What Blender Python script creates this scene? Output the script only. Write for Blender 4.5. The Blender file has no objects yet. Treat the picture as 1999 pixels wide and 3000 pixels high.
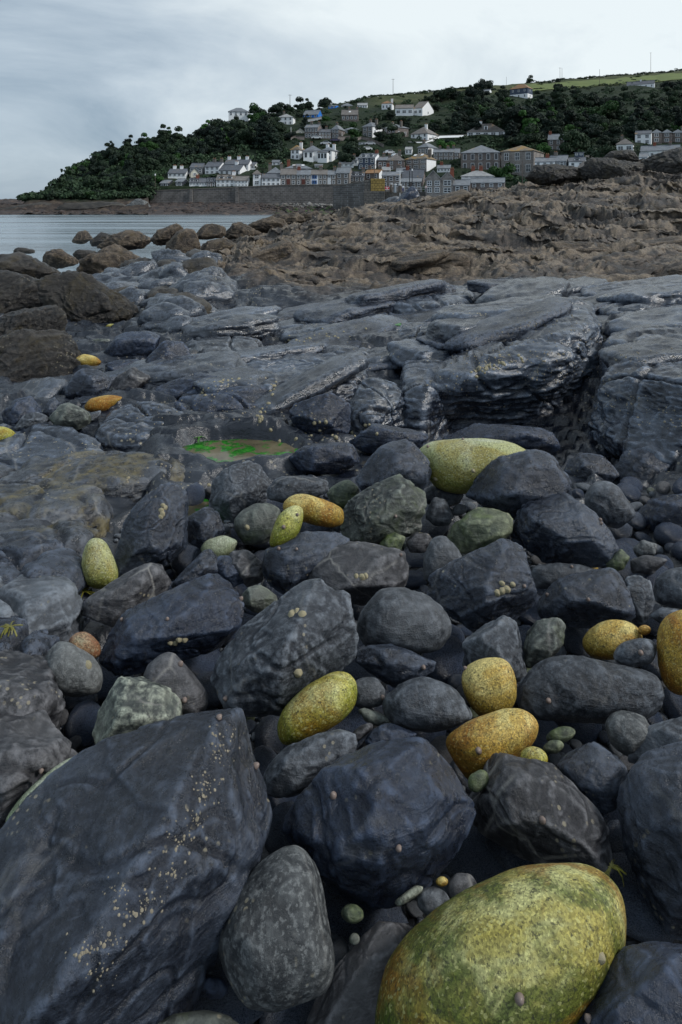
import bpy, bmesh, math, random
import numpy as np
from mathutils import Vector, Matrix

SC = bpy.context.scene
COL = SC.collection
rng = np.random.default_rng(7)
random.seed(7)

# ------------------------------------------------------------------ camera
CAMZ = 1.40            # eye height above the shingle
F = 2000.0             # focal length in photo pixels (photo 1999 x 3000)
VH = 603.0             # horizon row
UC = 999.5
cam_d = bpy.data.cameras.new('camera')
cam_d.sensor_fit = 'VERTICAL'
cam_d.sensor_height = 36.0
cam_d.lens = 36.0 * F / 3000.0
cam_d.shift_y = -(1500.0 - VH) / 3000.0
cam_d.clip_start = 0.05
cam_d.clip_end = 20000.0
cam = bpy.data.objects.new('camera', cam_d)
cam.location = (0, 0, CAMZ)
cam.rotation_euler = (math.radians(90), 0, 0)
COL.objects.link(cam)
SC.camera = cam

# ------------------------------------------------------------------ sky and sun (overcast, light from the right)
SUN_DIR = Vector((0.73, -0.17, 0.64)).normalized()      # towards the sun
sun_el = math.asin(SUN_DIR.z)
sun_az = math.atan2(SUN_DIR.x, SUN_DIR.y)
world = bpy.data.worlds.new('World')
SC.world = world
world.use_nodes = True
wt = world.node_tree
wt.nodes.clear()
def wn(t, **kw):
    n = wt.nodes.new(t)
    for k, v in kw.items():
        setattr(n, k, v)
    return n
w_out = wn('ShaderNodeOutputWorld')
w_bg = wn('ShaderNodeBackground')
w_sky = wn('ShaderNodeTexSky')
w_sky.sky_type = 'NISHITA'
w_sky.sun_disc = False
w_sky.sun_elevation = sun_el
w_sky.sun_rotation = sun_az
w_bg.inputs['Strength'].default_value = 0.10
w_tc = wn('ShaderNodeTexCoord')
w_sep = wn('ShaderNodeSeparateXYZ')
wt.links.new(w_tc.outputs['Generated'], w_sep.inputs[0])
# cloud deck: streaky noise stretched along the horizon
w_map = wn('ShaderNodeMapping')
w_map.inputs['Scale'].default_value = (1.5, 1.5, 4.0)
w_map.inputs['Location'].default_value = (3.1, 0.4, 0.2)
wt.links.new(w_tc.outputs['Generated'], w_map.inputs[0])
w_no = wn('ShaderNodeTexNoise')
w_no.inputs['Scale'].default_value = 1.7
w_no.inputs['Detail'].default_value = 7
w_no.inputs['Roughness'].default_value = 0.58
w_no.inputs['Distortion'].default_value = 0.5
wt.links.new(w_map.outputs[0], w_no.inputs['Vector'])
# brightness towards the veiled sun
w_dot = wn('ShaderNodeVectorMath', operation='DOT_PRODUCT')
w_dot.inputs[1].default_value = Vector((0.46, 0.80, 0.38)).normalized()
w_nrm = wn('ShaderNodeVectorMath', operation='NORMALIZE')
wt.links.new(w_tc.outputs['Generated'], w_nrm.inputs[0])
wt.links.new(w_nrm.outputs[0], w_dot.inputs[0])
w_mr = wn('ShaderNodeMapRange')
w_mr.inputs[1].default_value = 0.62
w_mr.inputs[2].default_value = 0.98
w_mr.inputs[3].default_value = 0.0
w_mr.inputs[4].default_value = 1.0
w_mr.interpolation_type = 'SMOOTHSTEP'
wt.links.new(w_dot.outputs['Value'], w_mr.inputs[0])
w_add = wn('ShaderNodeMath', operation='MULTIPLY_ADD')
w_add.inputs[1].default_value = 1.40
wt.links.new(w_no.outputs['Fac'], w_add.inputs[0])
w_mul2 = wn('ShaderNodeMath', operation='MULTIPLY_ADD')
w_mul2.inputs[1].default_value = 0.62
w_mul2.inputs[2].default_value = -0.36
wt.links.new(w_mr.outputs[0], w_mul2.inputs[0])
wt.links.new(w_mul2.outputs[0], w_add.inputs[2])
w_ramp = wn('ShaderNodeValToRGB')
e = w_ramp.color_ramp.elements
e[0].position = 0.10; e[0].color = (0.250, 0.335, 0.425, 1)
e[1].position = 0.92; e[1].color = (0.810, 0.880, 0.900, 1)
e2 = w_ramp.color_ramp.elements.new(0.45); e2.color = (0.480, 0.565, 0.640, 1)
wt.links.new(w_add.outputs[0], w_ramp.inputs[0])
w_cl = wn('ShaderNodeVectorMath', operation='SCALE')
w_cl.inputs['Scale'].default_value = 6.9
wt.links.new(w_ramp.outputs[0], w_cl.inputs[0])
w_mix = wn('ShaderNodeMixRGB')
w_mix.inputs[0].default_value = 0.93
wt.links.new(w_sky.outputs[0], w_mix.inputs[1])
wt.links.new(w_cl.outputs[0], w_mix.inputs[2])
wt.links.new(w_mix.outputs[0], w_bg.inputs['Color'])
wt.links.new(w_bg.outputs[0], w_out.inputs['Surface'])

sun_d = bpy.data.lights.new('sun', 'SUN')
sun_d.energy = 1.5
sun_d.angle = math.radians(10)
sun_d.color = (1.0, 0.97, 0.92)
sun = bpy.data.objects.new('sun', sun_d)
sun.rotation_euler = (-SUN_DIR).to_track_quat('-Z', 'Y').to_euler()
sun.location = (20, -10, 40)
COL.objects.link(sun)

SC.view_settings.view_transform = 'Standard'
SC.view_settings.look = 'None'
SC.view_settings.exposure = 0.64
SC.view_settings.gamma = 1.0
SC.view_settings.use_curve_mapping = False
SC.cycles.max_bounces = 5
SC.cycles.diffuse_bounces = 3
SC.cycles.glossy_bounces = 3
SC.cycles.transmission_bounces = 3

# ------------------------------------------------------------------ helpers
def ray(u, v):
    return np.array([(u - UC) / F, 1.0, -(v - VH) / F])
def at(u, v, Y):
    r = ray(u, v)
    return Vector((r[0] * Y, Y, CAMZ + r[2] * Y))

def tag(o, label=None, cat=None, group=None, kind=None):
    if label: o['label'] = label
    if cat: o['category'] = cat
    if group: o['group'] = group
    if kind: o['kind'] = kind
    return o

def mesh_np(name, V, Fc, smooth=False):
    """V (n,3); Fc either (m,3)/(m,4) int array or list of lists"""
    me = bpy.data.meshes.new(name)
    V = np.asarray(V, dtype=np.float32)
    if isinstance(Fc, np.ndarray):
        m, k = Fc.shape
        me.vertices.add(len(V))
        me.vertices.foreach_set('co', V.ravel())
        me.loops.add(m * k)
        me.loops.foreach_set('vertex_index', Fc.astype(np.int32).ravel())
        me.polygons.add(m)
        me.polygons.foreach_set('loop_start', np.arange(0, m * k, k, dtype=np.int32))
        me.update(calc_edges=True)
    else:
        me.from_pydata([tuple(map(float, p)) for p in V], [], Fc)
        me.update()
    if smooth:
        me.polygons.foreach_set('use_smooth', np.ones(len(me.polygons), dtype=bool))
    return me

def obj(name, me, mat=None, parent=None, loc=None, rotz=None):
    o = bpy.data.objects.new(name, me)
    COL.objects.link(o)
    if mat is not None and me is not None and len(me.materials) == 0:
        for m in (mat if isinstance(mat, (list, tuple)) else [mat]):
            me.materials.append(m)
    if parent is not None:
        o.parent = parent
    if loc is not None:
        o.location = loc
    if rotz is not None:
        o.rotation_euler = (0, 0, rotz)
    return o

def empty(name, loc=(0, 0, 0), rotz=0.0):
    o = bpy.data.objects.new(name, None)
    COL.objects.link(o)
    o.location = loc
    o.rotation_euler = (0, 0, rotz)
    o.empty_display_size = 0.2
    return o

class MB:
    """collects polygons with material slots into ONE mesh"""
    def __init__(s):
        s.v = []; s.f = []; s.m = []
    def poly(s, pts, mi=0):
        b = len(s.v)
        s.v += [tuple(p) for p in pts]
        s.f.append(list(range(b, b + len(pts)))); s.m.append(mi)
    def box(s, x0, x1, y0, y1, z0, z1, mi=0):
        b = len(s.v)
        s.v += [(x0,y0,z0),(x1,y0,z0),(x1,y1,z0),(x0,y1,z0),(x0,y0,z1),(x1,y0,z1),(x1,y1,z1),(x0,y1,z1)]
        for q in ((0,3,2,1),(4,5,6,7),(0,1,5,4),(1,2,6,5),(2,3,7,6),(3,0,4,7)):
            s.f.append([b+i for i in q]); s.m.append(mi)
    def prism(s, a, bb, mi=0):
        """closed solid between two matching polygons a (bottom/front) and bb"""
        n = len(a); b = len(s.v)
        s.v += [tuple(p) for p in a] + [tuple(p) for p in bb]
        s.f.append([b+i for i in range(n)][::-1]); s.m.append(mi)
        s.f.append([b+n+i for i in range(n)]); s.m.append(mi)
        for i in range(n):
            j = (i+1) % n
            s.f.append([b+i, b+j, b+n+j, b+n+i]); s.m.append(mi)
    def tube(s, p0, p1, r0, r1, n=8, mi=0):
        p0 = Vector(p0); p1 = Vector(p1)
        d = (p1-p0).normalized()
        a = d.orthogonal().normalized(); c = d.cross(a)
        A = [p0 + (a*math.cos(2*math.pi*k/n) + c*math.sin(2*math.pi*k/n))*r0 for k in range(n)]
        B = [p1 + (a*math.cos(2*math.pi*k/n) + c*math.sin(2*math.pi*k/n))*r1 for k in range(n)]
        s.prism(A, B, mi)
    def mesh(s, name, fix=True):
        me = bpy.data.meshes.new(name)
        me.from_pydata(s.v, [], s.f)
        me.polygons.foreach_set('material_index', s.m)
        me.update()
        if fix:
            bm = bmesh.new(); bm.from_mesh(me)
            bmesh.ops.recalc_face_normals(bm, faces=bm.faces)
            bm.to_mesh(me); bm.free()
        return me
    def build(s, name, mats, parent=None, loc=None, rotz=None):
        return obj(name, s.mesh(name), mats, parent, loc, rotz)

# ------------------------------------------------------------------ numpy noise
_perm = np.random.default_rng(3).permutation(256).astype(np.int32)
_perm = np.concatenate([_perm, _perm, _perm])
_g = np.random.default_rng(4).normal(size=(256, 3)).astype(np.float32)
_g /= np.linalg.norm(_g, axis=1, keepdims=True)
def perlin(P):
    P = np.asarray(P, dtype=np.float32)
    i = np.floor(P).astype(np.int32)
    f = P - i
    i &= 255
    u = f * f * f * (f * (f * 6 - 15) + 10)
    res = []
    for dx in (0, 1):
        for dy in (0, 1):
            for dz in (0, 1):
                h = _perm[_perm[_perm[i[:, 0] + dx] + i[:, 1] + dy] + i[:, 2] + dz]
                g = _g[h]
                res.append(g[:, 0]*(f[:, 0]-dx) + g[:, 1]*(f[:, 1]-dy) + g[:, 2]*(f[:, 2]-dz))
    x00 = res[0] + u[:, 2]*(res[1]-res[0]); x01 = res[2] + u[:, 2]*(res[3]-res[2])
    x10 = res[4] + u[:, 2]*(res[5]-res[4]); x11 = res[6] + u[:, 2]*(res[7]-res[6])
    y0 = x00 + u[:, 1]*(x01-x00); y1 = x10 + u[:, 1]*(x11-x10)
    return (y0 + u[:, 0]*(y1-y0)) * 1.6
def fbm(P, octv=4, gain=0.5, lac=2.03):
    a = 1.0; s = 0; P = np.asarray(P, dtype=np.float32)
    for k in range(octv):
        s = s + a * perlin(P + 17.3*k); P = P * lac; a *= gain
    return s
def ridged(P, octv=4, gain=0.5, lac=2.1):
    a = 1.0; s = 0; P = np.asarray(P, dtype=np.float32)
    for k in range(octv):
        s = s + a * (1 - 2*np.abs(perlin(P + 31.7*k))); P = P * lac; a *= gain
    return s
def sstep(x, a, b):
    t = np.clip((x - a) / (b - a), 0, 1)
    return t * t * (3 - 2 * t)

# ------------------------------------------------------------------ materials
def newmat(name):
    m = bpy.data.materials.new(name)
    m.use_nodes = True
    nt = m.node_tree
    nt.nodes.clear()
    out = nt.nodes.new('ShaderNodeOutputMaterial')
    b = nt.nodes.new('ShaderNodeBsdfPrincipled')
    nt.links.new(b.outputs[0], out.inputs['Surface'])
    return m, nt, b
class NT:
    """small node-building helper"""
    def __init__(s, nt): s.nt = nt
    def n(s, t, **kw):
        x = s.nt.nodes.new(t)
        for k, v in kw.items(): setattr(x, k, v)
        return x
    def link(s, a, b): s.nt.links.new(a, b)
    def noise(s, vec, scale, detail=4, rough=0.55, dist=0.0):
        x = s.n('ShaderNodeTexNoise')
        x.inputs['Scale'].default_value = scale; x.inputs['Detail'].default_value = detail
        x.inputs['Roughness'].default_value = rough; x.inputs['Distortion'].default_value = dist
        if vec is not None: s.link(vec, x.inputs['Vector'])
        return x.outputs['Fac']
    def voro(s, vec, scale, feature='F1', out='Distance', rand=1.0):
        x = s.n('ShaderNodeTexVoronoi'); x.feature = feature
        x.inputs['Scale'].default_value = scale
        x.inputs['Randomness'].default_value = rand
        if vec is not None: s.link(vec, x.inputs['Vector'])
        return x.outputs[out]
    def ramp(s, fac, stops, interp='LINEAR'):
        x = s.n('ShaderNodeValToRGB'); cr = x.color_ramp; cr.interpolation = interp
        while len(cr.elements) < len(stops): cr.elements.new(0.5)
        for el, (p, c) in zip(cr.elements, stops):
            el.position = p
            el.color = (c, c, c, 1) if isinstance(c, (int, float)) else (*c, 1)
        s.link(fac, x.inputs[0])
        return x.outputs[0]
    def mix(s, fac, a, b, mode='MIX'):
        x = s.n('ShaderNodeMixRGB'); x.blend_type = mode
        for inp, val in ((x.inputs[0], fac), (x.inputs[1], a), (x.inputs[2], b)):
            if isinstance(val, (int, float)): inp.default_value = val
            elif isinstance(val, tuple): inp.default_value = (*val, 1)
            else: s.link(val, inp)
        return x.outputs[0]
    def math(s, op, a, b=None, c=None):
        x = s.n('ShaderNodeMath'); x.operation = op
        for i, val in enumerate((a, b, c)):
            if val is None: continue
            if isinstance(val, (int, float)): x.inputs[i].default_value = val
            else: s.link(val, x.inputs[i])
        return x.outputs[0]
    def mapping(s, vec, scale=(1,1,1), rot=(0,0,0), loc=(0,0,0)):
        x = s.n('ShaderNodeMapping')
        x.inputs['Scale'].default_value = scale; x.inputs['Rotation'].default_value = rot; x.inputs['Location'].default_value = loc
        s.link(vec, x.inputs[0]); return x.outputs[0]
    def bump(s, h, strength, dist=0.01, normal=None):
        x = s.n('ShaderNodeBump'); x.inputs['Strength'].default_value = strength; x.inputs['Distance'].default_value = dist
        s.link(h, x.inputs['Height'])
        if normal is not None: s.link(normal, x.inputs['Normal'])
        return x.outputs[0]
    def objvec(s):
        """object coordinates shifted by the object's random number, so copies differ"""
        tc = s.n('ShaderNodeTexCoord'); oi = s.n('ShaderNodeObjectInfo')
        a = s.n('ShaderNodeVectorMath'); a.operation = 'ADD'
        k = s.math('MULTIPLY', oi.outputs['Random'], 37.0)
        s.link(tc.outputs['Object'], a.inputs[0]); s.link(k, a.inputs[1])
        return a.outputs[0], oi.outputs['Random']

def rock_mat(name, dark, mid, pale, bumpd=0.024, bumps=0.66, vein=0.35, rough=(0.36, 0.6), algae=None, speck=0.0, scale=1.0, strata=0.5, barn=0.25, spec=0.5):
    """sea-worn slate / greenstone: mottled base, fine quartz veins, scattered barnacle specks, damp sheen"""
    m, nt, b = newmat(name); N = NT(nt)
    vec, rnd = N.objvec()
    big = N.noise(vec, 3.2*scale, 4, 0.65, 0.4)
    fine = N.noise(vec, 38*scale, 4, 0.7)
    lay = N.noise(N.mapping(vec, (5*scale, 5*scale, 42*scale), (0.5, 0.35, 0.2)), 1.0, 3, 0.65, 0.5)
    wide = N.noise(vec, 1.5*scale, 2, 0.5, 0.6)
    col = N.ramp(N.math('ADD', N.math('MULTIPLY', big, 0.6), N.math('MULTIPLY', wide, 0.4)), [(0.36, dark), (0.49, mid), (0.62, pale), (0.75, tuple(c*1.5 for c in pale))])
    col = N.mix(strata, col, N.mix(1.0, col, N.ramp(lay, [(0.3, 0.55), (0.5, 1.0), (0.72, 1.55)]), 'MULTIPLY'))
    col = N.mix(0.45, col, N.mix(1.0, col, N.ramp(fine, [(0.3, 0.6), (0.5, 1.0), (0.72, 1.6)]), 'MULTIPLY'))
    # dry scuffs: pale powdery patches
    scuff = N.ramp(N.noise(vec, 9*scale, 5, 0.75, 0.9), [(0.58, 0.0), (0.72, 0.5), (0.9, 0.8)])
    col = N.mix(scuff, col, tuple(min(1, c*2.1) for c in pale))
    pt = N.n('ShaderNodeNewGeometry').outputs['Pointiness']
    wr = N.math('MULTIPLY', N.ramp(pt, [(0.497, 0.0), (0.535, 1.0)]), N.ramp(fine, [(0.38, 0.0), (0.62, 0.75)]))
    col = N.mix(wr, col, tuple(min(1, c*2.6) for c in pale))
    # quartz veins
    wv = N.voro(N.mix(0.10, vec, N.noise(vec, 6*scale, 3), 'ADD'), 4.2*scale, 'DISTANCE_TO_EDGE')
    vm = N.math('MULTIPLY', N.ramp(wv, [(0.0, 1.0), (0.012, 0.6), (0.028, 0.0)]), N.ramp(N.noise(vec, 3.5*scale, 3), [(0.50, 0.0), (0.60, vein)]))
    col = N.mix(vm, col, (0.30, 0.29, 0.27))
    sc = N.noise(N.mapping(vec, (3*scale, 60*scale, 60*scale), (0.6, 0.2, 0.9)), 1.0, 3, 0.6, 0.3)
    scm = N.math('MULTIPLY', N.ramp(sc, [(0.60, 0.0), (0.70, 0.6)]), N.ramp(big, [(0.40, 0.0), (0.60, 1.0)]))
    col = N.mix(scm, col, tuple(min(1, c*2.2) for c in pale))
    if algae:
        am = N.ramp(N.noise(vec, 4.5*scale, 6, 0.7, 0.6), [(0.50, 0.0), (0.62, 0.75)])
        am = N.math('MULTIPLY', am, N.ramp(fine, [(0.35, 0.2), (0.6, 1.0)]))
        col = N.mix(am, col, algae)
    if speck:
        sp = N.ramp(N.noise(vec, 90*scale, 3, 0.7), [(0.52, 0.0), (0.62, speck)])
        col = N.mix(sp, col, tuple(min(1, c*3.0) for c in pale))
    if barn:
        bd = N.voro(vec, 55*scale, 'F1')
        bm_ = N.math('MULTIPLY', N.ramp(bd, [(0.22, 1.0), (0.30, 0.0)]), N.ramp(N.noise(vec, 4.0*scale, 3, 0.75, 1.2), [(0.60, 0.0), (0.66, barn*2.5)]))
        col = N.mix(bm_, col, (0.33, 0.29, 0.20))
    N.link(col, b.inputs['Base Color'])
    r = N.n('ShaderNodeMapRange'); r.inputs[3].default_value = rough[0]; r.inputs[4].default_value = rough[1]
    N.link(fine, r.inputs[0]); r.inputs[1].default_value = 0.35; r.inputs[2].default_value = 0.65
    N.link(r.outputs[0], b.inputs['Roughness'])
    b.inputs['Specular IOR Level'].default_value = spec
    h = N.math('ADD', N.math('MULTIPLY', lay, 0.35), N.noise(vec, 13*scale, 9, 0.74, 0.2))
    N.link(N.bump(h, bumps, bumpd/scale), b.inputs['Normal'])
    return m

def granite_mat(name, cream, yellow, green, rust, greenness=0.5, grain=1.0, zg=0.76):
    m, nt, b = newmat(name); N = NT(nt)
    vec, rnd = N.objvec()
    a1 = N.noise(vec, 5.0, 4, 0.62, 0.9)
    a2 = N.noise(N.mapping(vec, loc=(5, 3, 1)), 6.5, 4, 0.65, 1.0)
    a3 = N.noise(N.mapping(vec, loc=(9, 7, 4)), 3.2, 5, 0.68, 1.2)
    geo = N.n('ShaderNodeTexCoord'); sp = N.n('ShaderNodeSeparateXYZ'); N.link(geo.outputs['Generated'], sp.inputs[0])
    hi = N.math('ADD', sp.outputs['Z'], N.math('MULTIPLY', N.math('SUBTRACT', a1, 0.5), 2.0))
    col = N.ramp(hi, [(0.25, rust), (0.52, yellow), (0.86, tuple(0.6*p+0.4*q for p, q in zip(yellow, cream))), (1.0, cream)])
    gm = N.ramp(N.math('SUBTRACT', a2, N.math('MULTIPLY', N.math('SUBTRACT', sp.outputs['Z'], zg), 0.6)), [(0.46, 0.0), (0.56, greenness*0.8), (0.72, min(1, greenness*1.2))])
    col = N.mix(gm, col, green)
    rm = N.ramp(a3, [(0.47, 0.0), (0.62, 0.8)])
    col = N.mix(rm, col, rust)
    # crystal grain
    cv = N.voro(vec, 330*grain, 'F1', 'Color'); sx = N.n('ShaderNodeSeparateColor'); N.link(cv, sx.inputs[0])
    col = N.mix(0.75, col, N.mix(1.0, col, N.ramp(sx.outputs[0], [(0.0, 0.30), (0.25, 0.75), (0.6, 1.0), (0.85, 1.35), (1.0, 1.8)]), 'MULTIPLY'))
    fl = N.voro(N.mapping(vec, (1, 1.6, 1.2)), 190*grain, 'F1', 'Color'); s2 = N.n('ShaderNodeSeparateColor'); N.link(fl, s2.inputs[0])
    fm = N.ramp(s2.outputs[1], [(0.90, 0.0), (0.94, 0.42)])
    col = N.mix(fm, col, tuple(min(1, c*1.25) for c in cream))
    dk = N.ramp(N.noise(vec, 110*grain, 3, 0.7), [(0.34, 0.75), (0.42, 0.0)])
    col = N.mix(dk, col, (0.03, 0.032, 0.02))
    N.link(col, b.inputs['Base Color'])
    b.inputs['Roughness'].default_value = 0.62
    b.inputs['Specular IOR Level'].default_value = 0.35
    h = N.noise(vec, 60*grain, 5, 0.75)
    N.link(N.bump(h, 0.6, 0.008), b.inputs['Normal'])
    return m

M = {}
M['slate'] = rock_mat('slate', (0.0030, 0.0046, 0.0100), (0.0070, 0.0100, 0.0185), (0.038, 0.048, 0.068), vein=0.18, rough=(0.19, 0.46), spec=0.55, speck=0.10)
M['slate_blue'] = rock_mat('slate_blue', (0.0026, 0.0045, 0.0120), (0.0060, 0.0098, 0.0220), (0.026, 0.037, 0.062), vein=0.12, rough=(0.19, 0.44), barn=0.2, spec=0.55, speck=0.08)
M['slab'] = rock_mat('slab', (0.0042, 0.0064, 0.0130), (0.0085, 0.0125, 0.0225), (0.058, 0.072, 0.096), bumps=0.34, bumpd=0.026, vein=0.35, rough=(0.12, 0.32), spec=0.7, scale=0.6, barn=0.4)
M['slate_ochre'] = rock_mat('slate_ochre', (0.0042, 0.0060, 0.0110), (0.0125, 0.0155, 0.0230), (0.056, 0.063, 0.076), vein=0.35, rough=(0.2, 0.45), spec=0.7, scale=0.8, barn=0.4, algae=(0.150, 0.115, 0.028))
M['slate_grey'] = rock_mat('slate_grey', (0.0070, 0.0092, 0.0140), (0.0175, 0.0220, 0.0310), (0.088, 0.099, 0.114), vein=0.35, rough=(0.32, 0.58), spec=0.5, speck=0.15)
M['slate_brown'] = rock_mat('slate_brown', (0.0070, 0.0072, 0.0100), (0.0165, 0.0170, 0.0215), (0.076, 0.076, 0.081), vein=0.6, rough=(0.32, 0.55), spec=0.5)
M['green_grey'] = rock_mat('green_grey', (0.013, 0.0165, 0.018), (0.036, 0.042, 0.040), (0.098, 0.108, 0.094), vein=0.45, rough=(0.4, 0.6), algae=(0.050, 0.068, 0.016))
M['greenstone'] = rock_mat('greenstone', (0.014, 0.021, 0.017), (0.038, 0.054, 0.036), (0.110, 0.122, 0.076), vein=0.45, rough=(0.4, 0.6), algae=(0.075, 0.115, 0.016))
M['striped'] = rock_mat('striped', (0.010, 0.014, 0.018), (0.055, 0.064, 0.058), (0.21, 0.225, 0.18), vein=0.6, rough=(0.45, 0.65), strata=0.9, scale=1.5)
M['speckled'] = rock_mat('speckled', (0.011, 0.0135, 0.0170), (0.032, 0.036, 0.040), (0.092, 0.097, 0.097), vein=0.15, rough=(0.45, 0.65), speck=0.40, strata=0.2)
M['smooth_grey'] = rock_mat('smooth_grey', (0.015, 0.018, 0.0245), (0.038, 0.043, 0.052), (0.083, 0.091, 0.101), vein=0.2, rough=(0.42, 0.6), strata=0.15, barn=0.0)
M['wet'] = rock_mat('wet_slate', (0.0030, 0.0046, 0.0095), (0.0085, 0.0115, 0.0190), (0.040, 0.048, 0.062), bumps=0.40, bumpd=0.026, vein=0.25, rough=(0.10, 0.28), spec=0.75, scale=0.7, barn=0.3)
M['weed_rock'] = rock_mat('weed_rock', (0.0040, 0.0040, 0.0050), (0.0100, 0.0094, 0.0096), (0.036, 0.031, 0.026), bumps=0.95, bumpd=0.055, vein=0.05, rough=(0.30, 0.6), algae=(0.048, 0.034, 0.008), scale=0.8, spec=0.6, barn=0.3, strata=0.8)
M['brown_rock'] = rock_mat('brown_rock', (0.0085, 0.0075, 0.0085), (0.034, 0.026, 0.021), (0.115, 0.088, 0.062), bumpd=0.09, bumps=0.9, vein=0.05, rough=(0.45, 0.75), algae=(0.060, 0.041, 0.013), scale=0.9, barn=0.5, strata=0.8)
M['granite_gold'] = granite_mat('granite_gold', (0.54, 0.44, 0.16), (0.43, 0.260, 0.036), (0.13, 0.110, 0.015), (0.26, 0.095, 0.008), 0.5)
M['granite_green'] = granite_mat('granite_green', (0.42, 0.41, 0.17), (0.28, 0.230, 0.036), (0.052, 0.080, 0.008), (0.21, 0.090, 0.008), 0.92, 0.85, 0.90)
M['granite_lime'] = granite_mat('granite_lime', (0.50, 0.49, 0.21), (0.37, 0.34, 0.045), (0.12, 0.155, 0.014), (0.23, 0.125, 0.010), 0.65)
M['granite_mint'] = granite_mat('granite_mint', (0.46, 0.48, 0.32), (0.36, 0.37, 0.15), (0.19, 0.21, 0.045), (0.27, 0.22, 0.05), 0.7, 1.0, 0.62)
M['granite_red'] = granite_mat('granite_red', (0.34, 0.31, 0.20), (0.22, 0.125, 0.062), (0.13, 0.105, 0.030), (0.21, 0.075, 0.042), 0.25)
M['granite_pale'] = granite_mat('granite_pale', (0.42, 0.46, 0.36), (0.31, 0.36, 0.25), (0.10, 0.17, 0.045), (0.25, 0.26, 0.17), 0.45, 1.3)
# ------------------------------------------------------------------ bedrock of the shore (one height field, world space)
SEA_Z = -0.80
# (picture column at that distance, distance, height)
CP = []
for u in (-500, -100, 300, 700, 1100, 1500, 1900, 2400):
    CP += [(u, 0.55, -0.22), (u, 1.0, -0.22), (u, 1.5, -0.21)]
CP += [(-300,2.0,0.0),(0,1.7,0.0),(0,2.3,0.05),(150,2.0,-0.02),(420,2.1,-0.2),(800,2.1,-0.22),(1200,2.1,-0.22),(1600,2.1,-0.2),(2000,2.1,-0.16),(2400,2.1,0.0)]
CP += [(-300,2.9,0.06),(0,2.9,0.07),(200,2.8,0.06),(420,2.8,-0.1),(800,2.9,-0.2),(1200,2.9,-0.2),(1600,2.9,-0.18),(1900,2.9,-0.08),(2300,2.9,0.1)]
CP += [(-300,3.7,0.1),(0,3.6,0.09),(200,3.5,0.08),(400,3.5,0.06),(560,3.4,-0.06),(800,3.6,-0.10),(1200,3.7,-0.14),(1600,3.7,-0.10),(1850,3.5,0.02),(2050,3.6,0.20),(2400,3.7,0.4)]
CP += [(-300,4.4,0.15),(0,4.3,0.10),(250,4.2,0.02),(480,4.2,0.03),(700,4.05,0.0),(900,4.15,0.02),(1100,4.4,-0.10),(1400,4.6,-0.22),(1650,4.5,-0.16),(1850,4.3,0.10),(2100,4.4,0.42),(2500,4.5,0.6)]
CP += [(-300,5.2,0.1),(0,5.1,-0.03),(250,5.2,0.0),(420,5.0,0.08),(600,4.8,0.13),(850,4.9,0.10),(1100,5.3,0.06),(1400,5.6,0.08),(1800,5.6,0.36),(2100,5.6,0.50),(2500,5.6,0.7)]
CP += [(-300,6.5,0.15),(0,6.3,-0.05),(150,6.4,-0.05),(300,6.6,0.0),(430,6.6,-0.02),(560,6.4,0.08),(800,6.4,0.12),(1100,6.6,0.16),(1500,7.0,0.30),(1900,7.0,0.42),(2400,7.0,0.7)]
CP += [(-300,8.5,0.25),(0,8.4,0.02),(150,8.4,0.0),(330,8.2,0.0),(520,8.0,-0.02),(680,8.2,0.05),(900,8.6,0.12),(1200,8.8,0.16),(1600,8.6,0.20),(2000,8.6,0.25),(2400,8.6,0.5)]
CP += [(-300,11,0.3),(0,11,-0.02),(140,11,-0.05),(300,11,-0.05),(480,11,-0.02),(600,11,0.02),(680,10.6,0.26),(850,10.6,0.22),(1100,10.4,0.26),(1400,10.2,0.30),(1700,10,0.32),(2000,10,0.36),(2400,10,0.6)]
CP += [(-400,14,-0.1),(0,14.5,-0.35),(140,14,-0.4),(300,14,-0.25),(500,14,0.0),(640,13.5,0.22),(730,13,0.50),(900,13.5,0.52),(1200,14,0.58),(1600,14,0.66),(2000,14,0.75),(2400,14,1.0)]
CP += [(-400,18,-0.9),(0,18,-0.9),(150,18,-0.9),(280,18,-0.65),(420,18,-0.35),(600,18,0.05),(740,18,0.32),(900,18,0.74),(1200,18.5,1.10),(1600,18.5,1.42),(2000,18.5,1.60),(2500,18,2.0)]
CP += [(-400,24,-1.4),(0,24,-1.4),(250,24,-1.2),(420,24,-0.85),(600,24,-0.15),(760,24,0.15),(900,23,0.72),(1000,22.5,1.12),(1250,23,1.46),(1500,24,1.98),(1750,25,2.60),(2000,25,2.85),(2500,25,3.3)]
CP += [(-400,32,-1.9),(200,32,-1.9),(500,31,-1.7),(700,31,-1.2),(850,30,-0.2),(1000,28,0.6),(1250,28,1.0),(1500,28,1.7),(1750,29,2.2),(2000,29,2.5),(2500,29,2.8)]
CP += [(-400,48,-2.6),(300,48,-2.6),(800,46,-2.4),(1200,44,-1.6),(1600,44,-1.0),(2100,44,-0.5),(2600,44,0.0)]
CP = np.array(CP, dtype=float)
def _warp(u, Y): return np.stack([(u - 1000) / 1000 * 1.15, np.log(Y) * 1.25], axis=-1)
_cpw = _warp(CP[:, 0], CP[:, 1])
def _tps(r2): return 0.5 * r2 * np.log(r2 + 1e-9)
_n = len(CP)
_K = _tps(((_cpw[:, None] - _cpw[None])**2).sum(-1)) + 2e-3*np.eye(_n)
_P = np.c_[np.ones(_n), _cpw]
_A = np.block([[_K, _P], [_P.T, np.zeros((3, 3))]])
_w = np.linalg.solve(_A, np.r_[CP[:, 2], 0, 0, 0])
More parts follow.
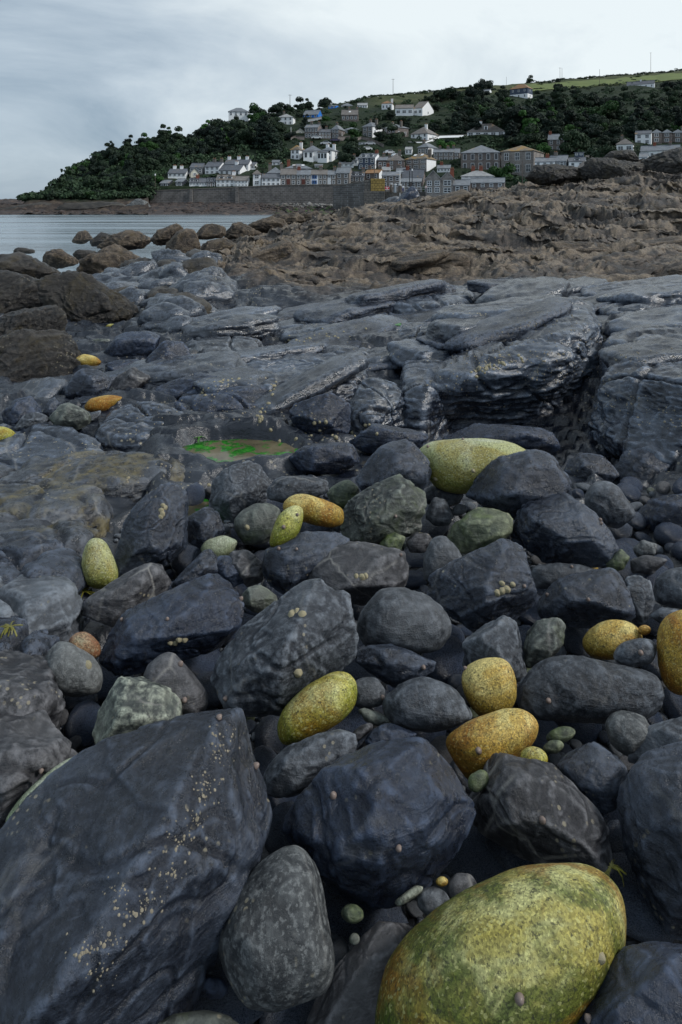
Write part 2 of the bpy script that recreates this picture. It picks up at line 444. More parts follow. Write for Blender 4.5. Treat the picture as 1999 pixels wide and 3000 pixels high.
def base_z(u, Y):
    q = _warp(np.asarray(u, float), np.asarray(Y, float))
    sh = q.shape[:-1]; q = q.reshape(-1, 2)
    out = np.empty(len(q))
    for s in range(0, len(q), 40000):
        c = q[s:s+40000]
        out[s:s+40000] = _tps(((c[:, None] - _cpw[None])**2).sum(-1)) @ _w[:_n] + np.c_[np.ones(len(c)), c] @ _w[_n:]
    return out.reshape(sh)

NX, NY = 680, 960
tx = np.linspace(-0.78, 0.78, NX)
ty = np.concatenate([np.exp(np.linspace(math.log(0.5), math.log(3.2), 180, endpoint=False)), np.exp(np.linspace(math.log(3.2), math.log(9.3), 260, endpoint=False)), np.exp(np.linspace(math.log(9.3), math.log(27.0), 480, endpoint=False)), np.exp(np.linspace(math.log(27.0), math.log(48.0), NY-920))])
# denser rows where the outcrop and the slabs are seen
TX, TY = np.meshgrid(tx, ty)
# coarse evaluation of the smooth base, then bilinear upsampling
cs = 4
base_c = base_z(UC + F*TX[::cs, ::cs], TY[::cs, ::cs])
def _upsample(a, n0, n1):
    i0 = np.minimum(np.arange(n0)/cs, a.shape[0]-1.0); j0 = np.minimum(np.arange(n1)/cs, a.shape[1]-1.0)
    ia = np.clip(i0.astype(int), 0, a.shape[0]-2); ja = np.clip(j0.astype(int), 0, a.shape[1]-2)
    fi = (i0-ia)[:, None]; fj = (j0-ja)[None]
    A = a[ia][:, ja]; B = a[ia][:, ja+1]; C = a[ia+1][:, ja]; D_ = a[ia+1][:, ja+1]
    return (A*(1-fj)+B*fj)*(1-fi) + (C*(1-fj)+D_*fj)*fi
ZB = _upsample(base_c, NY, NX)
for _k in range(1, cs+1): ZB[-_k] = base_z(UC + F*TX[-_k], TY[-_k]); ZB[:, -_k] = base_z(UC + F*TX[:, -_k], TY[:, -_k])
ZB[-1] = base_z(UC + F*TX[-1], TY[-1]); ZB[:, -1] = base_z(UC + F*TX[:, -1], TY[:, -1])
X = (TX*TY).ravel(); Y = TY.ravel(); Z = ZB.ravel().copy()
U = (UC + F*TX).ravel()
P2 = np.stack([X, Y, np.zeros_like(X)], -1)
def slow(fn):
    xs = (TX*TY)[::cs, ::cs]; ys = TY[::cs, ::cs]
    return _upsample(fn(xs.ravel(), ys.ravel()).reshape(xs.shape), NY, NX).ravel()
lowf = slow(lambda x, y: fbm(np.stack([x, y, 0*x], -1)*0.35 + 11.0, 3))
# brown, dry, barnacled rock begins at the foot of the outcrop
foot = np.interp(U, [-600, 0, 250, 420, 560, 640, 760, 900, 1150, 1500, 2000, 2600], [13, 13, 15, 30, 24, 11.5, 10.2, 9.7, 9.7, 9.6, 9.4, 9.0])
brown = sstep(Y + lowf*0.9 + 0.5*slow(lambda x, y: fbm(np.stack([x, y, 0*x], -1)*1.3 + 3, 2)), foot - 0.6, foot + 0.9)
gully = sstep(U, 330, 430) * (1 - sstep(U + 40*lowf, 600, 680)) * sstep(Y, 5.5, 7)      # wet channel
bed = (1 - sstep(Y, 3.0, 3.5)) * sstep(U + 60*lowf, 260, 380)                               # shingle bed under the boulders
# large folds
Z += (0.05 + 0.20*brown) * slow(lambda x, y: fbm(np.stack([x*0.22, y*0.5, 0*x], -1) + 5.0, 3)) * np.clip(Y/10, 0.15, 1.0)
# layered ledges: terrace a warped level so the strata dip and swing
def terrace(t, step, sharp):
    k = np.floor(t/step); f = t/step - k
    return (k + np.clip((f - (1-sharp)*0.5)/sharp, 0, 1)**1.0) * step
warp = 0.26*slow(lambda x, y: fbm(np.stack([x*0.16, y*0.40, 0*x], -1) + 21, 3)) + 0.05*fbm(np.stack([X*0.7, Y*2.4, 0*X], -1) + 2, 3)
t = Z + 0.06*X + warp
s1 = 0.30; s2 = 0.10
d1 = terrace(t, s1, 0.16) - t
t2 = t + 0.07*fbm(np.stack([X*0.55, Y*1.7, 0*X], -1) + 9, 4)
d2 = terrace(t2, s2, 0.14) - t2
t4 = t + 0.05*fbm(np.stack([X*0.9, Y*2.6, 0*X], -1) + 19, 3); d4 = terrace(t4, 0.042, 0.2) - t4
far_soft = np.clip(Y/14, 0.35, 1.0)
Z += brown*far_soft*(0.75*d1 + 0.95*d2 + 0.6*d4)
# bedding ribs running with the strike: sharp crests, several sizes
ca, sa = math.cos(0.42), math.sin(0.42)
wx = 0.55*slow(lambda x, y: fbm(np.stack([x*0.35, y*0.35, 0*x], -1) + 91, 3))
along = X*ca + Y*sa; acr = -X*sa + Y*ca + wx
rg = ridged(np.stack([along*0.26, acr*1.25, Z*0.6], -1) + 40, 5, 0.62)
brk = sstep(slow(lambda x, y: fbm(np.stack([x*0.5, y*0.5, 0*x], -1) + 70, 2)), -0.45, 0.35)
Z += brown*far_soft*(0.08 + 0.09*brk)*(rg - np.mean(rg))
rg2 = ridged(np.stack([along*0.9, acr*4.2, Z*2], -1) + 7, 4, 0.64)
Z += brown*far_soft*0.034*(rg2 - np.mean(rg2))
Z += brown*far_soft*0.020*ridged(np.stack([along*3.0, acr*9.5, Z*4], -1) + 27, 3, 0.62)
Z += brown*0.018*fbm(np.stack([X*7, Y*12, Z*6], -1), 3, 0.65)
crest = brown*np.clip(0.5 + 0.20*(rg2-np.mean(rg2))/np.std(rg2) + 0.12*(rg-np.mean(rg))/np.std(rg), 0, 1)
# wet slabs: broad smooth swells, thin bedding steps, joints
sl = (1-brown)*(1-bed)
sw = np.stack([X*0.9 + 0.25*Y, Y*1.9 - 0.5*X, 0*X], -1)
Z += sl*(0.085*fbm(sw*0.75 + 61, 3) + 0.030*ridged(sw*1.7 + 15, 4, 0.55))*np.clip(Y/5, 0.35, 1.3)
t3 = Z + 0.10*X*0.5 + 0.05*fbm(sw*1.4+31, 3)
Z += sl*0.85*(terrace(t3, 0.062, 0.2) - t3)
crk = perlin(np.stack([X*1.1+0.6*Y, Y*1.3-0.4*X, 0*X], -1) + 77)
Z -= sl*0.05*np.clip(1 - np.abs(crk)*22, 0, 1)
Z += sl*0.016*fbm(np.stack([X*5, Y*11, 0*X], -1), 4, 0.6)
# broken rubble of the wet channel
Z += gully*(1-brown)*0.10*ridged(np.stack([X*1.3, Y*1.6, 0*X], -1)+3, 3)
Z += bed*0.03*fbm(P2*6, 3)
# tide pools: flatten hollows
POOLS = [((545, 700), 1330, 4.02), ((480, 560), 1500, 3.10)]
Z -= 0.15*(1-sstep(U+50*lowf, 380, 470))*sstep(Y, 1.3, 1.7)*(1-sstep(Y, 4.3, 4.9))
Z -= 0.12*sstep(U, 1720, 1820)*sstep(Y, 2.7, 3.1)*(1-sstep(Y, 4.3, 4.6))
pd1 = ((U-700)/155)**2 + ((Y-4.0)/0.18)**2
rim = np.exp(-((np.sqrt(pd1)-1.35)/0.35)**2)
Z = Z*(1-rim) + np.maximum(Z, 0.01+0.03*lowf+0.05*fbm(P2*4, 3))*rim
Z = np.where(pd1 < 1.6, Z + (-0.085 + 0.05*fbm(P2*9, 3) - Z)*np.clip(1.6-pd1, 0, 1)**0.6, Z)
rim = np.exp(-((np.sqrt(((U-575)/75)**2 + ((Y-3.18)/0.20)**2)-1.35)/0.35)**2)
Z = Z*(1-rim) + np.maximum(Z, -0.02+0.02*fbm(P2*5, 3))*rim
pd2 = ((U-575)/75)**2 + ((Y-3.18)/0.20)**2
Z = np.where(pd2 < 1.6, Z + (-0.10 - Z)*np.clip(1.6-pd2, 0, 1)**0.6, Z)
Z -= 0.085*sl*sstep(Y, 4.0, 4.6)*(1-sstep(Y, 8.3, 9.3))*sstep(U, 330, 480)
# pull ledges forward a little so risers overhang instead of ramping
over = brown*far_soft*0.07*np.sin(t2/s2*2*math.pi) + sl*0.006*np.sin(t3/0.062*2*math.pi)
Yd = Y - over*np.clip(Y/12, 0.3, 1.2)
ii = np.arange(NX*NY).reshape(NY, NX)
quads = np.stack([ii[:-1, :-1], ii[:-1, 1:], ii[1:, 1:], ii[1:, :-1]], -1).reshape(-1, 4)
me = mesh_np('bedrock', np.stack([X, Yd, Z], -1), quads, smooth=True)
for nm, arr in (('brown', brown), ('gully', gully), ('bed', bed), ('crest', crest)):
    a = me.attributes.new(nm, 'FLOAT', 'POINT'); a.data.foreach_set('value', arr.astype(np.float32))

m, nt, b = newmat('shore_bedrock'); N = NT(nt)
tc = N.n('ShaderNodeTexCoord'); vec = tc.outputs['Object']
def attr(nm):
    x = N.n('ShaderNodeAttribute'); x.attribute_name = nm; return x.outputs['Fac']
big = N.noise(vec, 1.1, 4, 0.65, 0.5); mid = N.noise(vec, 7, 5, 0.7, 0.4); fine = N.noise(vec, 45, 4, 0.7)
lay = N.noise(N.mapping(vec, (2.2, 6.0, 26), (0.1, 0.05, 0.25)), 1.0, 4, 0.65, 0.6)
slab = N.ramp(big, [(0.30, (0.0045, 0.0065, 0.013)), (0.50, (0.0095, 0.0130, 0.0215)), (0.72, (0.030, 0.036, 0.048))])
slab = N.mix(0.7, slab, N.mix(1.0, slab, N.ramp(lay, [(0.3, 0.55), (0.5, 1.0), (0.7, 1.7)]), 'MULTIPLY'))
pm = N.ramp(N.noise(N.mapping(vec, (1, 2.2, 2.2)), 5, 4, 0.75, 1.0), [(0.55, 0.0), (0.70, 0.6)])
slab = N.mix(pm, slab, (0.115, 0.125, 0.140))
och = N.math('MULTIPLY', N.ramp(N.noise(vec, 1.9, 4, 0.75, 0.8), [(0.60, 0.0), (0.70, 0.7)]), N.ramp(mid, [(0.45, 0.0), (0.6, 1.0)]))
slab = N.mix(och, slab, (0.11, 0.085, 0.030))
brn = N.ramp(N.noise(vec, 2.1, 5, 0.7, 0.5), [(0.34, (0.010, 0.0095, 0.011)), (0.46, (0.034, 0.026, 0.021)), (0.56, (0.068, 0.050, 0.037)), (0.70, (0.15, 0.115, 0.080))])
brn = N.mix(0.8, brn, N.mix(1.0, brn, N.ramp(mid, [(0.32, 0.35), (0.5, 1.0), (0.7, 1.9)]), 'MULTIPLY'))
brn = N.mix(0.7, brn, N.mix(1.0, brn, N.ramp(fine, [(0.3, 0.45), (0.5, 1.0), (0.7, 1.8)]), 'MULTIPLY'))
wd = N.math('MULTIPLY', N.ramp(N.noise(vec, 0.8, 5, 0.7, 0.7), [(0.52, 0.0), (0.62, 0.8)]), N.ramp(mid, [(0.42, 0.0), (0.56, 1.0)]))
brn = N.mix(wd, brn, (0.085, 0.056, 0.016))
dkp = N.ramp(N.noise(N.mapping(vec, loc=(4, 9, 2)), 0.7, 5, 0.65, 0.8), [(0.50, 0.0), (0.64, 0.75)])
brn = N.mix(dkp, brn, (0.018, 0.018, 0.021))
brn = N.mix(N.math('MULTIPLY', N.ramp(N.math('ADD', attr('crest'), N.math('MULTIPLY', N.math('SUBTRACT', mid, 0.5), 0.9)), [(0.50, 0.0), (0.82, 1.0)]), N.ramp(fine, [(0.34, 0.15), (0.58, 1.0)])), brn, (0.23, 0.176, 0.120))  # barnacle tan on rib crests; lit ridge tops painted into the colour
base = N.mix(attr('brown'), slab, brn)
shg = N.voro(vec, 42, 'F1', 'Color'); sx = N.n('ShaderNodeSeparateColor'); N.link(shg, sx.inputs[0])
base = N.mix(attr('bed'), base, N.ramp(sx.outputs[0], [(0.0, (0.006, 0.007, 0.010)), (0.7, (0.014, 0.015, 0.019)), (1.0, (0.028, 0.027, 0.024))]))
bd = N.voro(vec, 30, 'F1')
bmk = N.math('MULTIPLY', N.ramp(bd, [(0.20, 1.0), (0.30, 0.0)]), N.ramp(N.noise(vec, 1.7, 4, 0.78, 1.2), [(0.54, 0.0), (0.62, 0.9)]))
bmk = N.math('MULTIPLY', bmk, N.math('SUBTRACT', 1.0, attr('bed')))
base = N.mix(bmk, base, (0.27, 0.24, 0.17))
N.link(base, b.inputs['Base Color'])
ro = N.math('ADD', N.math('MULTIPLY', attr('brown'), 0.32), N.math('MULTIPLY', mid, 0.38))
ro = N.math('ADD', ro, 0.06)
ro = N.math('SUBTRACT', ro, N.math('MULTIPLY', attr('gully'), 0.10))
N.link(ro, b.inputs['Roughness'])
h = N.math('ADD', N.math('MULTIPLY', lay, 0.25), N.noise(N.mapping(vec, (1, 1.6, 2.2)), 6.0, 8, 0.72))
bn = N.n('ShaderNodeBump'); bn.inputs['Distance'].default_value = 0.07; N.link(h, bn.inputs['Height']); N.link(N.math('MULTIPLY_ADD', attr('brown'), 0.55, 0.30), bn.inputs['Strength']); N.link(bn.outputs[0], b.inputs['Normal'])
b.inputs['Specular IOR Level'].default_value = 0.65
M['bedrock'] = m
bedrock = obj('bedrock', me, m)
tag(bedrock, kind='structure')

# ------------------------------------------------------------------ sea
m, nt, b = newmat('sea_water'); N = NT(nt)
vec = N.n('ShaderNodeTexCoord').outputs['Object']
b.inputs['Base Color'].default_value = (0.22, 0.275, 0.31, 1)  # reflected sky brightness painted into the base colour
b.inputs['Roughness'].default_value = 0.16
b.inputs['IOR'].default_value = 1.33
w1 = N.noise(N.mapping(vec, (0.35, 0.9, 1)), 1.0, 4, 0.6, 0.4)
w2 = N.noise(N.mapping(vec, (1.6, 3.2, 1), (0, 0, 0.2)), 1.0, 5, 0.65)
w3 = N.noise(N.mapping(vec, (0.03, 0.14, 1)), 1.0, 3, 0.5)
hh = N.math('ADD', N.math('MULTIPLY', w1, 1.0), N.math('ADD', N.math('MULTIPLY', w2, 0.35), N.math('MULTIPLY', w3, 1.2)))
N.link(N.bump(hh, 0.55, 0.10), b.inputs['Normal'])
N.link(N.ramp(N.noise(N.mapping(vec, (0.02, 0.16, 1)), 1.0, 4, 0.6), [(0.35, 0.05), (0.65, 0.34)]), b.inputs['Roughness'])
M['sea'] = m
S = 6000
me = mesh_np('sea', [(-S, 9, SEA_Z), (S, 9, SEA_Z), (S, S, SEA_Z), (-S, S, SEA_Z)], np.array([[0, 1, 2, 3]]))
sea = tag(obj('sea', me, m), kind='structure')

# ------------------------------------------------------------------ rocks
def hull_planes(pts):
    bm = bmesh.new()
    vs = [bm.verts.new(p) for p in pts]
    bmesh.ops.convex_hull(bm, input=vs)
    pl = []
    c = np.mean(pts, axis=0)
    for f in bm.faces:
        f.normal_update()
        n_ = np.array(f.normal); d_ = float(n_ @ np.array(f.verts[0].co))
        if n_ @ c > d_: n_, d_ = -n_, -d_
        if np.linalg.norm(n_) < 0.5 or f.calc_area() < 1e-12: continue
        for (n2, d2) in pl:
            if n2 @ n_ > 0.995 and abs(d2 - d_) < 1e-3: break
        else: pl.append((n_, d_))
    bm.free()
    return np.array([p[0] for p in pl]), np.array([p[1] for p in pl])

_ico = {}
def ico(sub):
    if sub not in _ico:
        bm = bmesh.new(); bmesh.ops.create_icosphere(bm, subdivisions=sub, radius=1.0)
        V = np.array([v.co[:] for v in bm.verts]); Fc = np.array([[v.index for v in f.verts] for f in bm.faces])
        bm.free(); _ico[sub] = (V/np.linalg.norm(V, axis=1, keepdims=True), Fc)
    return _ico[sub]

DS = 1999/1568.0
def poly_area_c(P):
    x, y = P[:, 0], P[:, 1]; x2, y2 = np.roll(x, -1), np.roll(y, -1)
    cr = x*y2 - x2*y; A = cr.sum()/2
    return abs(A), np.array([((x+x2)*cr).sum()/(6*A), ((y+y2)*cr).sum()/(6*A)])

STY = {  # p-norm sharpness, swell, strata, cracks, fine
    'slate':   (90, 0.038, 0.020, 0.034, 0.007),
    'blocky':  (110, 0.036, 0.028, 0.038, 0.009),
    'smooth':  (11, 0.055, 0.003, 0.010, 0.004),
    'granite': (9, 0.032, 0.0, 0.0, 0.004),
    'rough':   (80, 0.09, 0.045, 0.06, 0.040),
}
ROCK_BOX = []
def rock_mesh(name, outline, Yc=None, zb=-0.04, ridge=None, style='slate', thick=0.75, seed=0, sub=5, dscale=DS, back=None, chips=26):
    O = np.array(outline, float)*dscale
    A, c = poly_area_c(O)
    n = ray(*c); n /= np.linalg.norm(n)
    rays = np.stack([ray(*p) for p in O])
    rc = ray(*c)
    tf = (n @ rc)/(rays @ n)          # depth factor of each outline point on the plane facing the eye
    if Yc is None:
        k = int(np.argmax(O[:, 1]))
        Yc = (CAMZ - zb)*F/(O[k, 1]-VH)/tf[k]
    P = rays*(tf*Yc)[:, None]; C = rc*Yc
    sx = np.linalg.norm(P - C, axis=1)
    R = math.sqrt(A)*Yc/F/math.sqrt(math.pi)*(1/ max(0.3, n[1]))**0.5
    r_ = np.random.default_rng(seed + 100)
    P = C + (P - C)*1.03
    cl = [P]
    fwd = -n
    if style in ('granite', 'smooth'):
        for s, f in ((0.93, .36), (0.76, .66), (0.48, .88), (0.15, .97)):
            cl.append(C + (P-C)*s + fwd*f*R*thick)
            cl.append(C + (P-C)*s - fwd*f*R*thick)
    else:
        if ridge:
            for (u, v, f) in ridge:
                rr = ray(u*dscale, v*dscale); q = rr*((n @ C)/(n @ rr))
                cl.append((q + fwd*f*R)[None])
        else:
            k = r_.choice(len(P), size=min(len(P), 5), replace=False)
            for j in k:
                s = r_.uniform(0.35, 0.72)
                cl.append((C + (P[j]-C)*s + fwd*R*thick*r_.uniform(0.55, 1.0))[None])
        s = r_.uniform(0.6, 0.85)
        cl.append(C + (P-C)*s - fwd*R*(back or thick))
    pts = np.concatenate(cl) - C
    pn, pd = hull_planes(pts)
    ctr = pts.mean(0)*0.5
    pd = pd - pn @ ctr
    V, Fc = ico(sub)
    ext = pts.max(0) - pts.min(0); V = V*ext; V = V/np.linalg.norm(V, axis=1, keepdims=True)
    p, swell, strata, crack, fine = STY[style]
    hard = (np.clip(V @ pn.T, 1e-6, None)/np.maximum(pd, 0.05*R)).max(1)
    if strata > 0.01:                      # knocked-off corners: a few extra cut planes on the seen side
        for _ in range(chips):
            cn = r_.normal(size=3) + fwd*0.6; cn /= np.linalg.norm(cn)
            sup = ((V/hard[:, None]) @ cn).max()
            pn = np.vstack([pn, cn]); pd = np.append(pd, sup*r_.uniform(0.78, 0.965))
    q = np.clip(V @ pn.T, 1e-6, None)/np.maximum(pd, 0.05*R)
    qm = q.max(1)
    rad = 1/(qm*((q/qm[:, None])**p).sum(1)**(1.0/p))
    rim = np.abs(V @ n) < 0.35
    rad *= np.mean((1/hard)[rim])/np.mean(rad[rim])*(1.03 if strata > 0.01 else 1.0)
    W = V*rad[:, None]
    off = r_.uniform(-50, 50, 3)
    ax = r_.normal(size=3); ax /= np.linalg.norm(ax)
    Q = W/R + off
    d = swell*fbm(Q*1.25, 3)
    if strata:
        tt = (W/R) @ ax*5.5 + 1.2*fbm(Q*1.1+5, 3)
        fr = tt % 1.0
        d += strata*(fr - sstep(fr, 0.90, 1.0) - 0.3)*sstep(fbm(Q*0.9+9, 2), -0.4, 0.35)
        d -= crack*np.clip(1-np.abs(perlin(Q*1.15+33))*14, 0, 1)
        d -= 0.6*crack*np.clip(1-np.abs(perlin(Q*2.3+63))*12, 0, 1)
        # scooped hollows
        d -= 0.045*sstep(perlin(Q*1.7+80), 0.28, 0.55)
        d += (0.020 if style == 'rough' else 0.006)*ridged(Q*3.2+12, 3, 0.55)
    d += fine*fbm(Q*6, 4, 0.6)
    W = W*(1+d)[:, None]
    W = W + C + ctr + np.array([0, 0, CAMZ])
    z0 = W[:, 2].min()
    org = np.array([W[:, 0].mean(), W[:, 1].mean(), z0])
    me = mesh_np(name, W - org, Fc, smooth=True)
    ROCK_BOX.append((O[:, 0].min(), O[:, 1].min(), O[:, 0].max(), O[:, 1].max(), Yc))
    return me, org
_rs = [0]
def rock(label, mat, outline, name='boulder', cat='boulder', group=None, parent=None, **kw):
    _rs[0] += 1
    kw.setdefault('seed', _rs[0])
    me, org = rock_mesh(name, outline, **kw)
    o = obj(name, me, M[mat], parent, loc=org)
    if parent is None:
        tag(o, label, cat, group)
    elif label: o['label'] = label
    return o
def oval(cx, cy, rx, ry, rot=0.0, n=14):
    c, s = math.cos(rot), math.sin(rot)
    return [(cx + rx*math.cos(a)*c - ry*math.sin(a)*s, cy + rx*math.cos(a)*s + ry*math.sin(a)*c) for a in np.linspace(0, 2*math.pi, n, endpoint=False)]

def slab(points, mat='slab', under=None, zdrop=0.35, p=40, amp=0.018, seed=0, sub=6, label=None, name='rock_ledge'):
    """bedrock block given by points (picture column, row, distance); its own solid depth below"""
    T = np.array([list(at(u, v, y)) for (u, v, y) in points])
    lowz = T[:, 2].min() - zdrop
    if under: B = np.array([list(at(u, v, y)) for (u, v, y) in under])
    else:
        B = T.copy(); c0 = T.mean(0); B[:, :2] = c0[:2] + (T[:, :2]-c0[:2])*1.04; B[:, 2] = lowz
    BB = T.copy(); BB[:, 2] = lowz; BB[:, 1] += 0.25
    pts = np.concatenate([T, B, BB]) if under else np.concatenate([T, B])
    C = (pts.max(0)+pts.min(0))/2; C[2] = T[:, 2].mean()*0.55 + lowz*0.45
    pts = pts - C
    pn, pd = hull_planes(pts)
    V, Fc = ico(sub)
    ext = pts.max(0)-pts.min(0); V = V*ext; V = V/np.linalg.norm(V, axis=1, keepdims=True)
    rr_ = np.random.default_rng(seed+7)
    hard = (np.clip(V @ pn.T, 1e-6, None)/np.maximum(pd, 0.01)).max(1)
    for _ in range(24):
        cn = rr_.normal(size=3)*np.array([.6, .6, .2]) + np.array([0, -.05, .85]); cn /= np.linalg.norm(cn)
        sup = ((V/hard[:, None]) @ cn).max(); pn = np.vstack([pn, cn]); pd = np.append(pd, sup*rr_.uniform(.86, .98))
    q = np.clip(V @ pn.T, 1e-6, None)/np.maximum(pd, 0.01)
    mx = q.max(1, keepdims=True)
    w = (q/mx)**p
    rad = 1/(mx[:, 0]*w.sum(1)**(1/p))
    nrm = ((w/q)[:, :, None]*(pn/np.maximum(pd, 0.01)[:, None])[None]).sum(1)
    nrm /= np.linalg.norm(nrm, axis=1, keepdims=True)
    W = V*rad[:, None] + C
    off = np.random.default_rng(seed).uniform(-30, 30, 3)
    Q = W + off
    st = np.stack([Q[:, 0]*1.0 + 0.3*Q[:, 1], Q[:, 1]*2.2 - 0.5*Q[:, 0], Q[:, 2]*6.0], -1)
    d = amp*(1.1*fbm(st*0.9, 2) + 0.5*ridged(st*2.2+7, 4, 0.6))
    tt = (Q[:, 2]*1.0 + 0.12*Q[:, 0] + 0.10*Q[:, 1])/0.055 + 1.6*fbm(st*0.9+3, 3)
    d += 0.004*(np.abs((tt % 1)-0.5)*2 - 0.5)*sstep(fbm(st*0.7+13, 2), -0.3, 0.4)
    d += 0.010*ridged(Q*np.array([2.2, 4.5, 9.0])+23, 4, 0.6)
    d -= 0.05*np.clip(1-np.abs(perlin(np.stack([Q[:, 0]*1.5+Q[:, 1]*0.7, Q[:, 1]*1.3-0.3*Q[:, 0], Q[:, 2]], -1)+5))*26, 0, 1)
    d -= 0.03*np.clip(1-np.abs(perlin(np.stack([Q[:, 0]*1.2-Q[:, 1]*1.4, Q[:, 1]*1.9+0.9*Q[:, 0], Q[:, 2]*2], -1)+35))*22, 0, 1)
    d += 0.006*fbm(Q*np.array([9, 14, 14]), 4, 0.6)
    d -= 0.02*sstep(perlin(Q*np.array([3.2, 5, 4])+50), 0.25, 0.5)
    W = W + nrm*d[:, None]
    org = np.array([W[:, 0].mean(), W[:, 1].mean(), W[:, 2].min()])
    me = mesh_np(name, W-org, Fc, smooth=True)
    o = obj(name, me, M[mat], bedrock, loc=org)
    return o

def plate(u, Yp, L, Wd, T, yaw, dip, roll, mat, seed, sub=4, lift=0.0, name='rock_ledge', zat=None):
    """a broken bed of rock lying in the bedrock"""
    r = np.random.default_rng(seed)
    i = int(np.clip(np.searchsorted(ty, Yp)-1, 0, NY-2)); j = int(np.clip(np.searchsorted(tx, (u-UC)/F)-1, 0, NX-2))
    c = np.array([(u-UC)/F*Yp, Yp, Z.reshape(NY, NX)[i, j] + lift])
    if zat is not None: c[2] = zat(c[0], c[1]) + lift
    base = np.array([(sx, sy, sz) for sx in (-1, 1) for sy in (-1, 1) for sz in (-1, 1)], float)
    base = np.concatenate([base, [(0, -1.15, .6), (-.5, -1.1, .9), (.5, -1.1, .5), (0, .4, 1.15), (1.25, 0, .2), (-1.25, 0, .2)]])
    pts = base*np.array([L, Wd, T])*(1+r.normal(size=base.shape)*0.16)
    Rm = np.array((Matrix.Rotation(yaw, 3, 'Z') @ Matrix.Rotation(dip, 3, 'X') @ Matrix.Rotation(roll, 3, 'Y')))
    pts = pts @ Rm.T
    pn, pd = hull_planes(pts)
    V, Fc = ico(sub); ext = pts.max(0)-pts.min(0); V = V*ext; V /= np.linalg.norm(V, axis=1, keepdims=True)
    hard = (np.clip(V @ pn.T, 1e-6, None)/np.maximum(pd, 0.02)).max(1)
    for _ in range(14):
        cn = r.normal(size=3) + np.array([0, -.2, .5]); cn /= np.linalg.norm(cn)
        sup = ((V/hard[:, None]) @ cn).max(); pn = np.vstack([pn, cn]); pd = np.append(pd, sup*r.uniform(.72, .95))
    q = np.clip(V @ pn.T, 1e-6, None)/np.maximum(pd, 0.02); mx = q.max(1, keepdims=True); w = (q/mx)**70
    rad = 1/(mx[:, 0]*w.sum(1)**(1/70)); W = V*rad[:, None]
    nrm = ((w/q)[:, :, None]*(pn/np.maximum(pd, 0.02)[:, None])[None]).sum(1); nrm /= np.linalg.norm(nrm, axis=1, keepdims=True)
    Q = (W + c) @ Rm + r.uniform(-9, 9, 3)
    k = min(1.2, T*5.0)
    d = k*(0.05*fbm(Q*np.array([1.4, 2.2, 3.0]), 3) + 0.045*ridged(Q*np.array([1.6, 4.0, 9.0])+4, 4, 0.6) + 0.018*ridged(Q*np.array([5, 9, 12])+14, 3, 0.6))
    W = W + nrm*d[:, None] + c
    org = np.array([W[:, 0].mean(), W[:, 1].mean(), W[:, 2].min()])
    return obj(name, mesh_np(name, W-org, Fc, True), M[mat], bedrock, loc=org)
# ---- ledges of the bedrock (children of the bedrock), outlines in 1568-wide picture units
def ledge(outline, Yc, mat='slate', label=None, **kw):
    kw.setdefault('sub', 6)
    return rock(label, mat, outline, name='rock_ledge', parent=bedrock, Yc=Yc, **kw)
slab([(1191,1162,4.6),(1370,1111,4.6),(1510,1028,4.75),(1637,1035,4.7),(1707,977,4.9),(1790,939,5.3),(1306,952,6.6),(1446,895,7.2),(1541,858,7.8),(1637,862,7.6),(1700,903,6.6)],
     under=[(1255,1205,5.0),(1590,1190,5.15),(1690,1110,5.3),(1300,1120,7.2),(1650,1050,7.2)], seed=1, amp=.03, sub=7)
slab([(1030,1130,4.6),(1060,1092,4.75),(1140,1090,4.9),(1192,1150,4.6),(1170,1165,4.5),(1040,1195,4.35),(1085,1225,4.25),(1100,1120,4.6)], seed=2, p=12)
slab([(517,1164,4.75),(619,1139,4.9),(696,1122,5.0),(804,1117,5.0),(812,1151,4.75),(640,1186,4.5),(473,1183,4.6),(720,1150,4.7)], under=[(770,1236,4.55),(560,1225,4.5),(658,1252,4.4)], seed=3, p=12, mat='slate_blue')
slab([(467,1164,4.85),(632,1132,5.0),(804,1117,5.05),(1014,1124,4.9),(556,1094,5.4),(696,1075,5.7),(823,1030,6.2),(1084,1012,6.2),(1065,1090,5.2),(830,1070,5.6)], seed=4, sub=7, amp=.028)
slab([(823,992,6.6),(951,982,6.6),(1091,962,6.8),(1135,925,7.4),(790,982,7.2),(919,930,7.8),(1065,872,9.0),(1129,880,8.8)], under=[(826,1014,6.6),(960,1010,6.65),(1100,1000,6.8)], seed=5, p=16)
slab([(568,1062,5.75),(645,1062,5.75),(709,1035,6.1),(543,1005,6.6),(581,973,7.2),(696,966,7.3),(779,986,6.9),(640,1004,6.3)], seed=6, p=14, mat='slate_grey')
slab([(269,1266,4.15),(314,1285,4.1),(441,1291,4.1),(568,1266,4.2),(581,1234,4.4),(409,1163,4.75),(467,1177,4.65),(339,1183,4.7),(430,1203,4.4)], seed=7, p=12, amp=.03)
slab([(1771,1124,4.2),(1775,1180,4.1),(1822,1035,4.7),(1892,1022,4.9),(2080,1015,4.9),(1850,1096,4.15),(1950,1120,3.95),(2100,1140,3.8)], under=[(1790,1250,4.0),(1880,1340,3.7),(2100,1400,3.5),(2100,1200,5.2)], seed=8, amp=.03, sub=7)
slab([(1764,1016,5.0),(1850,1006,5.0),(2100,996,5.0),(1822,952,6.0),(1943,915,6.6),(2120,920,6.4),(1900,955,5.5)], seed=9)
slab([(1700,905,6.9),(1850,902,6.9),(2100,900,6.9),(1640,850,8.6),(1800,836,8.9),(2100,858,8.2)], seed=10, amp=.03)
slab([(1130,905,7.7),(1250,892,7.8),(1350,888,7.8),(1150,848,9.0),(1300,838,9.2),(1390,850,9.0)], under=[(1135,940,7.7),(1250,938,7.6),(1355,928,7.7)], seed=11, amp=.035)
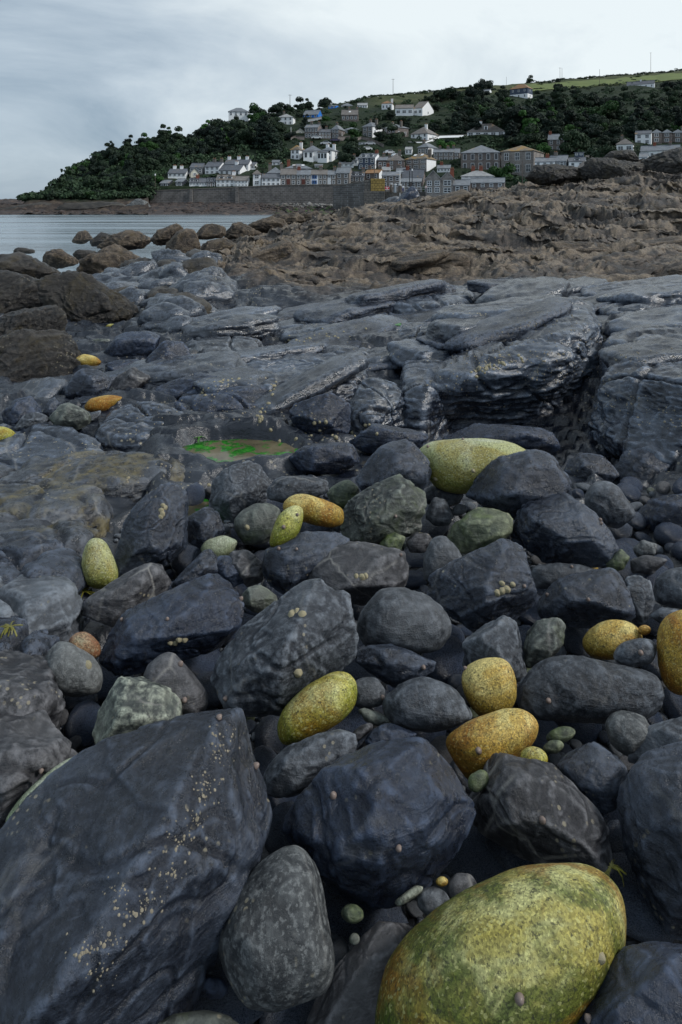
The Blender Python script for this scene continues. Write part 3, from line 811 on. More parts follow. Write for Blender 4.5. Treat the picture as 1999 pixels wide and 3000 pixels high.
slab([(1172,1090,5.0),(1185,1155,4.55),(1240,1146,4.5),(1365,1070,5.1),(1250,1028,5.6),(1190,1028,5.6)], seed=12, p=16)
slab([(1165,962,6.4),(1170,990,6.2),(1300,998,6.0),(1310,958,6.6),(1200,943,6.9),(1240,970,6.2)], seed=13, p=14)
slab([(640,1090,5.2),(500,1110,5.1),(420,1140,4.95),(560,1128,4.9),(700,1110,5.05)], seed=14, p=14, amp=.02, mat='slate_blue')
slab([(1380,870,8.2),(1440,850,8.6),(1540,840,8.9),(1640,842,8.9),(1600,862,8.0),(1450,885,7.8)], seed=15, mat='slate_grey')
slab([(1420,860,8.0),(1450,832,8.4),(1500,822,8.6),(1550,836,8.5),(1545,862,8.0)], seed=16, p=14, mat='slate_grey')
ledge([(660,960),(700,915),(760,905),(800,930),(805,985),(760,1010),(690,1005)], 4.3, 'slate_blue', style='blocky', thick=.6, seed=509)
ledge([(870,720),(900,680),(960,655),(1030,650),(1060,680),(1040,730),(960,750),(890,750)], 8.6, 'slate', style='rough', thick=.5, seed=510)
ledge([(1040,690),(1100,655),(1180,640),(1300,655),(1400,660),(1500,690),(1450,715),(1250,700),(1100,720)], 9.0, 'slate', style='slate', thick=.35, seed=511)
ledge([(1130,668),(1150,645),(1185,640),(1215,655),(1210,680),(1160,685)], 8.7, 'slate_grey', style='rough', thick=.7, sub=5, seed=512)
for k, (pts, mt) in enumerate([
    ([(-250,1500,3.05),(120,1512,2.98),(300,1500,3.02),(330,1440,3.3),(240,1385,3.75),(-250,1380,3.75)], 'slate_ochre'),
    ([(-250,1600,2.72),(60,1612,2.66),(240,1590,2.72),(300,1540,2.9),(200,1500,3.1),(-250,1490,3.1)], 'slate_ochre'),
    ([(-250,1690,2.45),(40,1700,2.42),(200,1684,2.46),(250,1640,2.6),(180,1590,2.78),(-250,1585,2.78)], 'slate'),
    ([(-250,1790,2.22),(90,1800,2.18),(190,1770,2.25),(230,1720,2.4),(150,1690,2.5),(-250,1680,2.5)], 'slate_grey'),
    ([(-250,1890,2.05),(30,1900,2.0),(120,1880,2.05),(150,1820,2.2),(-250,1780,2.3)], 'slate'),
    ([(-200,2030,1.85),(70,2045,1.80),(160,2010,1.88),(130,1930,2.02),(-200,1900,2.08)], 'slate_brown'),
    ([(-200,2250,1.62),(120,2262,1.58),(250,2200,1.66),(220,2110,1.78),(60,2060,1.86),(-200,2060,1.86)], 'slate_brown'),
    ([(60,1430,3.45),(330,1425,3.42),(520,1390,3.55),(560,1340,3.75),(330,1325,3.85),(60,1340,3.8)], 'slate_ochre'),
    ([(-200,1370,3.75),(120,1375,3.7),(320,1350,3.8),(300,1290,4.1),(100,1240,4.4),(-200,1240,4.4)], 'slab')]):
    slab(pts, mt, seed=60+k, p=36, amp=.018, zdrop=.25)
# foot of the dark cleft on the far side of the boulders
for k, (o_, y_, mt) in enumerate([
    ([(1290,1080),(1330,1040),(1390,1050),(1420,1090),(1380,1125),(1310,1120)], 3.75, 'slate'),
    ([(1400,1100),(1440,1040),(1500,1030),(1560,1060),(1568,1130),(1500,1160),(1430,1150)], 3.7, 'slate'),
    ([(1460,1190),(1500,1150),(1568,1140),(1640,1170),(1640,1240),(1540,1245),(1470,1230)], 3.2, 'slate_blue'),
    ([(800,1010),(860,975),(940,985),(990,1010),(950,1040),(850,1045)], 4.0, 'slate_blue'),
    ([(1000,1010),(1100,975),(1230,985),(1300,1015),(1250,1045),(1080,1040)], 4.15, 'slate_blue'),
    ([(660,1050),(720,1020),(800,1020),(830,1055),(780,1085),(700,1090)], 3.75, 'slate_blue')]):
    ledge(o_, y_, mt, style='slate', thick=.6, sub=5, seed=530+k)

# broken beds of the brown outcrop, strike running left to right and rising to the right
rp = np.random.default_rng(31)
for k in range(14):
    Yp = math.exp(rp.uniform(math.log(10.0), math.log(20.0)))
    u = rp.uniform(np.interp(Yp, [10, 13, 20], [700, 720, 950]), 2120)
    sc = 0.50 + Yp/30
    plate(u, Yp, sc*rp.uniform(.4, .9), sc*rp.uniform(.15, .30), sc*rp.uniform(.06, .12), rp.normal(.2, .2), rp.uniform(-.1, .25), rp.normal(-.12, .1), 'brown_rock', 3000+k, 5, -.07*sc)
# fractured beds lying on the wet slabs, dipping left and rising to the right
from mathutils.bvhtree import BVHTree as _BT
_sv, _sf, _sn = [], [], 0
for o in bedrock.children:
    co = np.empty(len(o.data.vertices)*3, np.float32); o.data.vertices.foreach_get('co', co); co = co.reshape(-1, 3) + np.array(o.location)
    li = np.empty(len(o.data.loops), np.int32); o.data.loops.foreach_get('vertex_index', li)
    _sv.append(co); _sf.append(li.reshape(-1, 3)+_sn); _sn += len(co)
_sb = _BT.FromPolygons(np.concatenate(_sv).tolist(), np.concatenate(_sf).tolist(), all_triangles=True)
_zt = Z.reshape(NY, NX)
def top_z(x, y):
    hit = _sb.ray_cast(Vector((x, y, 5.0)), Vector((0, 0, -1)))[0]
    i_ = int(np.clip(np.searchsorted(ty, y)-1, 0, NY-2)); j_ = int(np.clip(np.searchsorted(tx, x/y)-1, 0, NX-2))
    return max(_zt[i_, j_], hit.z if hit else -9)
for k in range(44):
    u = rp.uniform(360, 2080)
    Yp = rp.uniform(np.interp(u, [360, 1150, 1250, 1700, 1760, 2080], [4.5, 4.7, 5.6, 5.3, 4.4, 4.2]), np.interp(u, [360, 700, 2080], [5.6, 8.6, 9.2]))
    if u < 480 and Yp < 5.2: continue
    sc = .35 + Yp/16
    T_ = sc*rp.uniform(.05, .11)
    plate(u, Yp, sc*rp.uniform(.40, 1.0), sc*rp.uniform(.18, .42), T_, rp.normal(.38, .20), rp.uniform(-.15, .12), rp.normal(-.10, .07), ['slab', 'wet', 'slate'][k % 3], 5000+k, 5, T_*rp.uniform(-.55, .25), zat=top_z)
# jumbled wet rock of the channel and the left shore
for k in range(100):
    Yp = math.exp(rp.uniform(math.log(5.0), math.log(15.0)))
    u = rp.uniform(np.interp(Yp, [5, 6, 8, 14], [60, 240, 300, 330]), np.interp(Yp, [5, 6, 9, 11, 15], [330, 480, 640, 640, 640]))
    if any(abs(u-u0) < 70 and -.5 < y0-Yp < 1.3 for u0, y0 in ((303,4.8),(257,6.1),(327,7.8),(390,7.6),(20,4.1),(330,5.6),(390,6.2),(500,6.0))): continue
    sc = .30 + Yp/22
    plate(u, Yp, sc*rp.uniform(.18, .55), sc*rp.uniform(.14, .34), sc*rp.uniform(.10, .22), rp.uniform(-.8, .8), rp.uniform(-.2, .4), rp.normal(0, .2), ['wet', 'wet', 'weed_rock', 'wet'][k % 4] if u > 180 else ['weed_rock', 'weed_rock', 'wet'][k % 3], 4000+k, 4, 0.0)
G_F = None
# ---- boulders of the foreground, one by one
rock('huge dark slate boulder with a pale worn ridge filling the bottom left corner', 'slate',
     [(0,1990),(60,1870),(130,1790),(200,1740),(330,1695),(480,1655),(560,1643),(610,1670),(632,1715),(630,1770),(600,1830),(588,1900),(575,1990),(545,2060),(505,2120),(480,2200),(420,2290),(380,2420),(100,2520),(-150,2480),(-150,2150)],
     Yc=1.33, ridge=[(505,1672,.25),(480,1790,.55),(440,1900,.68),(350,2010,.75),(230,2150,.72),(100,2330,.6),(540,2010,.35)], style='slate', back=.8, sub=7, chips=9)
rock('dumpy grey speckled boulder with a folded face beside the huge slate boulder', 'speckled',
     [(495,2150),(515,2105),(555,2060),(590,1990),(625,1960),(680,1950),(718,1972),(735,2030),(745,2100),(765,2160),(760,2240),(720,2290),(620,2325),(565,2305),(540,2250),(510,2205)],
     Yc=1.30, ridge=[(610,2010,.45),(700,2010,.45),(600,2120,.8),(700,2170,.8),(640,2240,.6)], style='smooth', thick=.8, sub=6)
rock('large mossy green and gold granite boulder in the bottom right', 'granite_green',
     [(872,2400),(875,2300),(890,2215),(925,2150),(1000,2090),(1120,2020),(1230,1990),(1330,1985),(1400,2018),(1440,2090),(1444,2170),(1430,2230),(1390,2300),(1330,2370),(1200,2440),(1000,2470)],
     Yc=1.27, style='granite', thick=.85, sub=6)
rock('broad blue-black slate boulder with a knobbly pale shoulder in the centre foreground', 'slate_blue',
     [(660,1830),(690,1800),(800,1740),(900,1710),(990,1685),(1030,1720),(1050,1780),(1083,1830),(1080,1870),(1050,1920),(1000,1990),(960,2050),(870,2080),(790,2070),(730,1990),(690,1940),(665,1890)],
     Yc=1.52, ridge=[(780,1800,.45),(960,1740,.4),(860,1880,.75),(1000,1870,.6),(760,1900,.6),(880,2000,.45)], style='slate', sub=6)
rock('grey-brown slate boulder with chipped veined top above the mossy granite boulder', 'slate_brown',
     [(1078,1850),(1105,1805),(1120,1760),(1150,1730),(1190,1735),(1260,1760),(1300,1810),(1350,1850),(1390,1910),(1425,1960),(1400,2005),(1330,2010),(1230,1980),(1150,1930),(1090,1890)],
     Yc=1.58, ridge=[(1160,1765,.3),(1250,1820,.65),(1140,1850,.6),(1330,1920,.55),(1200,1900,.6)], style='slate', sub=6)
rock('tall dark slate block cut off by the lower right edge', 'slate',
     [(1432,1860),(1440,1785),(1500,1740),(1600,1715),(1720,1800),(1720,2150),(1620,2190),(1545,2140),(1485,2040),(1445,1950)],
     Yc=1.50, ridge=[(1500,1800,.4),(1600,1830,.7),(1520,1950,.6),(1620,2050,.6)], style='slate', sub=6)
rock('smooth blue-black boulder in the bottom right corner', 'slate_blue',
     [(1300,2400),(1370,2270),(1440,2185),(1500,2172),(1600,2190),(1700,2300),(1680,2460),(1350,2470)], Yc=1.14, style='slate', sub=6, thick=.7)
rock('marbled pale green and black boulder behind the huge slate boulder', 'striped',
     [(216,1690),(228,1640),(250,1603),(280,1560),(320,1554),(370,1573),(402,1603),(420,1633),(424,1668),(380,1710),(300,1740),(225,1735)],
     ridge=[(300,1585,.3),(280,1660,.6),(380,1640,.55)], style='blocky')
rock('grey-brown pointed stone behind the marbled boulder', 'slate_brown',
     [(328,1553),(350,1518),(380,1500),(405,1503),(425,1533),(450,1563),(473,1588),(473,1633),(440,1653),(380,1640),(335,1600)], style='smooth', thick=.7)
rock('round dark grey boulder with a dent and a limpet at the left', 'speckled',
     [(103,1553),(108,1508),(130,1478),(155,1473),(185,1488),(215,1508),(233,1548),(230,1583),(195,1600),(145,1597),(113,1578)], style='smooth', thick=.8)
rock('small reddish granite stone behind the round dark boulder', 'granite_red',
     [(157,1475),(170,1456),(195,1451),(220,1466),(233,1488),(230,1508),(200,1520),(165,1510)], style='granite', Yc=2.12)
rock('long leaning blue-black slate boulder left of centre', 'slate_blue',
     [(228,1518),(250,1463),(262,1433),(310,1403),(400,1370),(450,1340),(497,1322),(530,1345),(555,1375),(572,1415),(560,1450),(520,1480),(440,1500),(330,1535),(260,1548),(235,1540)],
     ridge=[(300,1440,.35),(470,1360,.3),(420,1440,.65),(300,1490,.5),(520,1430,.5)], style='slate', sub=6)
rock('big slate boulder with a cracked sunlit end in the middle of the heap', 'slate_grey',
     [(478,1565),(510,1500),(560,1450),(640,1390),(690,1350),(730,1333),(785,1335),(817,1370),(826,1400),(820,1450),(800,1510),(760,1550),(700,1590),(650,1640),(600,1657),(530,1635),(490,1610)],
     ridge=[(735,1352,.25),(700,1420,.5),(650,1500,.75),(620,1590,.6),(520,1560,.4)], style='blocky', sub=6)
rock('lime and yellow egg-shaped granite cobble below the cracked slate boulder', 'granite_lime',
     [(638,1690),(645,1640),(680,1597),(730,1560),(780,1542),(815,1558),(821,1600),(797,1648),(750,1682),(690,1710),(655,1715)], style='granite', thick=.85)
rock('smooth round grey boulder in the middle of the heap', 'smooth_grey',
     [(824,1433),(836,1393),(874,1358),(914,1350),(969,1360),(1012,1388),(1037,1423),(1039,1448),(1024,1478),(969,1505),(900,1508),(840,1485)], style='smooth', thick=.85)
rock('grey cracked cobble left of the two golden stones', 'slate_grey',
     [(877,1628),(895,1588),(949,1556),(994,1559),(1049,1583),(1079,1618),(1087,1653),(1044,1673),(984,1682),(914,1670)], style='smooth', thick=.75)
rock('upright golden granite cobble with dark pits', 'granite_gold',
     [(1061,1568),(1072,1533),(1105,1513),(1144,1509),(1174,1528),(1187,1563),(1187,1610),(1164,1640),(1110,1650),(1079,1620)], style='granite', thick=.85)
rock('long golden orange granite boulder lying below the upright one', 'granite_gold',
     [(1022,1700),(1064,1663),(1124,1643),(1174,1626),(1212,1633),(1237,1658),(1238,1690),(1216,1725),(1160,1760),(1110,1795),(1082,1798),(1060,1763)], style='granite', thick=.8, Yc=1.78)
rock('square pale grey block above the upright golden cobble', 'slate_grey',
     [(1059,1483),(1084,1463),(1114,1438),(1164,1423),(1186,1428),(1199,1483),(1210,1540),(1190,1562),(1104,1560),(1064,1525)], style='blocky', thick=.6)
rock('purple and green wedge stone right of the square grey block', 'green_grey',
     [(1199,1518),(1209,1458),(1234,1430),(1289,1423),(1300,1438),(1287,1493),(1240,1532),(1214,1540)], style='blocky')
rock('large flat purple-grey slate boulder on the right', 'slate_grey',
     [(1191,1613),(1197,1568),(1230,1528),(1259,1508),(1309,1505),(1384,1518),(1444,1533),(1494,1543),(1519,1573),(1521,1618),(1494,1652),(1420,1662),(1300,1662),(1210,1645)],
     ridge=[(1260,1540,.25),(1400,1550,.3),(1300,1600,.55),(1450,1610,.5),(1230,1600,.4)], style='smooth', sub=6, thick=.6)
rock('oval mottled grey cobble below the large flat boulder', 'speckled',
     [(1391,1663),(1410,1637),(1439,1632),(1484,1648),(1502,1688),(1486,1723),(1444,1740),(1408,1715)], style='smooth', thick=.8)
rock('flattish gold-brown granite cobble near the right edge', 'granite_gold',
     [(1336,1478),(1357,1443),(1394,1425),(1439,1427),(1470,1448),(1477,1475),(1452,1510),(1409,1518),(1357,1510)], style='granite', thick=.8, Yc=2.16)
rock('shiny blue-grey stone leaning on the gold-brown cobble', 'slate_grey',
     [(1409,1500),(1427,1478),(1469,1466),(1499,1471),(1511,1498),(1496,1525),(1449,1535),(1414,1520)], style='smooth', thick=.7, Yc=2.03)
rock('tiny orange pebble beside the gold-brown cobble', 'granite_gold', oval(1481,1448,15,12), name='pebble', cat='pebble', style='granite', sub=4, Yc=2.12)
rock('tall yellow granite boulder cut off by the right edge', 'granite_gold',
     [(1507,1460),(1522,1423),(1568,1398),(1640,1410),(1680,1480),(1650,1580),(1568,1600),(1534,1587),(1515,1548),(1508,1500)], style='granite', thick=.8, sub=6, Yc=2.02)
rock('dark layered slate slab below the smooth round boulder', 'slate',
     [(804,1510),(839,1488),(899,1484),(949,1505),(997,1516),(996,1540),(954,1560),(904,1578),(880,1555),(830,1530)], style='blocky', thick=.6)
rock('small round grey cobble right of the lime egg-shaped one', 'smooth_grey',
     [(809,1570),(834,1556),(864,1557),(884,1583),(881,1618),(844,1630),(817,1622)], style='smooth')
rock('slim grey-green sliver stone below the small round cobble', 'green_grey',
     [(821,1632),(839,1626),(884,1643),(908,1663),(874,1670),(842,1659)], style='smooth', sub=4, name='cobble', cat='cobble')
rock('low dark stone above the broad blue-black boulder', 'slate_blue',
     [(840,1693),(867,1668),(899,1664),(962,1688),(940,1720),(859,1725)], style='slate')
rock('flat-topped grey slab under the lime egg-shaped cobble', 'slate_grey',
     [(605,1795),(612,1758),(640,1730),(690,1700),(740,1683),(790,1668),(814,1700),(816,1740),(760,1785),(700,1820),(640,1840),(610,1815)], style='slate', thick=.55)
rock('rusty brown splinter of stone under the lime cobble', 'slate_brown',
     [(803,1690),(830,1668),(858,1660),(860,1672),(835,1695),(808,1712)], name='cobble', cat='cobble', style='blocky', sub=4)
rock('dark wedge slab right of the grey-brown slate boulder', 'slate',
     [(1278,1765),(1310,1728),(1370,1712),(1430,1740),(1442,1800),(1420,1850),(1380,1875),(1320,1835)], style='slate', thick=.6)
rock('pale-edged slate slab at the right edge below the mottled cobble', 'slate_grey',
     [(1440,1725),(1495,1672),(1568,1653),(1660,1670),(1660,1770),(1520,1775),(1450,1755)], style='slate', thick=.5)
rock('purple-brown sloping slab between the dumpy grey boulder and the mossy granite', 'slate_brown',
     [(690,2400),(750,2260),(820,2175),(885,2115),(940,2108),(965,2140),(930,2200),(905,2280),(900,2430),(700,2460)], Yc=1.30, style='slate', thick=.5, sub=6)
rock('small green-stained cobble in the gap right of the golden boulder', 'greenstone', oval(1289,1689,34,19,-0.25), name='cobble', cat='cobble', style='smooth', sub=4)
rock('smaller green cobble below the green-stained one', 'greenstone', oval(1272,1716,24,16,-0.2), name='cobble', cat='cobble', style='smooth', sub=4)
rock('pale yellow stone tip peeping behind the grey-brown slate boulder', 'granite_lime', oval(1228,1742,32,26,0.4), name='cobble', cat='cobble', style='granite', sub=4, Yc=1.68)
rock('green stone wedged under the long golden boulder', 'greenstone', oval(1099,1795,22,28,0.6), name='cobble', cat='cobble', style='smooth', sub=4, Yc=1.62)
rock('pale granite edge showing behind the huge slate boulder', 'granite_pale',
     [(10,1890),(40,1840),(90,1790),(140,1752),(190,1735),(200,1745),(150,1830),(60,1900)], Yc=1.60, style='granite', thick=.5)
rock('dark pebble left of the mossy granite boulder', 'smooth_grey', oval(996,2072,38,34,0.3), name='cobble', cat='cobble', style='smooth', sub=4, Yc=1.40)
rock('grey-brown pebble touching the top of the mossy granite boulder', 'slate_brown', oval(1062,2042,34,38,0.2), name='cobble', cat='cobble', style='smooth', sub=4, Yc=1.42)
rock('little orange pebble in the dark gap below the broad slate boulder', 'granite_gold', oval(1016,2026,14,12), name='pebble', cat='pebble', style='granite', sub=4, Yc=1.42)
rock('tiny yellow-green pebble beside the orange pebble', 'granite_lime', oval(973,2001,8,7), name='pebble', cat='pebble', style='granite', sub=3, Yc=1.45)
rock('stubby banded stone finger in the gap left of the mossy granite', 'striped', [(908,2070),(925,2055),(955,2035),(972,2038),(968,2052),(935,2075),(915,2085)], name='cobble', cat='cobble', style='smooth', sub=4, Yc=1.40)
rock('green pebble in the gap right of the dumpy grey boulder', 'greenstone', oval(810,2100,26,22,0.3), name='pebble', cat='pebble', style='smooth', sub=4, Yc=1.36)
rock('small olive pebble at the foot of the dumpy grey boulder', 'green_grey', oval(815,2158,12,14), name='pebble', cat='pebble', style='smooth', sub=3, Yc=1.32)
rock('pale pebble in the gap below the huge slate boulder', 'smooth_grey', oval(425,2277,23,20,0.4), name='pebble', cat='pebble', style='smooth', sub=4, Yc=1.27)
rock('blue-black pebble right of the pale pebble in the bottom gap', 'slate_blue', oval(487,2268,38,28,0.2), name='pebble', cat='pebble', style='smooth', sub=4, Yc=1.28)
rock('small blue-grey pebble above the blue-black one in the bottom gap', 'slate_grey', oval(468,2236,22,18), name='pebble', cat='pebble', style='smooth', sub=4, Yc=1.30)
rock('olive green pebble in the bottom gap left of the dumpy grey boulder', 'greenstone', oval(425,2308,24,13,0.1), name='pebble', cat='pebble', style='smooth', sub=4, Yc=1.25)
rock('flat green-grey stone at the bottom edge', 'green_grey', [(360,2353),(400,2330),(470,2320),(530,2335),(560,2370),(450,2390),(360,2385)], style='smooth', thick=.6, Yc=1.20)
# ---- second row
rock('big pale green and yellow granite boulder below the dark cleft', 'granite_mint',
     [(961,1040),(990,1016),(1060,1007),(1144,1009),(1194,1024),(1224,1046),(1215,1090),(1150,1125),(1074,1135),(1015,1128),(980,1095)], style='granite', thick=.9, sub=6, Yc=3.25)
rock('dark slate boulder leaning against the pale green granite boulder', 'slate',
     [(1069,1140),(1100,1090),(1154,1051),(1219,1040),(1262,1041),(1287,1071),(1309,1106),(1310,1145),(1265,1175),(1184,1190),(1100,1175)],
     ridge=[(1170,1080,.4),(1255,1075,.4),(1210,1130,.65),(1120,1140,.5)], style='slate', Yc=3.0)
rock('large ridged slate boulder right of centre in the second row', 'slate',
     [(1179,1240),(1205,1170),(1244,1141),(1309,1132),(1336,1156),(1384,1191),(1406,1231),(1421,1270),(1409,1298),(1359,1302),(1284,1292),(1205,1275)],
     ridge=[(1310,1150,.2),(1240,1190,.55),(1340,1225,.65),(1280,1250,.55)], style='slate', sub=6)
rock('rounded grey stone with a ring hollow on top near the right cleft', 'slate_grey',
     [(1339,1155),(1357,1116),(1389,1102),(1419,1114),(1439,1148),(1463,1181),(1425,1212),(1370,1205)], style='smooth', thick=.75)
rock('dark peaked slate boulder left of the pale green granite boulder', 'slate',
     [(814,1105),(859,1046),(899,1016),(934,1007),(961,1036),(993,1081),(992,1116),(934,1138),(840,1142)],
     ridge=[(925,1025,.2),(900,1075,.6),(960,1090,.5),(860,1110,.5)], style='slate', Yc=3.15)
rock('green-grey boulder with a deep diagonal cleft', 'green_grey',
     [(784,1212),(799,1161),(849,1126),(909,1100),(951,1100),(973,1126),(971,1175),(965,1218),(914,1242),(874,1254),(834,1258),(794,1240)],
     ridge=[(850,1150,.4),(940,1130,.4),(900,1190,.65),(830,1210,.6)], style='blocky', sub=6)
rock('lichen-green boulder with rusty streaks in the middle of the second row', 'greenstone',
     [(1029,1240),(1034,1208),(1074,1181),(1104,1170),(1154,1177),(1175,1196),(1170,1224),(1139,1250),(1094,1268),(1060,1280),(1034,1266)], style='slate')
rock('pale grey pointed stone below the lichen-green boulder', 'smooth_grey',
     [(971,1301),(979,1261),(999,1234),(1019,1232),(1049,1254),(1065,1286),(1041,1318),(979,1335)], style='smooth')
rock('long lumpy slate boulder with a shell-filled hollow', 'slate',
     [(964,1360),(1004,1321),(1064,1291),(1134,1251),(1169,1237),(1199,1250),(1224,1288),(1228,1321),(1241,1356),(1211,1395),(1164,1428),(1080,1446),(1024,1400)],
     ridge=[(1070,1320,.4),(1170,1270,.4),(1130,1370,.65),(1190,1340,.5),(1060,1400,.4)], style='slate', sub=6)
rock('dark blunt slate boulder with two limpets right of the lumpy boulder', 'slate',
     [(1226,1390),(1260,1341),(1324,1320),(1399,1309),(1441,1325),(1456,1371),(1456,1415),(1420,1440),(1340,1438),(1250,1420)],
     ridge=[(1290,1350,.35),(1420,1340,.35),(1330,1390,.65),(1430,1400,.5)], style='slate')
rock('smooth flat grey stone between the ridged and blunt slate boulders', 'smooth_grey',
     [(1226,1303),(1284,1292),(1344,1300),(1377,1318),(1350,1345),(1264,1355),(1230,1352)], style='smooth', thick=.5, Yc=2.62)
rock('rounded slate boulder cut off by the right edge in the second row', 'slate_grey',
     [(1501,1345),(1517,1316),(1568,1301),(1650,1310),(1660,1390),(1568,1400),(1508,1385)], style='smooth')
rock('leaning slate slab with a smooth face left of the chunky slate', 'slate',
     [(601,1275),(640,1245),(700,1228),(770,1226),(805,1245),(770,1280),(730,1320),(690,1360),(655,1372),(615,1350),(600,1312)], style='slate', thick=.55)
rock('chunky slate boulder with a shell cluster in its side', 'slate_brown',
     [(688,1350),(720,1302),(762,1264),(802,1248),(850,1258),(930,1276),(949,1295),(944,1338),(905,1370),(840,1385),(740,1385)], style='slate', thick=.7)
rock('golden granite bar lying behind the upright yellow stone', 'granite_gold',
     [(650,1165),(667,1140),(700,1134),(750,1149),(785,1166),(790,1201),(765,1213),(715,1205),(665,1186)], style='granite', thick=.7, Yc=2.78)
rock('upright narrow yellow granite stone', 'granite_lime',
     [(619,1251),(624,1221),(643,1181),(675,1160),(694,1167),(697,1198),(682,1233),(640,1260)], style='granite', thick=.8, Yc=2.62)
rock('rounded grey-green granite cobble with a pale limpet', 'green_grey',
     [(539,1211),(543,1186),(575,1160),(612,1155),(641,1169),(647,1196),(632,1228),(610,1250),(565,1252)], style='smooth', thick=.8)
rock('large upright grey boulder beside the tide pool', 'slate_grey',
     [(485,1155),(498,1088),(520,1068),(560,1060),(597,1070),(617,1091),(617,1125),(602,1158),(560,1185),(525,1204),(490,1182)],
     ridge=[(530,1090,.3),(590,1090,.3),(560,1130,.6),(510,1150,.5)], style='slate', sub=6)
rock('dark pyramid-shaped slate boulder with limpets on its face', 'slate',
     [(269,1275),(288,1201),(318,1161),(360,1126),(400,1112),(427,1131),(432,1181),(431,1255),(385,1290),(310,1322),(271,1332)],
     ridge=[(395,1122,.1),(340,1180,.35),(380,1200,.5),(400,1260,.5),(330,1270,.6)], style='blocky', sub=6)
rock('small dark boulder right of the pyramid-shaped one', 'slate',
     [(432,1190),(478,1163),(497,1174),(519,1231),(502,1248),(440,1270),(428,1232)], style='slate')
rock('pale mint speckled cobble below the small dark boulder', 'granite_pale',
     [(460,1261),(475,1241),(515,1230),(546,1244),(534,1272),(505,1286),(468,1279)], style='granite')
rock('pear-shaped yellow-green granite cobble with pinkish stains at the left', 'granite_mint',
     [(187,1301),(193,1261),(213,1236),(240,1241),(262,1281),(273,1316),(266,1343),(225,1355),(194,1338)], style='granite', thick=.8)
rock('wedge boulder with a tan striped end below the pear-shaped cobble', 'slate_brown',
     [(185,1411),(213,1366),(280,1331),(320,1304),(370,1294),(400,1321),(378,1362),(340,1395),(300,1425),(230,1440),(193,1430)],
     ridge=[(330,1320,.3),(250,1370,.4),(310,1380,.55)], style='slate')
rock('dark angular slate below the mint speckled cobble', 'slate',
     [(390,1345),(430,1301),(465,1270),(482,1264),(502,1291),(507,1323),(465,1345),(410,1362)], style='blocky')
rock('glossy lumpy slate stone right of the dark angular slate', 'slate_blue',
     [(490,1285),(520,1278),(550,1290),(569,1311),(557,1346),(530,1352),(498,1330)], style='slate')
rock('dark cube-like block left of the leaning slate slab', 'slate_brown',
     [(523,1276),(545,1268),(577,1265),(602,1286),(600,1340),(570,1348),(535,1315)], style='blocky')
rock('small grey-green stone above the cracked slate boulder', 'green_grey',
     [(557,1366),(573,1346),(600,1342),(644,1373),(622,1398),(590,1405),(563,1400)], style='slate')
rock('smooth grey slab behind the golden granite bar', 'slate_grey',
     [(618,1116),(640,1097),(700,1093),(752,1104),(758,1128),(720,1146),(660,1156),(616,1145)], style='smooth', thick=.55, Yc=3.05)
rock('mottled dark green stone left of the cleft boulder', 'greenstone',
     [(750,1133),(773,1110),(800,1102),(826,1119),(830,1147),(805,1170),(768,1170)], style='smooth')
rock('rounded grey stone under the peaked slate boulder', 'slate_grey',
     [(972,1136),(992,1116),(1024,1119),(1066,1136),(1052,1160),(1010,1172),(978,1156)], style='smooth', thick=.6)
rock('grey cobble with a flat face below the rounded grey stone', 'smooth_grey',
     [(983,1165),(998,1143),(1024,1148),(1042,1186),(1031,1206),(999,1208),(979,1190)], style='smooth', name='cobble', cat='cobble', sub=4)
rock('brown-grey cobble below the cleft boulder', 'slate_brown', [(932,1244),(952,1223),(984,1225),(996,1242),(976,1270),(942,1270)], style='smooth', name='cobble', cat='cobble', sub=4)
rock('dark green cobble at the foot of the cleft boulder', 'greenstone', [(867,1260),(897,1223),(931,1235),(921,1265),(890,1276)], style='slate', name='cobble', cat='cobble', sub=4)
rock('round gritty cobble near the right edge of the second row', 'speckled', [(1453,1261),(1477,1240),(1511,1250),(1506,1275),(1464,1280)], style='smooth', name='cobble', cat='cobble', sub=4)
rock('pinkish flat stone below the round gritty cobble', 'slate_brown', [(1448,1286),(1484,1275),(1536,1286),(1500,1320),(1452,1316)], style='smooth', thick=.5)
rock('green-edged stone under the right end of the ridged slate', 'greenstone', [(1392,1294),(1427,1260),(1448,1281),(1432,1310),(1402,1314)], style='smooth')
rock('little grey stone beside the lichen-green boulder', 'smooth_grey', oval(1056,1172,18,13,-0.3), style='smooth', name='cobble', cat='cobble', sub=4)
rock('steep slate slab right of the blunt slate boulder', 'slate_grey', [(1428,1335),(1468,1314),(1502,1350),(1503,1405),(1475,1440),(1450,1425)], style='slate', thick=.5)
rock('small grey stone above the smooth round boulder', 'slate_grey', [(1490,1415),(1520,1395),(1560,1400),(1565,1425),(1520,1435)], style='smooth', name='cobble', cat='cobble', sub=4, Yc=2.3)
# ---- rocks of the wet channel on the left
rock('golden oval granite stone on the left in front of the whaleback slab', 'granite_gold', [(193,936),(208,916),(250,907),(284,912),(270,931),(240,948),(200,946)], style='granite')
rock('pale lime granite stone at the left edge', 'granite_lime', [(-30,985),(0,979),(25,985),(40,1002),(15,1024),(-30,1028)], style='granite')
rock('sloping dark weedy rock face at the left edge of the channel', 'weed_rock', [(95, 644), (133, 626), (188, 636), (243, 653), (290, 688), (313, 721), (300, 754), (254, 771), (199, 779), (144, 765), (117, 721)],
     ridge=[(150,655,.2),(240,690,.45),(200,740,.5),(280,730,.4)], style='rough', sub=6, Yc=8.2, cat='rock', name='rock')
rock('square weed-covered block at the left edge below the shore', 'weed_rock', [(-71, 701), (-5, 631), (50, 633), (119, 651), (141, 690), (136, 728), (61, 750), (-71, 756)], style='rough', sub=6, Yc=8.6, cat='rock', name='rock')
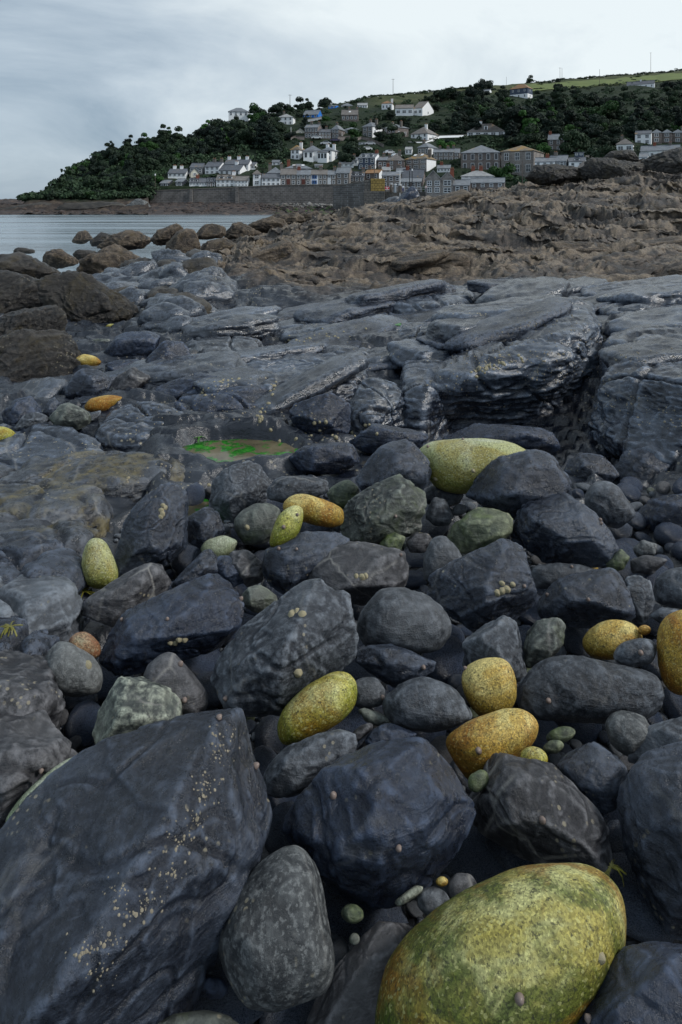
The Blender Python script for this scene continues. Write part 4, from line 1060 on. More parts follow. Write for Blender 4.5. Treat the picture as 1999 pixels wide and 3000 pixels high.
rock('flat-topped mossy ledge block at the left edge', 'weed_rock', [(-71, 777), (-5, 735), (61, 713), (113, 706), (140, 723), (141, 774), (83, 799), (-71, 821)], style='rough', sub=6, Yc=7.2, cat='rock', name='rock')
rock('big seaweed-draped rock mass on the left', 'weed_rock', [(-95, 860), (-7, 794), (59, 767), (131, 756), (164, 794), (195, 840), (175, 904), (103, 943), (37, 959), (-95, 959)],
     ridge=[(60,800,.3),(130,830,.5),(30,880,.6),(120,900,.5)], style='rough', sub=6, Yc=5.9, cat='rock', name='rock')
for lb, mt, o_ in [
    ('dark slate boulder right of the seaweed-draped rock mass', 'slate', [(150,910),(163,868),(190,850),(225,852),(264,871),(245,908),(200,925)]),
    ('slate boulder with a pinkish broken end in the channel', 'slate_brown', [(233,908),(268,868),(305,846),(327,863),(352,872),(315,910),(270,922)]),
    ('smooth wet slate hump in the middle of the channel', 'slate_blue', [(243,804),(258,775),(300,765),(352,764),(373,780),(362,812),(320,828),(252,828)]),
    ('black faceted block in the channel beside the pale slab', 'slate_blue', [(333,852),(343,815),(370,787),(415,788),(444,820),(437,850),(380,874),(348,872)]),
    ('low flat blue stone left of the black faceted block', 'slate_blue', [(240,840),(270,830),(317,827),(328,846),(282,870),(243,860)]),
    ('greenish flat stone above the brown granite cobble', 'green_grey', [(186,792),(220,779),(252,780),(248,812),(200,817)]),
    ('slate stone behind the wet hump', 'slate', [(273,768),(318,744),(347,747),(343,768),(290,776)]),
    ('faceted blue slate stone on the right of the channel', 'slate_blue', [(340,761),(378,740),(415,735),(457,760),(442,780),(365,776)]),
    ('flat wet stone at the back of the channel', 'slate_blue', [(333,735),(392,713),(442,715),(443,734),(360,747)]),
    ('dark triangular stone at the left edge below the weedy mass', 'slate_blue', [(3,952),(38,918),(70,912),(94,946),(72,974),(20,985)]),
    ('grey peaked stone near the lime granite stone', 'slate_grey', [(28,992),(58,952),(95,947),(114,966),(78,997)]),
    ('thin dark upright stone left of the golden oval stone', 'slate', [(93,958),(108,930),(125,911),(142,925),(133,954),(110,965)]),
    ('grey-green angular stone below the golden oval stone', 'green_grey', [(113,962),(153,922),(190,935),(214,968),(168,990),(128,980)]),
    ('slate slab tucked behind the golden oval stone', 'slate', [(163,928),(190,911),(242,909),(236,927),(190,938)]),
    ('small grey stone right of the golden oval stone', 'slate_grey', [(193,953),(235,943),(230,964),(203,971)])]:
    rock(lb, mt, o_, style='slate')
rock('brown and gold granite cobble in the channel', 'granite_gold', [(171,824),(193,813),(220,819),(234,832),(217,845),(185,843)], style='granite')
rock('small golden cobble at the back of the channel', 'granite_lime', oval(257,752,14,8), style='granite', name='cobble', cat='cobble', sub=4)
rock('green-topped yellow stone beside the small golden cobble', 'granite_lime', [(273,760),(298,738),(320,730),(337,737),(324,754),(290,766)], style='granite')
rock('pale cream stone tip on the wet hump', 'granite_pale', [(395,775),(410,766),(434,780),(430,788),(405,790)], style='granite', name='cobble', cat='cobble', sub=4)
# ---- big rocks along the water's edge
for lb, mt, Yc, st, o_ in [
    ('largest domed brown rock at the head of the channel', 'brown_rock', 14.0, 'rough', [(176,615),(195,585),(235,570),(280,567),(312,581),(342,606),(353,634),(320,652),(225,664),(188,648)]),
    ('low brown rock at the foot of the domed rock', 'brown_rock', 12.6, 'rough', [(218,660),(248,632),(280,625),(352,641),(358,664),(300,676),(238,672)]),
    ('tall square brown rock behind the channel', 'brown_rock', 17.0, 'blocky', [(382,590),(388,556),(413,531),(445,522),(459,551),(464,584),(435,602),(393,602)]),
    ('sloping brown rock left of the tall square one', 'brown_rock', 20.0, 'rough', [(343,556),(368,527),(400,515),(422,521),(404,548),(378,564)]),
    ('squat ochre rock standing out in the water', 'brown_rock', 27.0, 'blocky', [(165,552),(177,535),(200,529),(213,548),(192,560),(168,560)]),
    ('dark low rock beside the squat ochre rock', 'weed_rock', 25.0, 'rough', [(206,552),(230,534),(262,542),(257,564),(213,566)]),
    ('broad dark rock hump at the water edge', 'brown_rock', 21.0, 'rough', [(228,568),(256,541),(295,530),(320,535),(348,548),(324,570),(265,576)]),
    ('brown rock awash at the left of the inlet', 'brown_rock', 20.5, 'rough', [(98,600),(110,578),(140,574),(167,588),(184,604),(130,617),(102,614)]),
    ('small dark rock at the mouth of the inlet', 'weed_rock', 21.5, 'rough', [(168,584),(185,572),(224,580),(215,595),(180,598)]),
    ('flat dark reef just breaking the water', 'weed_rock', 29.0, 'rough', [(28,576),(45,569),(80,574),(78,583),(32,582)]),
    ('dark jumbled rock mass on the left shore', 'weed_rock', 13.0, 'rough', [(-60,600),(0,592),(50,583),(92,596),(142,624),(152,642),(80,655),(-60,655)]),
    ('wedge of brown rock right of the tall square one', 'brown_rock', 16.8, 'blocky', [(450,596),(478,555),(520,547),(548,560),(520,584),(480,604)]),
    ('brown rock with a flat crest on the shore ridge', 'brown_rock', 20.0, 'blocky', [(446,543),(468,516),(490,516),(519,523),(520,543),(470,552)]),
    ('ochre knob rock on the shore ridge', 'brown_rock', 21.0, 'rough', [(513,549),(528,515),(552,512),(578,525),(602,537),(568,558),(530,558)]),
    ('long low brown rock along the shore ridge', 'brown_rock', 22.5, 'rough', [(558,525),(588,509),(620,499),(652,504),(660,523),(610,536)]),
    ('rounded brown rock at the end of the shore ridge', 'brown_rock', 24.0, 'rough', [(608,511),(638,492),(680,489),(703,499),(696,519),(640,526)]),
    ('last brown rock before the bay beach', 'brown_rock', 25.0, 'rough', [(668,503),(698,488),(730,486),(742,505),(700,517)])]:
    rock(lb, mt, o_, Yc=Yc, style=st, name='rock', cat='rock', sub=5)
# dark boulders on the skyline of the outcrop (photo pixels)
for lb, Yc, o_ in [
    ('flat black boulder on top of the outcrop in front of the big stone houses', 22.5, [(1538,516),(1567,487),(1605,484),(1639,486),(1694,492),(1700,525),(1640,540),(1565,540)]),
    ('long black boulder on the outcrop below the white cottage', 22.0, [(1690,522),(1728,467),(1773,463),(1835,474),(1882,482),(1885,520),(1800,534),(1720,534)]),
    ('tilted black boulder topping the long one', 22.6, [(1765,468),(1790,446),(1853,437),(1866,451),(1870,474),(1813,482)]),
    ('biggest black boulder on the outcrop at the right edge', 21.5, [(1868,512),(1888,469),(1924,446),(1999,434),(2110,425),(2120,515),(1990,528),(1890,526)])]:
    rock(lb, 'weed_rock', o_, Yc=Yc, style='rough', dscale=1.0, sub=6, chips=20)
rock('dark pointed rock in front of the harbour wall', 'slate_blue', [(1160,590),(1182,562),(1200,549),(1210,545),(1224,560),(1234,592),(1215,600),(1170,600)], Yc=60, style='blocky', dscale=1.0, name='rock', cat='rock')
rock('sloping grey rock at the foot of the harbour wall', 'slate_grey', [(1098,606),(1138,581),(1165,574),(1176,592),(1160,606),(1110,612)], Yc=62, style='slate', dscale=1.0, name='rock', cat='rock')
for lb, o_, Yc in [('low dark rock point running out at the far left', [(-60,622),(20,612),(75,600),(130,592),(190,598),(215,622),(100,630),(-60,630)], 181.0),
                   ('dark rock ledge at the foot of the headland', [(150,618),(200,598),(290,592),(380,596),(420,615),(330,628),(200,628)], 180.0),
                   ('pale rock fall at the foot of the headland cliff', [(360,612),(385,592),(410,580),(440,598),(450,618),(400,624)], 182.0)]:
    rock(lb, 'weed_rock' if 'dark' in lb else 'speckled', o_, Yc=Yc, style='rough', dscale=1.0, name='rock', cat='rock', thick=.35)
# ------------------------------------------------------------------ the far shore: hillside, foreshore, sea wall
def plain(name, col, rough=0.8, var=0.25, scale=1.0, spec=0.3, bump=0.0):
    m, nt, b = newmat(name); N = NT(nt)
    vec, rnd = N.objvec()
    k = N.noise(vec, 1.3*scale, 5, 0.65)
    c = N.mix(1.0, col, N.ramp(k, [(0.25, 1-var), (0.5, 1.0), (0.75, 1+var)]), 'MULTIPLY')
    N.link(c, b.inputs['Base Color'])
    b.inputs['Roughness'].default_value = rough
    b.inputs['Specular IOR Level'].default_value = spec
    if bump: N.link(N.bump(k, bump, 0.05), b.inputs['Normal'])
    return m
def stone_wall(name, c1, c2, mort, scale=1.0, stain=None):
    m, nt, b = newmat(name); N = NT(nt)
    vec, rnd = N.objvec()
    sw = N.n('ShaderNodeSeparateXYZ'); N.link(vec, sw.inputs[0])
    cb = N.n('ShaderNodeCombineXYZ'); N.link(N.math('ADD', sw.outputs[0], sw.outputs[1]), cb.inputs[0]); N.link(sw.outputs[2], cb.inputs[1])
    br = N.n('ShaderNodeTexBrick'); N.link(cb.outputs[0], br.inputs['Vector'])
    br.inputs['Scale'].default_value = 1.0/scale
    br.inputs['Color1'].default_value = (*c1, 1); br.inputs['Color2'].default_value = (*c2, 1); br.inputs['Mortar'].default_value = (*mort, 1)
    br.inputs['Brick Width'].default_value = 0.9; br.inputs['Row Height'].default_value = 0.42; br.inputs['Mortar Size'].default_value = 0.03
    k = N.noise(vec, 0.6, 5, 0.7, 0.4)
    c = N.mix(1.0, br.outputs['Color'], N.ramp(k, [(0.25, 0.55), (0.5, 1.0), (0.75, 1.4)]), 'MULTIPLY')
    st = N.ramp(N.noise(N.mapping(vec, (0.8, 0.8, 0.12)), 1.0, 4, 0.7), [(0.55, 0.0), (0.75, 0.6)])
    c = N.mix(st, c, stain or (0.05, 0.05, 0.05))
    N.link(c, b.inputs['Base Color']); b.inputs['Roughness'].default_value = 0.85
    b.inputs['Specular IOR Level'].default_value = 0.25
    return m
def roof_mat(name, col, lichen=0.0, lcol=(0.30, 0.17, 0.035)):
    m, nt, b = newmat(name); N = NT(nt)
    vec, rnd = N.objvec()
    k = N.noise(vec, 0.9, 5, 0.7, 0.3)
    fine = N.noise(N.mapping(vec, (2, 2, 7)), 1.0, 3, 0.7)
    c = N.mix(1.0, col, N.ramp(k, [(0.25, 0.65), (0.5, 1.0), (0.78, 1.45)]), 'MULTIPLY')
    c = N.mix(0.5, c, N.mix(1.0, c, N.ramp(fine, [(0.3, 0.6), (0.7, 1.4)]), 'MULTIPLY'))
    lm = N.ramp(N.noise(vec, 0.35, 5, 0.7, 0.5), [(0.62-0.30*lichen, 0.0), (0.74-0.25*lichen, 0.85)])
    c = N.mix(lm, c, lcol)
    N.link(c, b.inputs['Base Color']); b.inputs['Roughness'].default_value = 0.6
    return m
M['white'] = plain('white_render', (0.86, 0.87, 0.88), 0.75, 0.08)
M['cream'] = plain('cream_render', (0.60, 0.58, 0.50), 0.75, 0.12)
M['granite_w'] = stone_wall('granite_walling', (0.185, 0.162, 0.150), (0.26, 0.232, 0.215), (0.31, 0.30, 0.29))
M['granite_b'] = stone_wall('brown_granite_walling', (0.140, 0.114, 0.104), (0.20, 0.170, 0.158), (0.24, 0.22, 0.21))
M['grey_w'] = plain('grey_render', (0.22, 0.235, 0.25), 0.8, 0.2)
M['grey_l'] = plain('pale_grey_boards', (0.30, 0.33, 0.36), 0.8, 0.15)
M['slate_w'] = plain('slate_hung', (0.065, 0.085, 0.125), 0.6, 0.25)
M['dark_w'] = plain('dark_boards', (0.030, 0.036, 0.050), 0.7, 0.25)
M['blue_w'] = plain('bright_blue_paint', (0.025, 0.19, 0.62), 0.5, 0.1)
M['frame'] = plain('white_frames', (0.72, 0.74, 0.76), 0.5, 0.05)
M['blue_trim'] = plain('blue_trim', (0.03, 0.16, 0.50), 0.5, 0.05)
M['door_red'] = plain('brown_door', (0.13, 0.045, 0.035), 0.5, 0.1)
M['glass'] = plain('window_glass', (0.018, 0.024, 0.034), 0.12, 0.2, spec=0.6)
M['roof_slate'] = roof_mat('roof_slate', (0.155, 0.170, 0.190))
M['roof_dark'] = roof_mat('roof_dark_slate', (0.085, 0.093, 0.110))
M['roof_brown'] = roof_mat('roof_brown_tile', (0.150, 0.135, 0.125), 0.12)
M['roof_lichen'] = roof_mat('roof_lichen', (0.13, 0.115, 0.095), 0.62)
M['roof_orange'] = roof_mat('roof_orange_lichen', (0.16, 0.12, 0.08), 0.9, (0.28, 0.135, 0.045))
M['roof_pale'] = roof_mat('roof_pale_slate', (0.28, 0.285, 0.29))
M['brick'] = plain('red_brick', (0.22, 0.075, 0.050), 0.85, 0.25)
M['stack'] = plain('chimney_stone', (0.16, 0.145, 0.13), 0.85, 0.25)
M['pot'] = plain('clay_pots', (0.30, 0.16, 0.10), 0.8, 0.2)
M['harbour'] = stone_wall('harbour_granite', (0.095, 0.090, 0.088), (0.145, 0.135, 0.128), (0.20, 0.20, 0.20), 1.2, (0.045, 0.045, 0.048))
M['quay_yellow'] = stone_wall('lichen_granite', (0.28, 0.19, 0.055), (0.20, 0.15, 0.07), (0.10, 0.09, 0.07), 1.0, (0.09, 0.085, 0.07))
M['metal_dark'] = plain('dark_iron', (0.025, 0.026, 0.03), 0.5, 0.1)
M['metal_white'] = plain('white_paint_metal', (0.70, 0.71, 0.72), 0.4, 0.05)
M['timber'] = plain('weathered_timber', (0.12, 0.10, 0.085), 0.85, 0.3)
M['red'] = plain('red_paint', (0.55, 0.015, 0.03), 0.5, 0.05)
M['tyre'] = plain('rubber', (0.012, 0.012, 0.013), 0.8, 0.1)

RIDGE = np.array([(-900,560),(-300,520),(0,486),(40,479),(75,464),(100,446),(130,428),(160,411),(200,382),(240,360),(280,352),(330,335),(380,320),(430,308),(450,297),(520,276),(570,264),(620,252),(700,246),(750,240),(830,228),(900,219),(1000,210),(1060,202),(1120,197),(1200,193),(1300,184),(1400,176),(1568,163),(2200,120)], float)*DS
RIDGE[:, 1] += 13*(1-sstep(RIDGE[:, 0], 850, 1050))*sstep(RIDGE[:, 0], 450, 640) - 12*sstep(RIDGE[:, 0], 120, 220)*(1-sstep(RIDGE[:, 0], 380, 520))
SLOPE = 0.29; WALL_D = 195.0; WALL_Z = 6.8
def hill_D(v):
    return np.clip((WALL_Z - SLOPE*WALL_D - 1.4)/((VH - v)/F - SLOPE), 150, 640)
def hill_z(u, D):
    u = np.asarray(u, float); D = np.asarray(D, float)
    vr = np.interp(u, RIDGE[:, 0], RIDGE[:, 1])
    Dr = hill_D(vr)
    z = WALL_Z + SLOPE*(np.minimum(D, Dr) - WALL_D)
    z = z + np.clip(D-Dr, 0, None)*((VH-vr)/F)*0.55
    cliff = 1 - sstep(u, 420, 470)
    lo = np.clip((195-D)/17, 0, 1)
    # headland: cliff drops to a wave-cut platform
    zc = WALL_Z + SLOPE*(D-WALL_D)
    z_sh = -1.2 + 4.0*sstep(D, 172, 189)
    z = z*(1-cliff) + cliff*np.where(D < 196, np.minimum(z_sh + (z-z_sh)*sstep(D, 186, 197), np.maximum(z, z_sh)), z)
    z = np.where((vr > 600), np.minimum(z, 1.0), z)
    return z
hu = np.concatenate([np.linspace(-900, 2900, 300)])
hd = np.concatenate([np.linspace(168, 215, 40), np.linspace(217, 660, 150), np.linspace(675, 1100, 12)])
HU, HD = np.meshgrid(hu, hd)
HZ = hill_z(HU, HD)
HX = (HU-UC)/F*HD
pp = np.stack([HX.ravel()*0.06, HD.ravel()*0.06, 0*HX.ravel()], -1)
HZ = HZ + (fbm(pp, 4)*1.1).reshape(HZ.shape)*sstep(HD, 190, 215) + (ridged(pp*5+4, 3)*0.55).reshape(HZ.shape)*(1-sstep(HD, 186, 200))*(HU < 470)
ok = (HU > 442) & (HD < 194.2)
HZ = np.where(ok, -6.0, HZ)
ii = np.arange(HU.size).reshape(HU.shape)
qd = np.stack([ii[:-1, :-1], ii[:-1, 1:], ii[1:, 1:], ii[1:, :-1]], -1).reshape(-1, 4)
me = mesh_np('hillside', np.stack([HX, HD, HZ], -1).reshape(-1, 3), qd, smooth=True)
VV = VH - (HZ-CAMZ)/HD*F
rv = np.interp(HU, RIDGE[:, 0], RIDGE[:, 1])
grass = ((1-sstep(VV-rv, 18, 34))*sstep(HU, 1040, 1130)).astype(np.float32)
a = me.attributes.new('grass', 'FLOAT', 'POINT'); a.data.foreach_set('value', grass.ravel())
m, nt, b = newmat('hillside_ground'); N = NT(nt)
vec = N.n('ShaderNodeTexCoord').outputs['Object']
k = N.noise(vec, 0.12, 6, 0.65, 0.5)
c = N.ramp(k, [(0.3, (0.007, 0.015, 0.009)), (0.5, (0.016, 0.029, 0.014)), (0.7, (0.034, 0.043, 0.021))])
gr = N.ramp(N.noise(vec, 0.10, 5, 0.6), [(0.35, (0.040, 0.056, 0.023)), (0.6, (0.078, 0.086, 0.040))])
at_ = N.n('ShaderNodeAttribute'); at_.attribute_name = 'grass'
c = N.mix(at_.outputs['Fac'], c, gr)
geo = N.n('ShaderNodeNewGeometry'); sz = N.n('ShaderNodeSeparateXYZ'); N.link(geo.outputs['Position'], sz.inputs[0])
rockm = N.ramp(N.math('ADD', N.math('MULTIPLY', sz.outputs['Z'], 0.1), N.math('MULTIPLY', k, 0.6)), [(0.52, 1.0), (0.66, 0.0)])
rc = N.ramp(N.noise(vec, 0.45, 6, 0.7, 0.6), [(0.3, (0.022, 0.020, 0.021)), (0.5, (0.060, 0.048, 0.042)), (0.72, (0.15, 0.115, 0.085))])
c = N.mix(rockm, c, rc)
N.link(c, b.inputs['Base Color']); b.inputs['Roughness'].default_value = 0.9; b.inputs['Specular IOR Level'].default_value = 0.2
N.link(N.bump(N.noise(vec, 0.9, 6, 0.7), 0.9, 0.8), b.inputs['Normal'])
hillside = tag(obj('hillside', me, m), kind='structure')

# foreshore below the sea wall
fu = np.linspace(-700, 1250, 300); fd = np.linspace(164, 200, 46)
FU, FD = np.meshgrid(fu, fd)
FX = (FU-UC)/F*FD
FZ = -1.5 + 0.135*(FD-168) + 0.0*FU
q_ = np.stack([FX.ravel(), FD.ravel(), 0*FX.ravel()], -1)
FZ = FZ + (ridged(q_*0.35, 4, 0.6)*0.30).reshape(FZ.shape) + (fbm(q_*0.05, 2)*0.7).reshape(FZ.shape)
# a low ledge running out at the far left point
ii = np.arange(FU.size).reshape(FU.shape)
qd = np.stack([ii[:-1, :-1], ii[:-1, 1:], ii[1:, 1:], ii[1:, :-1]], -1).reshape(-1, 4)
me = mesh_np('foreshore', np.stack([FX, FD, FZ], -1).reshape(-1, 3), qd, smooth=True)
m, nt, b = newmat('foreshore_rock'); N = NT(nt)
vec = N.n('ShaderNodeTexCoord').outputs['Object']
c = N.ramp(N.noise(vec, 0.55, 6, 0.72, 0.4), [(0.3, (0.012, 0.012, 0.015)), (0.46, (0.038, 0.030, 0.029)), (0.6, (0.085, 0.060, 0.050)), (0.78, (0.19, 0.14, 0.10))])
# pale shingle beach towards the pier, weed patches
sx_ = N.n('ShaderNodeSeparateXYZ'); N.link(vec, sx_.inputs[0])
beach = N.math('MULTIPLY', N.ramp(N.math('DIVIDE', sx_.outputs[0], 100.0), [(0.0, 0.0), (0.01, 0.0)]), 1.0)
bm1 = N.n('ShaderNodeMapRange'); N.link(sx_.outputs[0], bm1.inputs[0]); bm1.inputs[1].default_value = -22; bm1.inputs[2].default_value = -9
bm2 = N.n('ShaderNodeMapRange'); N.link(sx_.outputs[1], bm2.inputs[0]); bm2.inputs[1].default_value = 184; bm2.inputs[2].default_value = 189
bt = N.math('MULTIPLY', bm1.outputs[0], bm2.outputs[0])
c = N.mix(N.math('MULTIPLY', bt, N.ramp(N.noise(vec, 1.5, 4, 0.7), [(0.35, 0.3), (0.6, 1.0)])), c, (0.33, 0.33, 0.32))
gm = N.math('MULTIPLY', bm1.outputs[0], N.ramp(N.noise(vec, 0.35, 4, 0.6), [(0.55, 0.0), (0.62, 0.8)]))
c = N.mix(N.math('MULTIPLY', gm, N.math('SUBTRACT', 1.0, bm2.outputs[0])), c, (0.06, 0.14, 0.02))
N.link(c, b.inputs['Base Color']); b.inputs['Roughness'].default_value = 0.8
N.link(N.bump(N.noise(vec, 1.3, 6, 0.72), 0.9, 0.5), b.inputs['Normal'])
M['foreshore'] = m
tag(obj('foreshore', me, m), kind='structure')
# boulder litter of the foreshore: hundreds of small stones, one mass
V0, F0 = ico(1)
vs, fs = [], []
r_ = np.random.default_rng(12)
nb = 0
for k in range(1500):
    u = r_.uniform(-80, 985); D = r_.uniform(169, 192)
    x = (u-UC)/F*D; z = -1.5 + 0.135*(D-168)
    s = r_.uniform(0.16, 0.55)*(1.6 if r_.random() < 0.1 else 1)
    W = V0*(s*r_.uniform(0.7, 1.4, 3)*np.array([1.2, 1.0, 0.75]))*(1+0.25*r_.normal(size=(len(V0), 1)))
    vs.append(W + np.array([x, D, z+0.25*s+0.15])); fs.append(F0+nb); nb += len(V0)
o = obj('foreshore_rocks', mesh_np('foreshore_rocks', np.concatenate(vs), np.concatenate(fs)), M['foreshore'])
tag(o, 'brown boulders littering the tide line below the sea wall', 'rocks', kind='stuff')

# ---- sea wall
def wall_strip(name, label, top, bot, mat, cat='wall', th=1.6, D=None, group=None):
    """top/bot: lists of (u, v, D)"""
    mb = MB()
    for (a, b_), (c_, d_) in zip(zip(top[:-1], top[1:]), zip(bot[:-1], bot[1:])):
        A = at(*c_); B = at(*d_); C_ = at(*b_); D_ = at(*a)
        bk = Vector((0, th, 0))
        mb.prism([A, B, C_, D_], [A+bk, B+bk, C_+bk, D_+bk])
    # cope stones along the top
    org = at(*bot[0])
    mb.v = [tuple(Vector(p)-org) for p in mb.v]
    o = mb.build(name, mat, loc=org)
    cp = MB()
    for a, b_ in zip(top[:-1], top[1:]):
        A = at(*a); B = at(*b_)
        d = (B-A).normalized(); out = Vector((d.y, -d.x, 0)).normalized()*0.12
        A0, B0 = A+out, B+out; bk = Vector((0, th*0.5, 0)); up = Vector((0, 0, 0.22))
        cp.prism([A0-Vector((0,0,.003)), B0-Vector((0,0,.003)), B+bk, A+bk], [A0+up, B0+up, B+bk+up, A+bk+up])
    cp.v = [tuple(Vector(p)-org) for p in cp.v]
    cp.build('coping', M['stack'], parent=o)
    return tag(o, label, cat, group)
wall_strip('sea_wall', 'long high granite sea wall below the waterfront cottages', [(440,560,193.2),(560,555,193),(700,549,192.8),(840,543,192.6),(1000,542,192.4)],
           [(440,612,193.0),(560,612,192.8),(700,608,192.6),(840,606,192.4),(1000,606,192.2)], M['harbour'])
# buttresses
for u, v0 in ((560, 556), (694, 550)):
    p = at(u, 608, 192.4 if u < 600 else 192.2); H = (608-v0)/F*196
    mb = MB(); mb.prism([(-.5,-.5,-.8),(.5,-.5,-.8),(.5,.6,-.8),(-.5,.6,-.8)], [(-.35,.0,H),(.35,.0,H),(.35,.6,H),(-.35,.6,H)])
    o = mb.build('buttress', M['harbour'], loc=p)
    tag(o, 'sloping stone buttress at the %s end of the sea wall' % ('far left' if u < 600 else 'middle, not the left'), 'buttress')

# ------------------------------------------------------------------ houses
ZO = {'A': (420, 430, 580/1568), 'B': (840, 280, 480/1568), 'C': (840, 380, 480/1568), 'D': (1300, 380, 699/1568), 'E': (1300, 150, 699/1568),
      'Q': (1080, 500, 400/1568), 'L': (440, 440, 280/1568), 'P': (0, 0, 1.0)}
def zc(z, x, y):
    a, b_, s = ZO[z]; return a + s*x, b_ + s*y
_mc = {}
def win_mesh(w, h, kind='sash'):
    key = ('w', round(w, 2), round(h, 2), kind)
    if key not in _mc:
        f = MB(); t = 0.11
        f.box(-w/2, -w/2+t, -.07, .05, -h/2, h/2); f.box(w/2-t, w/2, -.07, .05, -h/2, h/2)
        f.box(-w/2+t, w/2-t, -.07, .05, h/2-t, h/2); f.box(-w/2+t, w/2-t, -.10, .05, -h/2, -h/2+t)
        if kind == 'sash': f.box(-w/2+t, w/2-t, -.055, .03, -.05, .05)
        n = max(1, int(round(w/0.75)))
        for k in range(1, n):
            x = -w/2 + w*k/n; f.box(x-.05, x+.05, -.06, .04, -h/2+t, h/2-t)
        g = MB(); g.box(-w/2+t*.5, w/2-t*.5, -.025, .02, -h/2+t*.5, h/2-t*.5)
        _mc[key] = (f.mesh('window'), g.mesh('pane'))
        _mc[key][1].materials.append(M['glass'])
    return _mc[key]
_fm = {}
def add_window(root, x, y, z, w, h, rz=0.0, frame='frame', kind='sash'):
    f, g = win_mesh(w, h, kind)
    key = (f.name, frame)
    if key not in _fm:
        f2 = f.copy(); f2.materials.clear(); f2.materials.append(M[frame]); _fm[key] = f2
    o = obj('window', _fm[key], None, root, (x, y, z), rz)
    obj('pane', g, None, o)
    return o
HOUSES = []; HLAB = []
def house(label, z, u0, u1, vb, ve, vr, u2=None, roof='gable', wall='white', rf='roof_slate', win=(2, 3), side=None, chim=(), dp=7.0, D=None,
          swall=None, door=None, dormers=0, lights=0, frame='frame', name='house', cat='house', ww=0.95, wh=1.35, base=3.0, winy=None, arched=False, porch=None, lower=None):
    (a0, b0), (a1, e0) = zc(z, u0, vb), zc(z, u1, ve)
    _, r0 = zc(z, 0, vr)
    a2 = zc(z, u2, 0)[0] if u2 is not None else None
    D = D or float(hill_D(b0))
    if a0 < 1000 and z in 'AL': D = max(D, 196.0)
    s = D/F
    left = a2 is not None and a2 < a0
    ucn = (a0+a1)/2
    phi = math.atan((ucn-UC)/F); cf = math.cos(phi)
    ws = 0 if a2 is None else (abs(a2 - (a0 if left else a1))*s*cf)
    th = math.asin(min(0.94, max(0.05, ws/dp)))
    W = (a1-a0)*s*cf/math.cos(th)
    H = (b0-e0)*s; RH = (e0-r0)*s
    if left:
        P = at(a0, b0, D); rz = th - phi
    else:
        rz = -th - phi
        P = at(a1, b0, D) - Vector((math.cos(rz), math.sin(rz), 0))*W
    root = empty(name, P, rz)
    tag(root, label, cat)
    HOUSES.append((min(a0, a2 or a0)-3, r0-3, max(a1, a2 or a1)+3, b0+2, D))
    HLAB.append(label)
    wm = [M[wall], M[swall or wall], M[lower or wall]]
    mb = MB()
    split = 0.0 if not lower else H*0.45
    zl = [-base, split, H] if lower else [-base, H]
    for k in range(len(zl)-1):
        mi = 2 if (lower and k == 0) else 0
        za, zb_ = zl[k], zl[k+1]
        mb.poly([(0,0,za),(W,0,za),(W,0,zb_),(0,0,zb_)], mi)
        mb.poly([(W,dp,za),(0,dp,za),(0,dp,zb_),(W,dp,zb_)], mi)
        mb.poly([(W,0,za),(W,dp,za),(W,dp,zb_),(W,0,zb_)], 1 if mi == 0 else 2)
        mb.poly([(0,dp,za),(0,0,za),(0,0,zb_),(0,dp,zb_)], 1 if mi == 0 else 2)
    ov = 0.28; t = 0.16
    rb = MB()
    if roof == 'gable':
        mb.poly([(W,0,H),(W,dp,H),(W,dp/2,H+RH-.1)], 1); mb.poly([(0,dp,H),(0,0,H),(0,dp/2,H+RH-.1)], 1)
        k = RH/(dp/2)
        for sgn in (0, 1):
            y0 = -ov if sgn == 0 else dp+ov; ze = H-ov*k
            rb.prism([(-.12,y0,ze),(W+.12,y0,ze),(W+.12,dp/2,H+RH),(-.12,dp/2,H+RH)], [(-.12,y0,ze+t),(W+.12,y0,ze+t),(W+.12,dp/2,H+RH+t),(-.12,dp/2,H+RH+t)])
        rb.box(-.13, W+.13, dp/2-.15, dp/2+.15, H+RH+t-.03, H+RH+t+.10)
    elif roof == 'front':
        mb.poly([(0,0,H),(W,0,H),(W/2,0,H+RH-.1)], 0); mb.poly([(W,dp,H),(0,dp,H),(W/2,dp,H+RH-.1)], 0)
        k = RH/(W/2)
        for sgn in (0, 1):
            x0 = -ov if sgn == 0 else W+ov; ze = H-ov*k
            rb.prism([(x0,-.2,ze),(W/2,-.2,H+RH),(W/2,dp+.2,H+RH),(x0,dp+.2,ze)], [(x0,-.2,ze+t),(W/2,-.2,H+RH+t),(W/2,dp+.2,H+RH+t),(x0,dp+.2,ze+t)])
    elif roof == 'hip':
        ins = min(W, dp)*0.48
        if W >= dp: ra, rb_ = (ins, dp/2, H+RH), (W-ins, dp/2, H+RH)
        else: ra, rb_ = (W/2, ins, H+RH), (W/2, dp-ins, H+RH)
        c0, c1, c2, c3 = (-ov,-ov,H), (W+ov,-ov,H), (W+ov,dp+ov,H), (-ov,dp+ov,H)
        if W >= dp: fs_ = [[c0,c1,rb_,ra],[c1,c2,rb_],[c2,c3,ra,rb_],[c3,c0,ra]]
        else: fs_ = [[c0,c1,ra],[c1,c2,rb_,ra],[c2,c3,rb_],[c3,c0,ra,rb_]]
        for f in fs_: rb.poly(f)
        rb.poly([c3, c2, c1, c0])
        rb.box(-ov, W+ov, -ov, -ov+.12, H-.15, H-.01); rb.box(W+ov-.12, W+ov, -ov+.12, dp+ov, H-.15, H-.01)
        rb.box(-ov, -ov+.12, -ov+.12, dp+ov, H-.15, H-.01)
    else:   # mono pitch
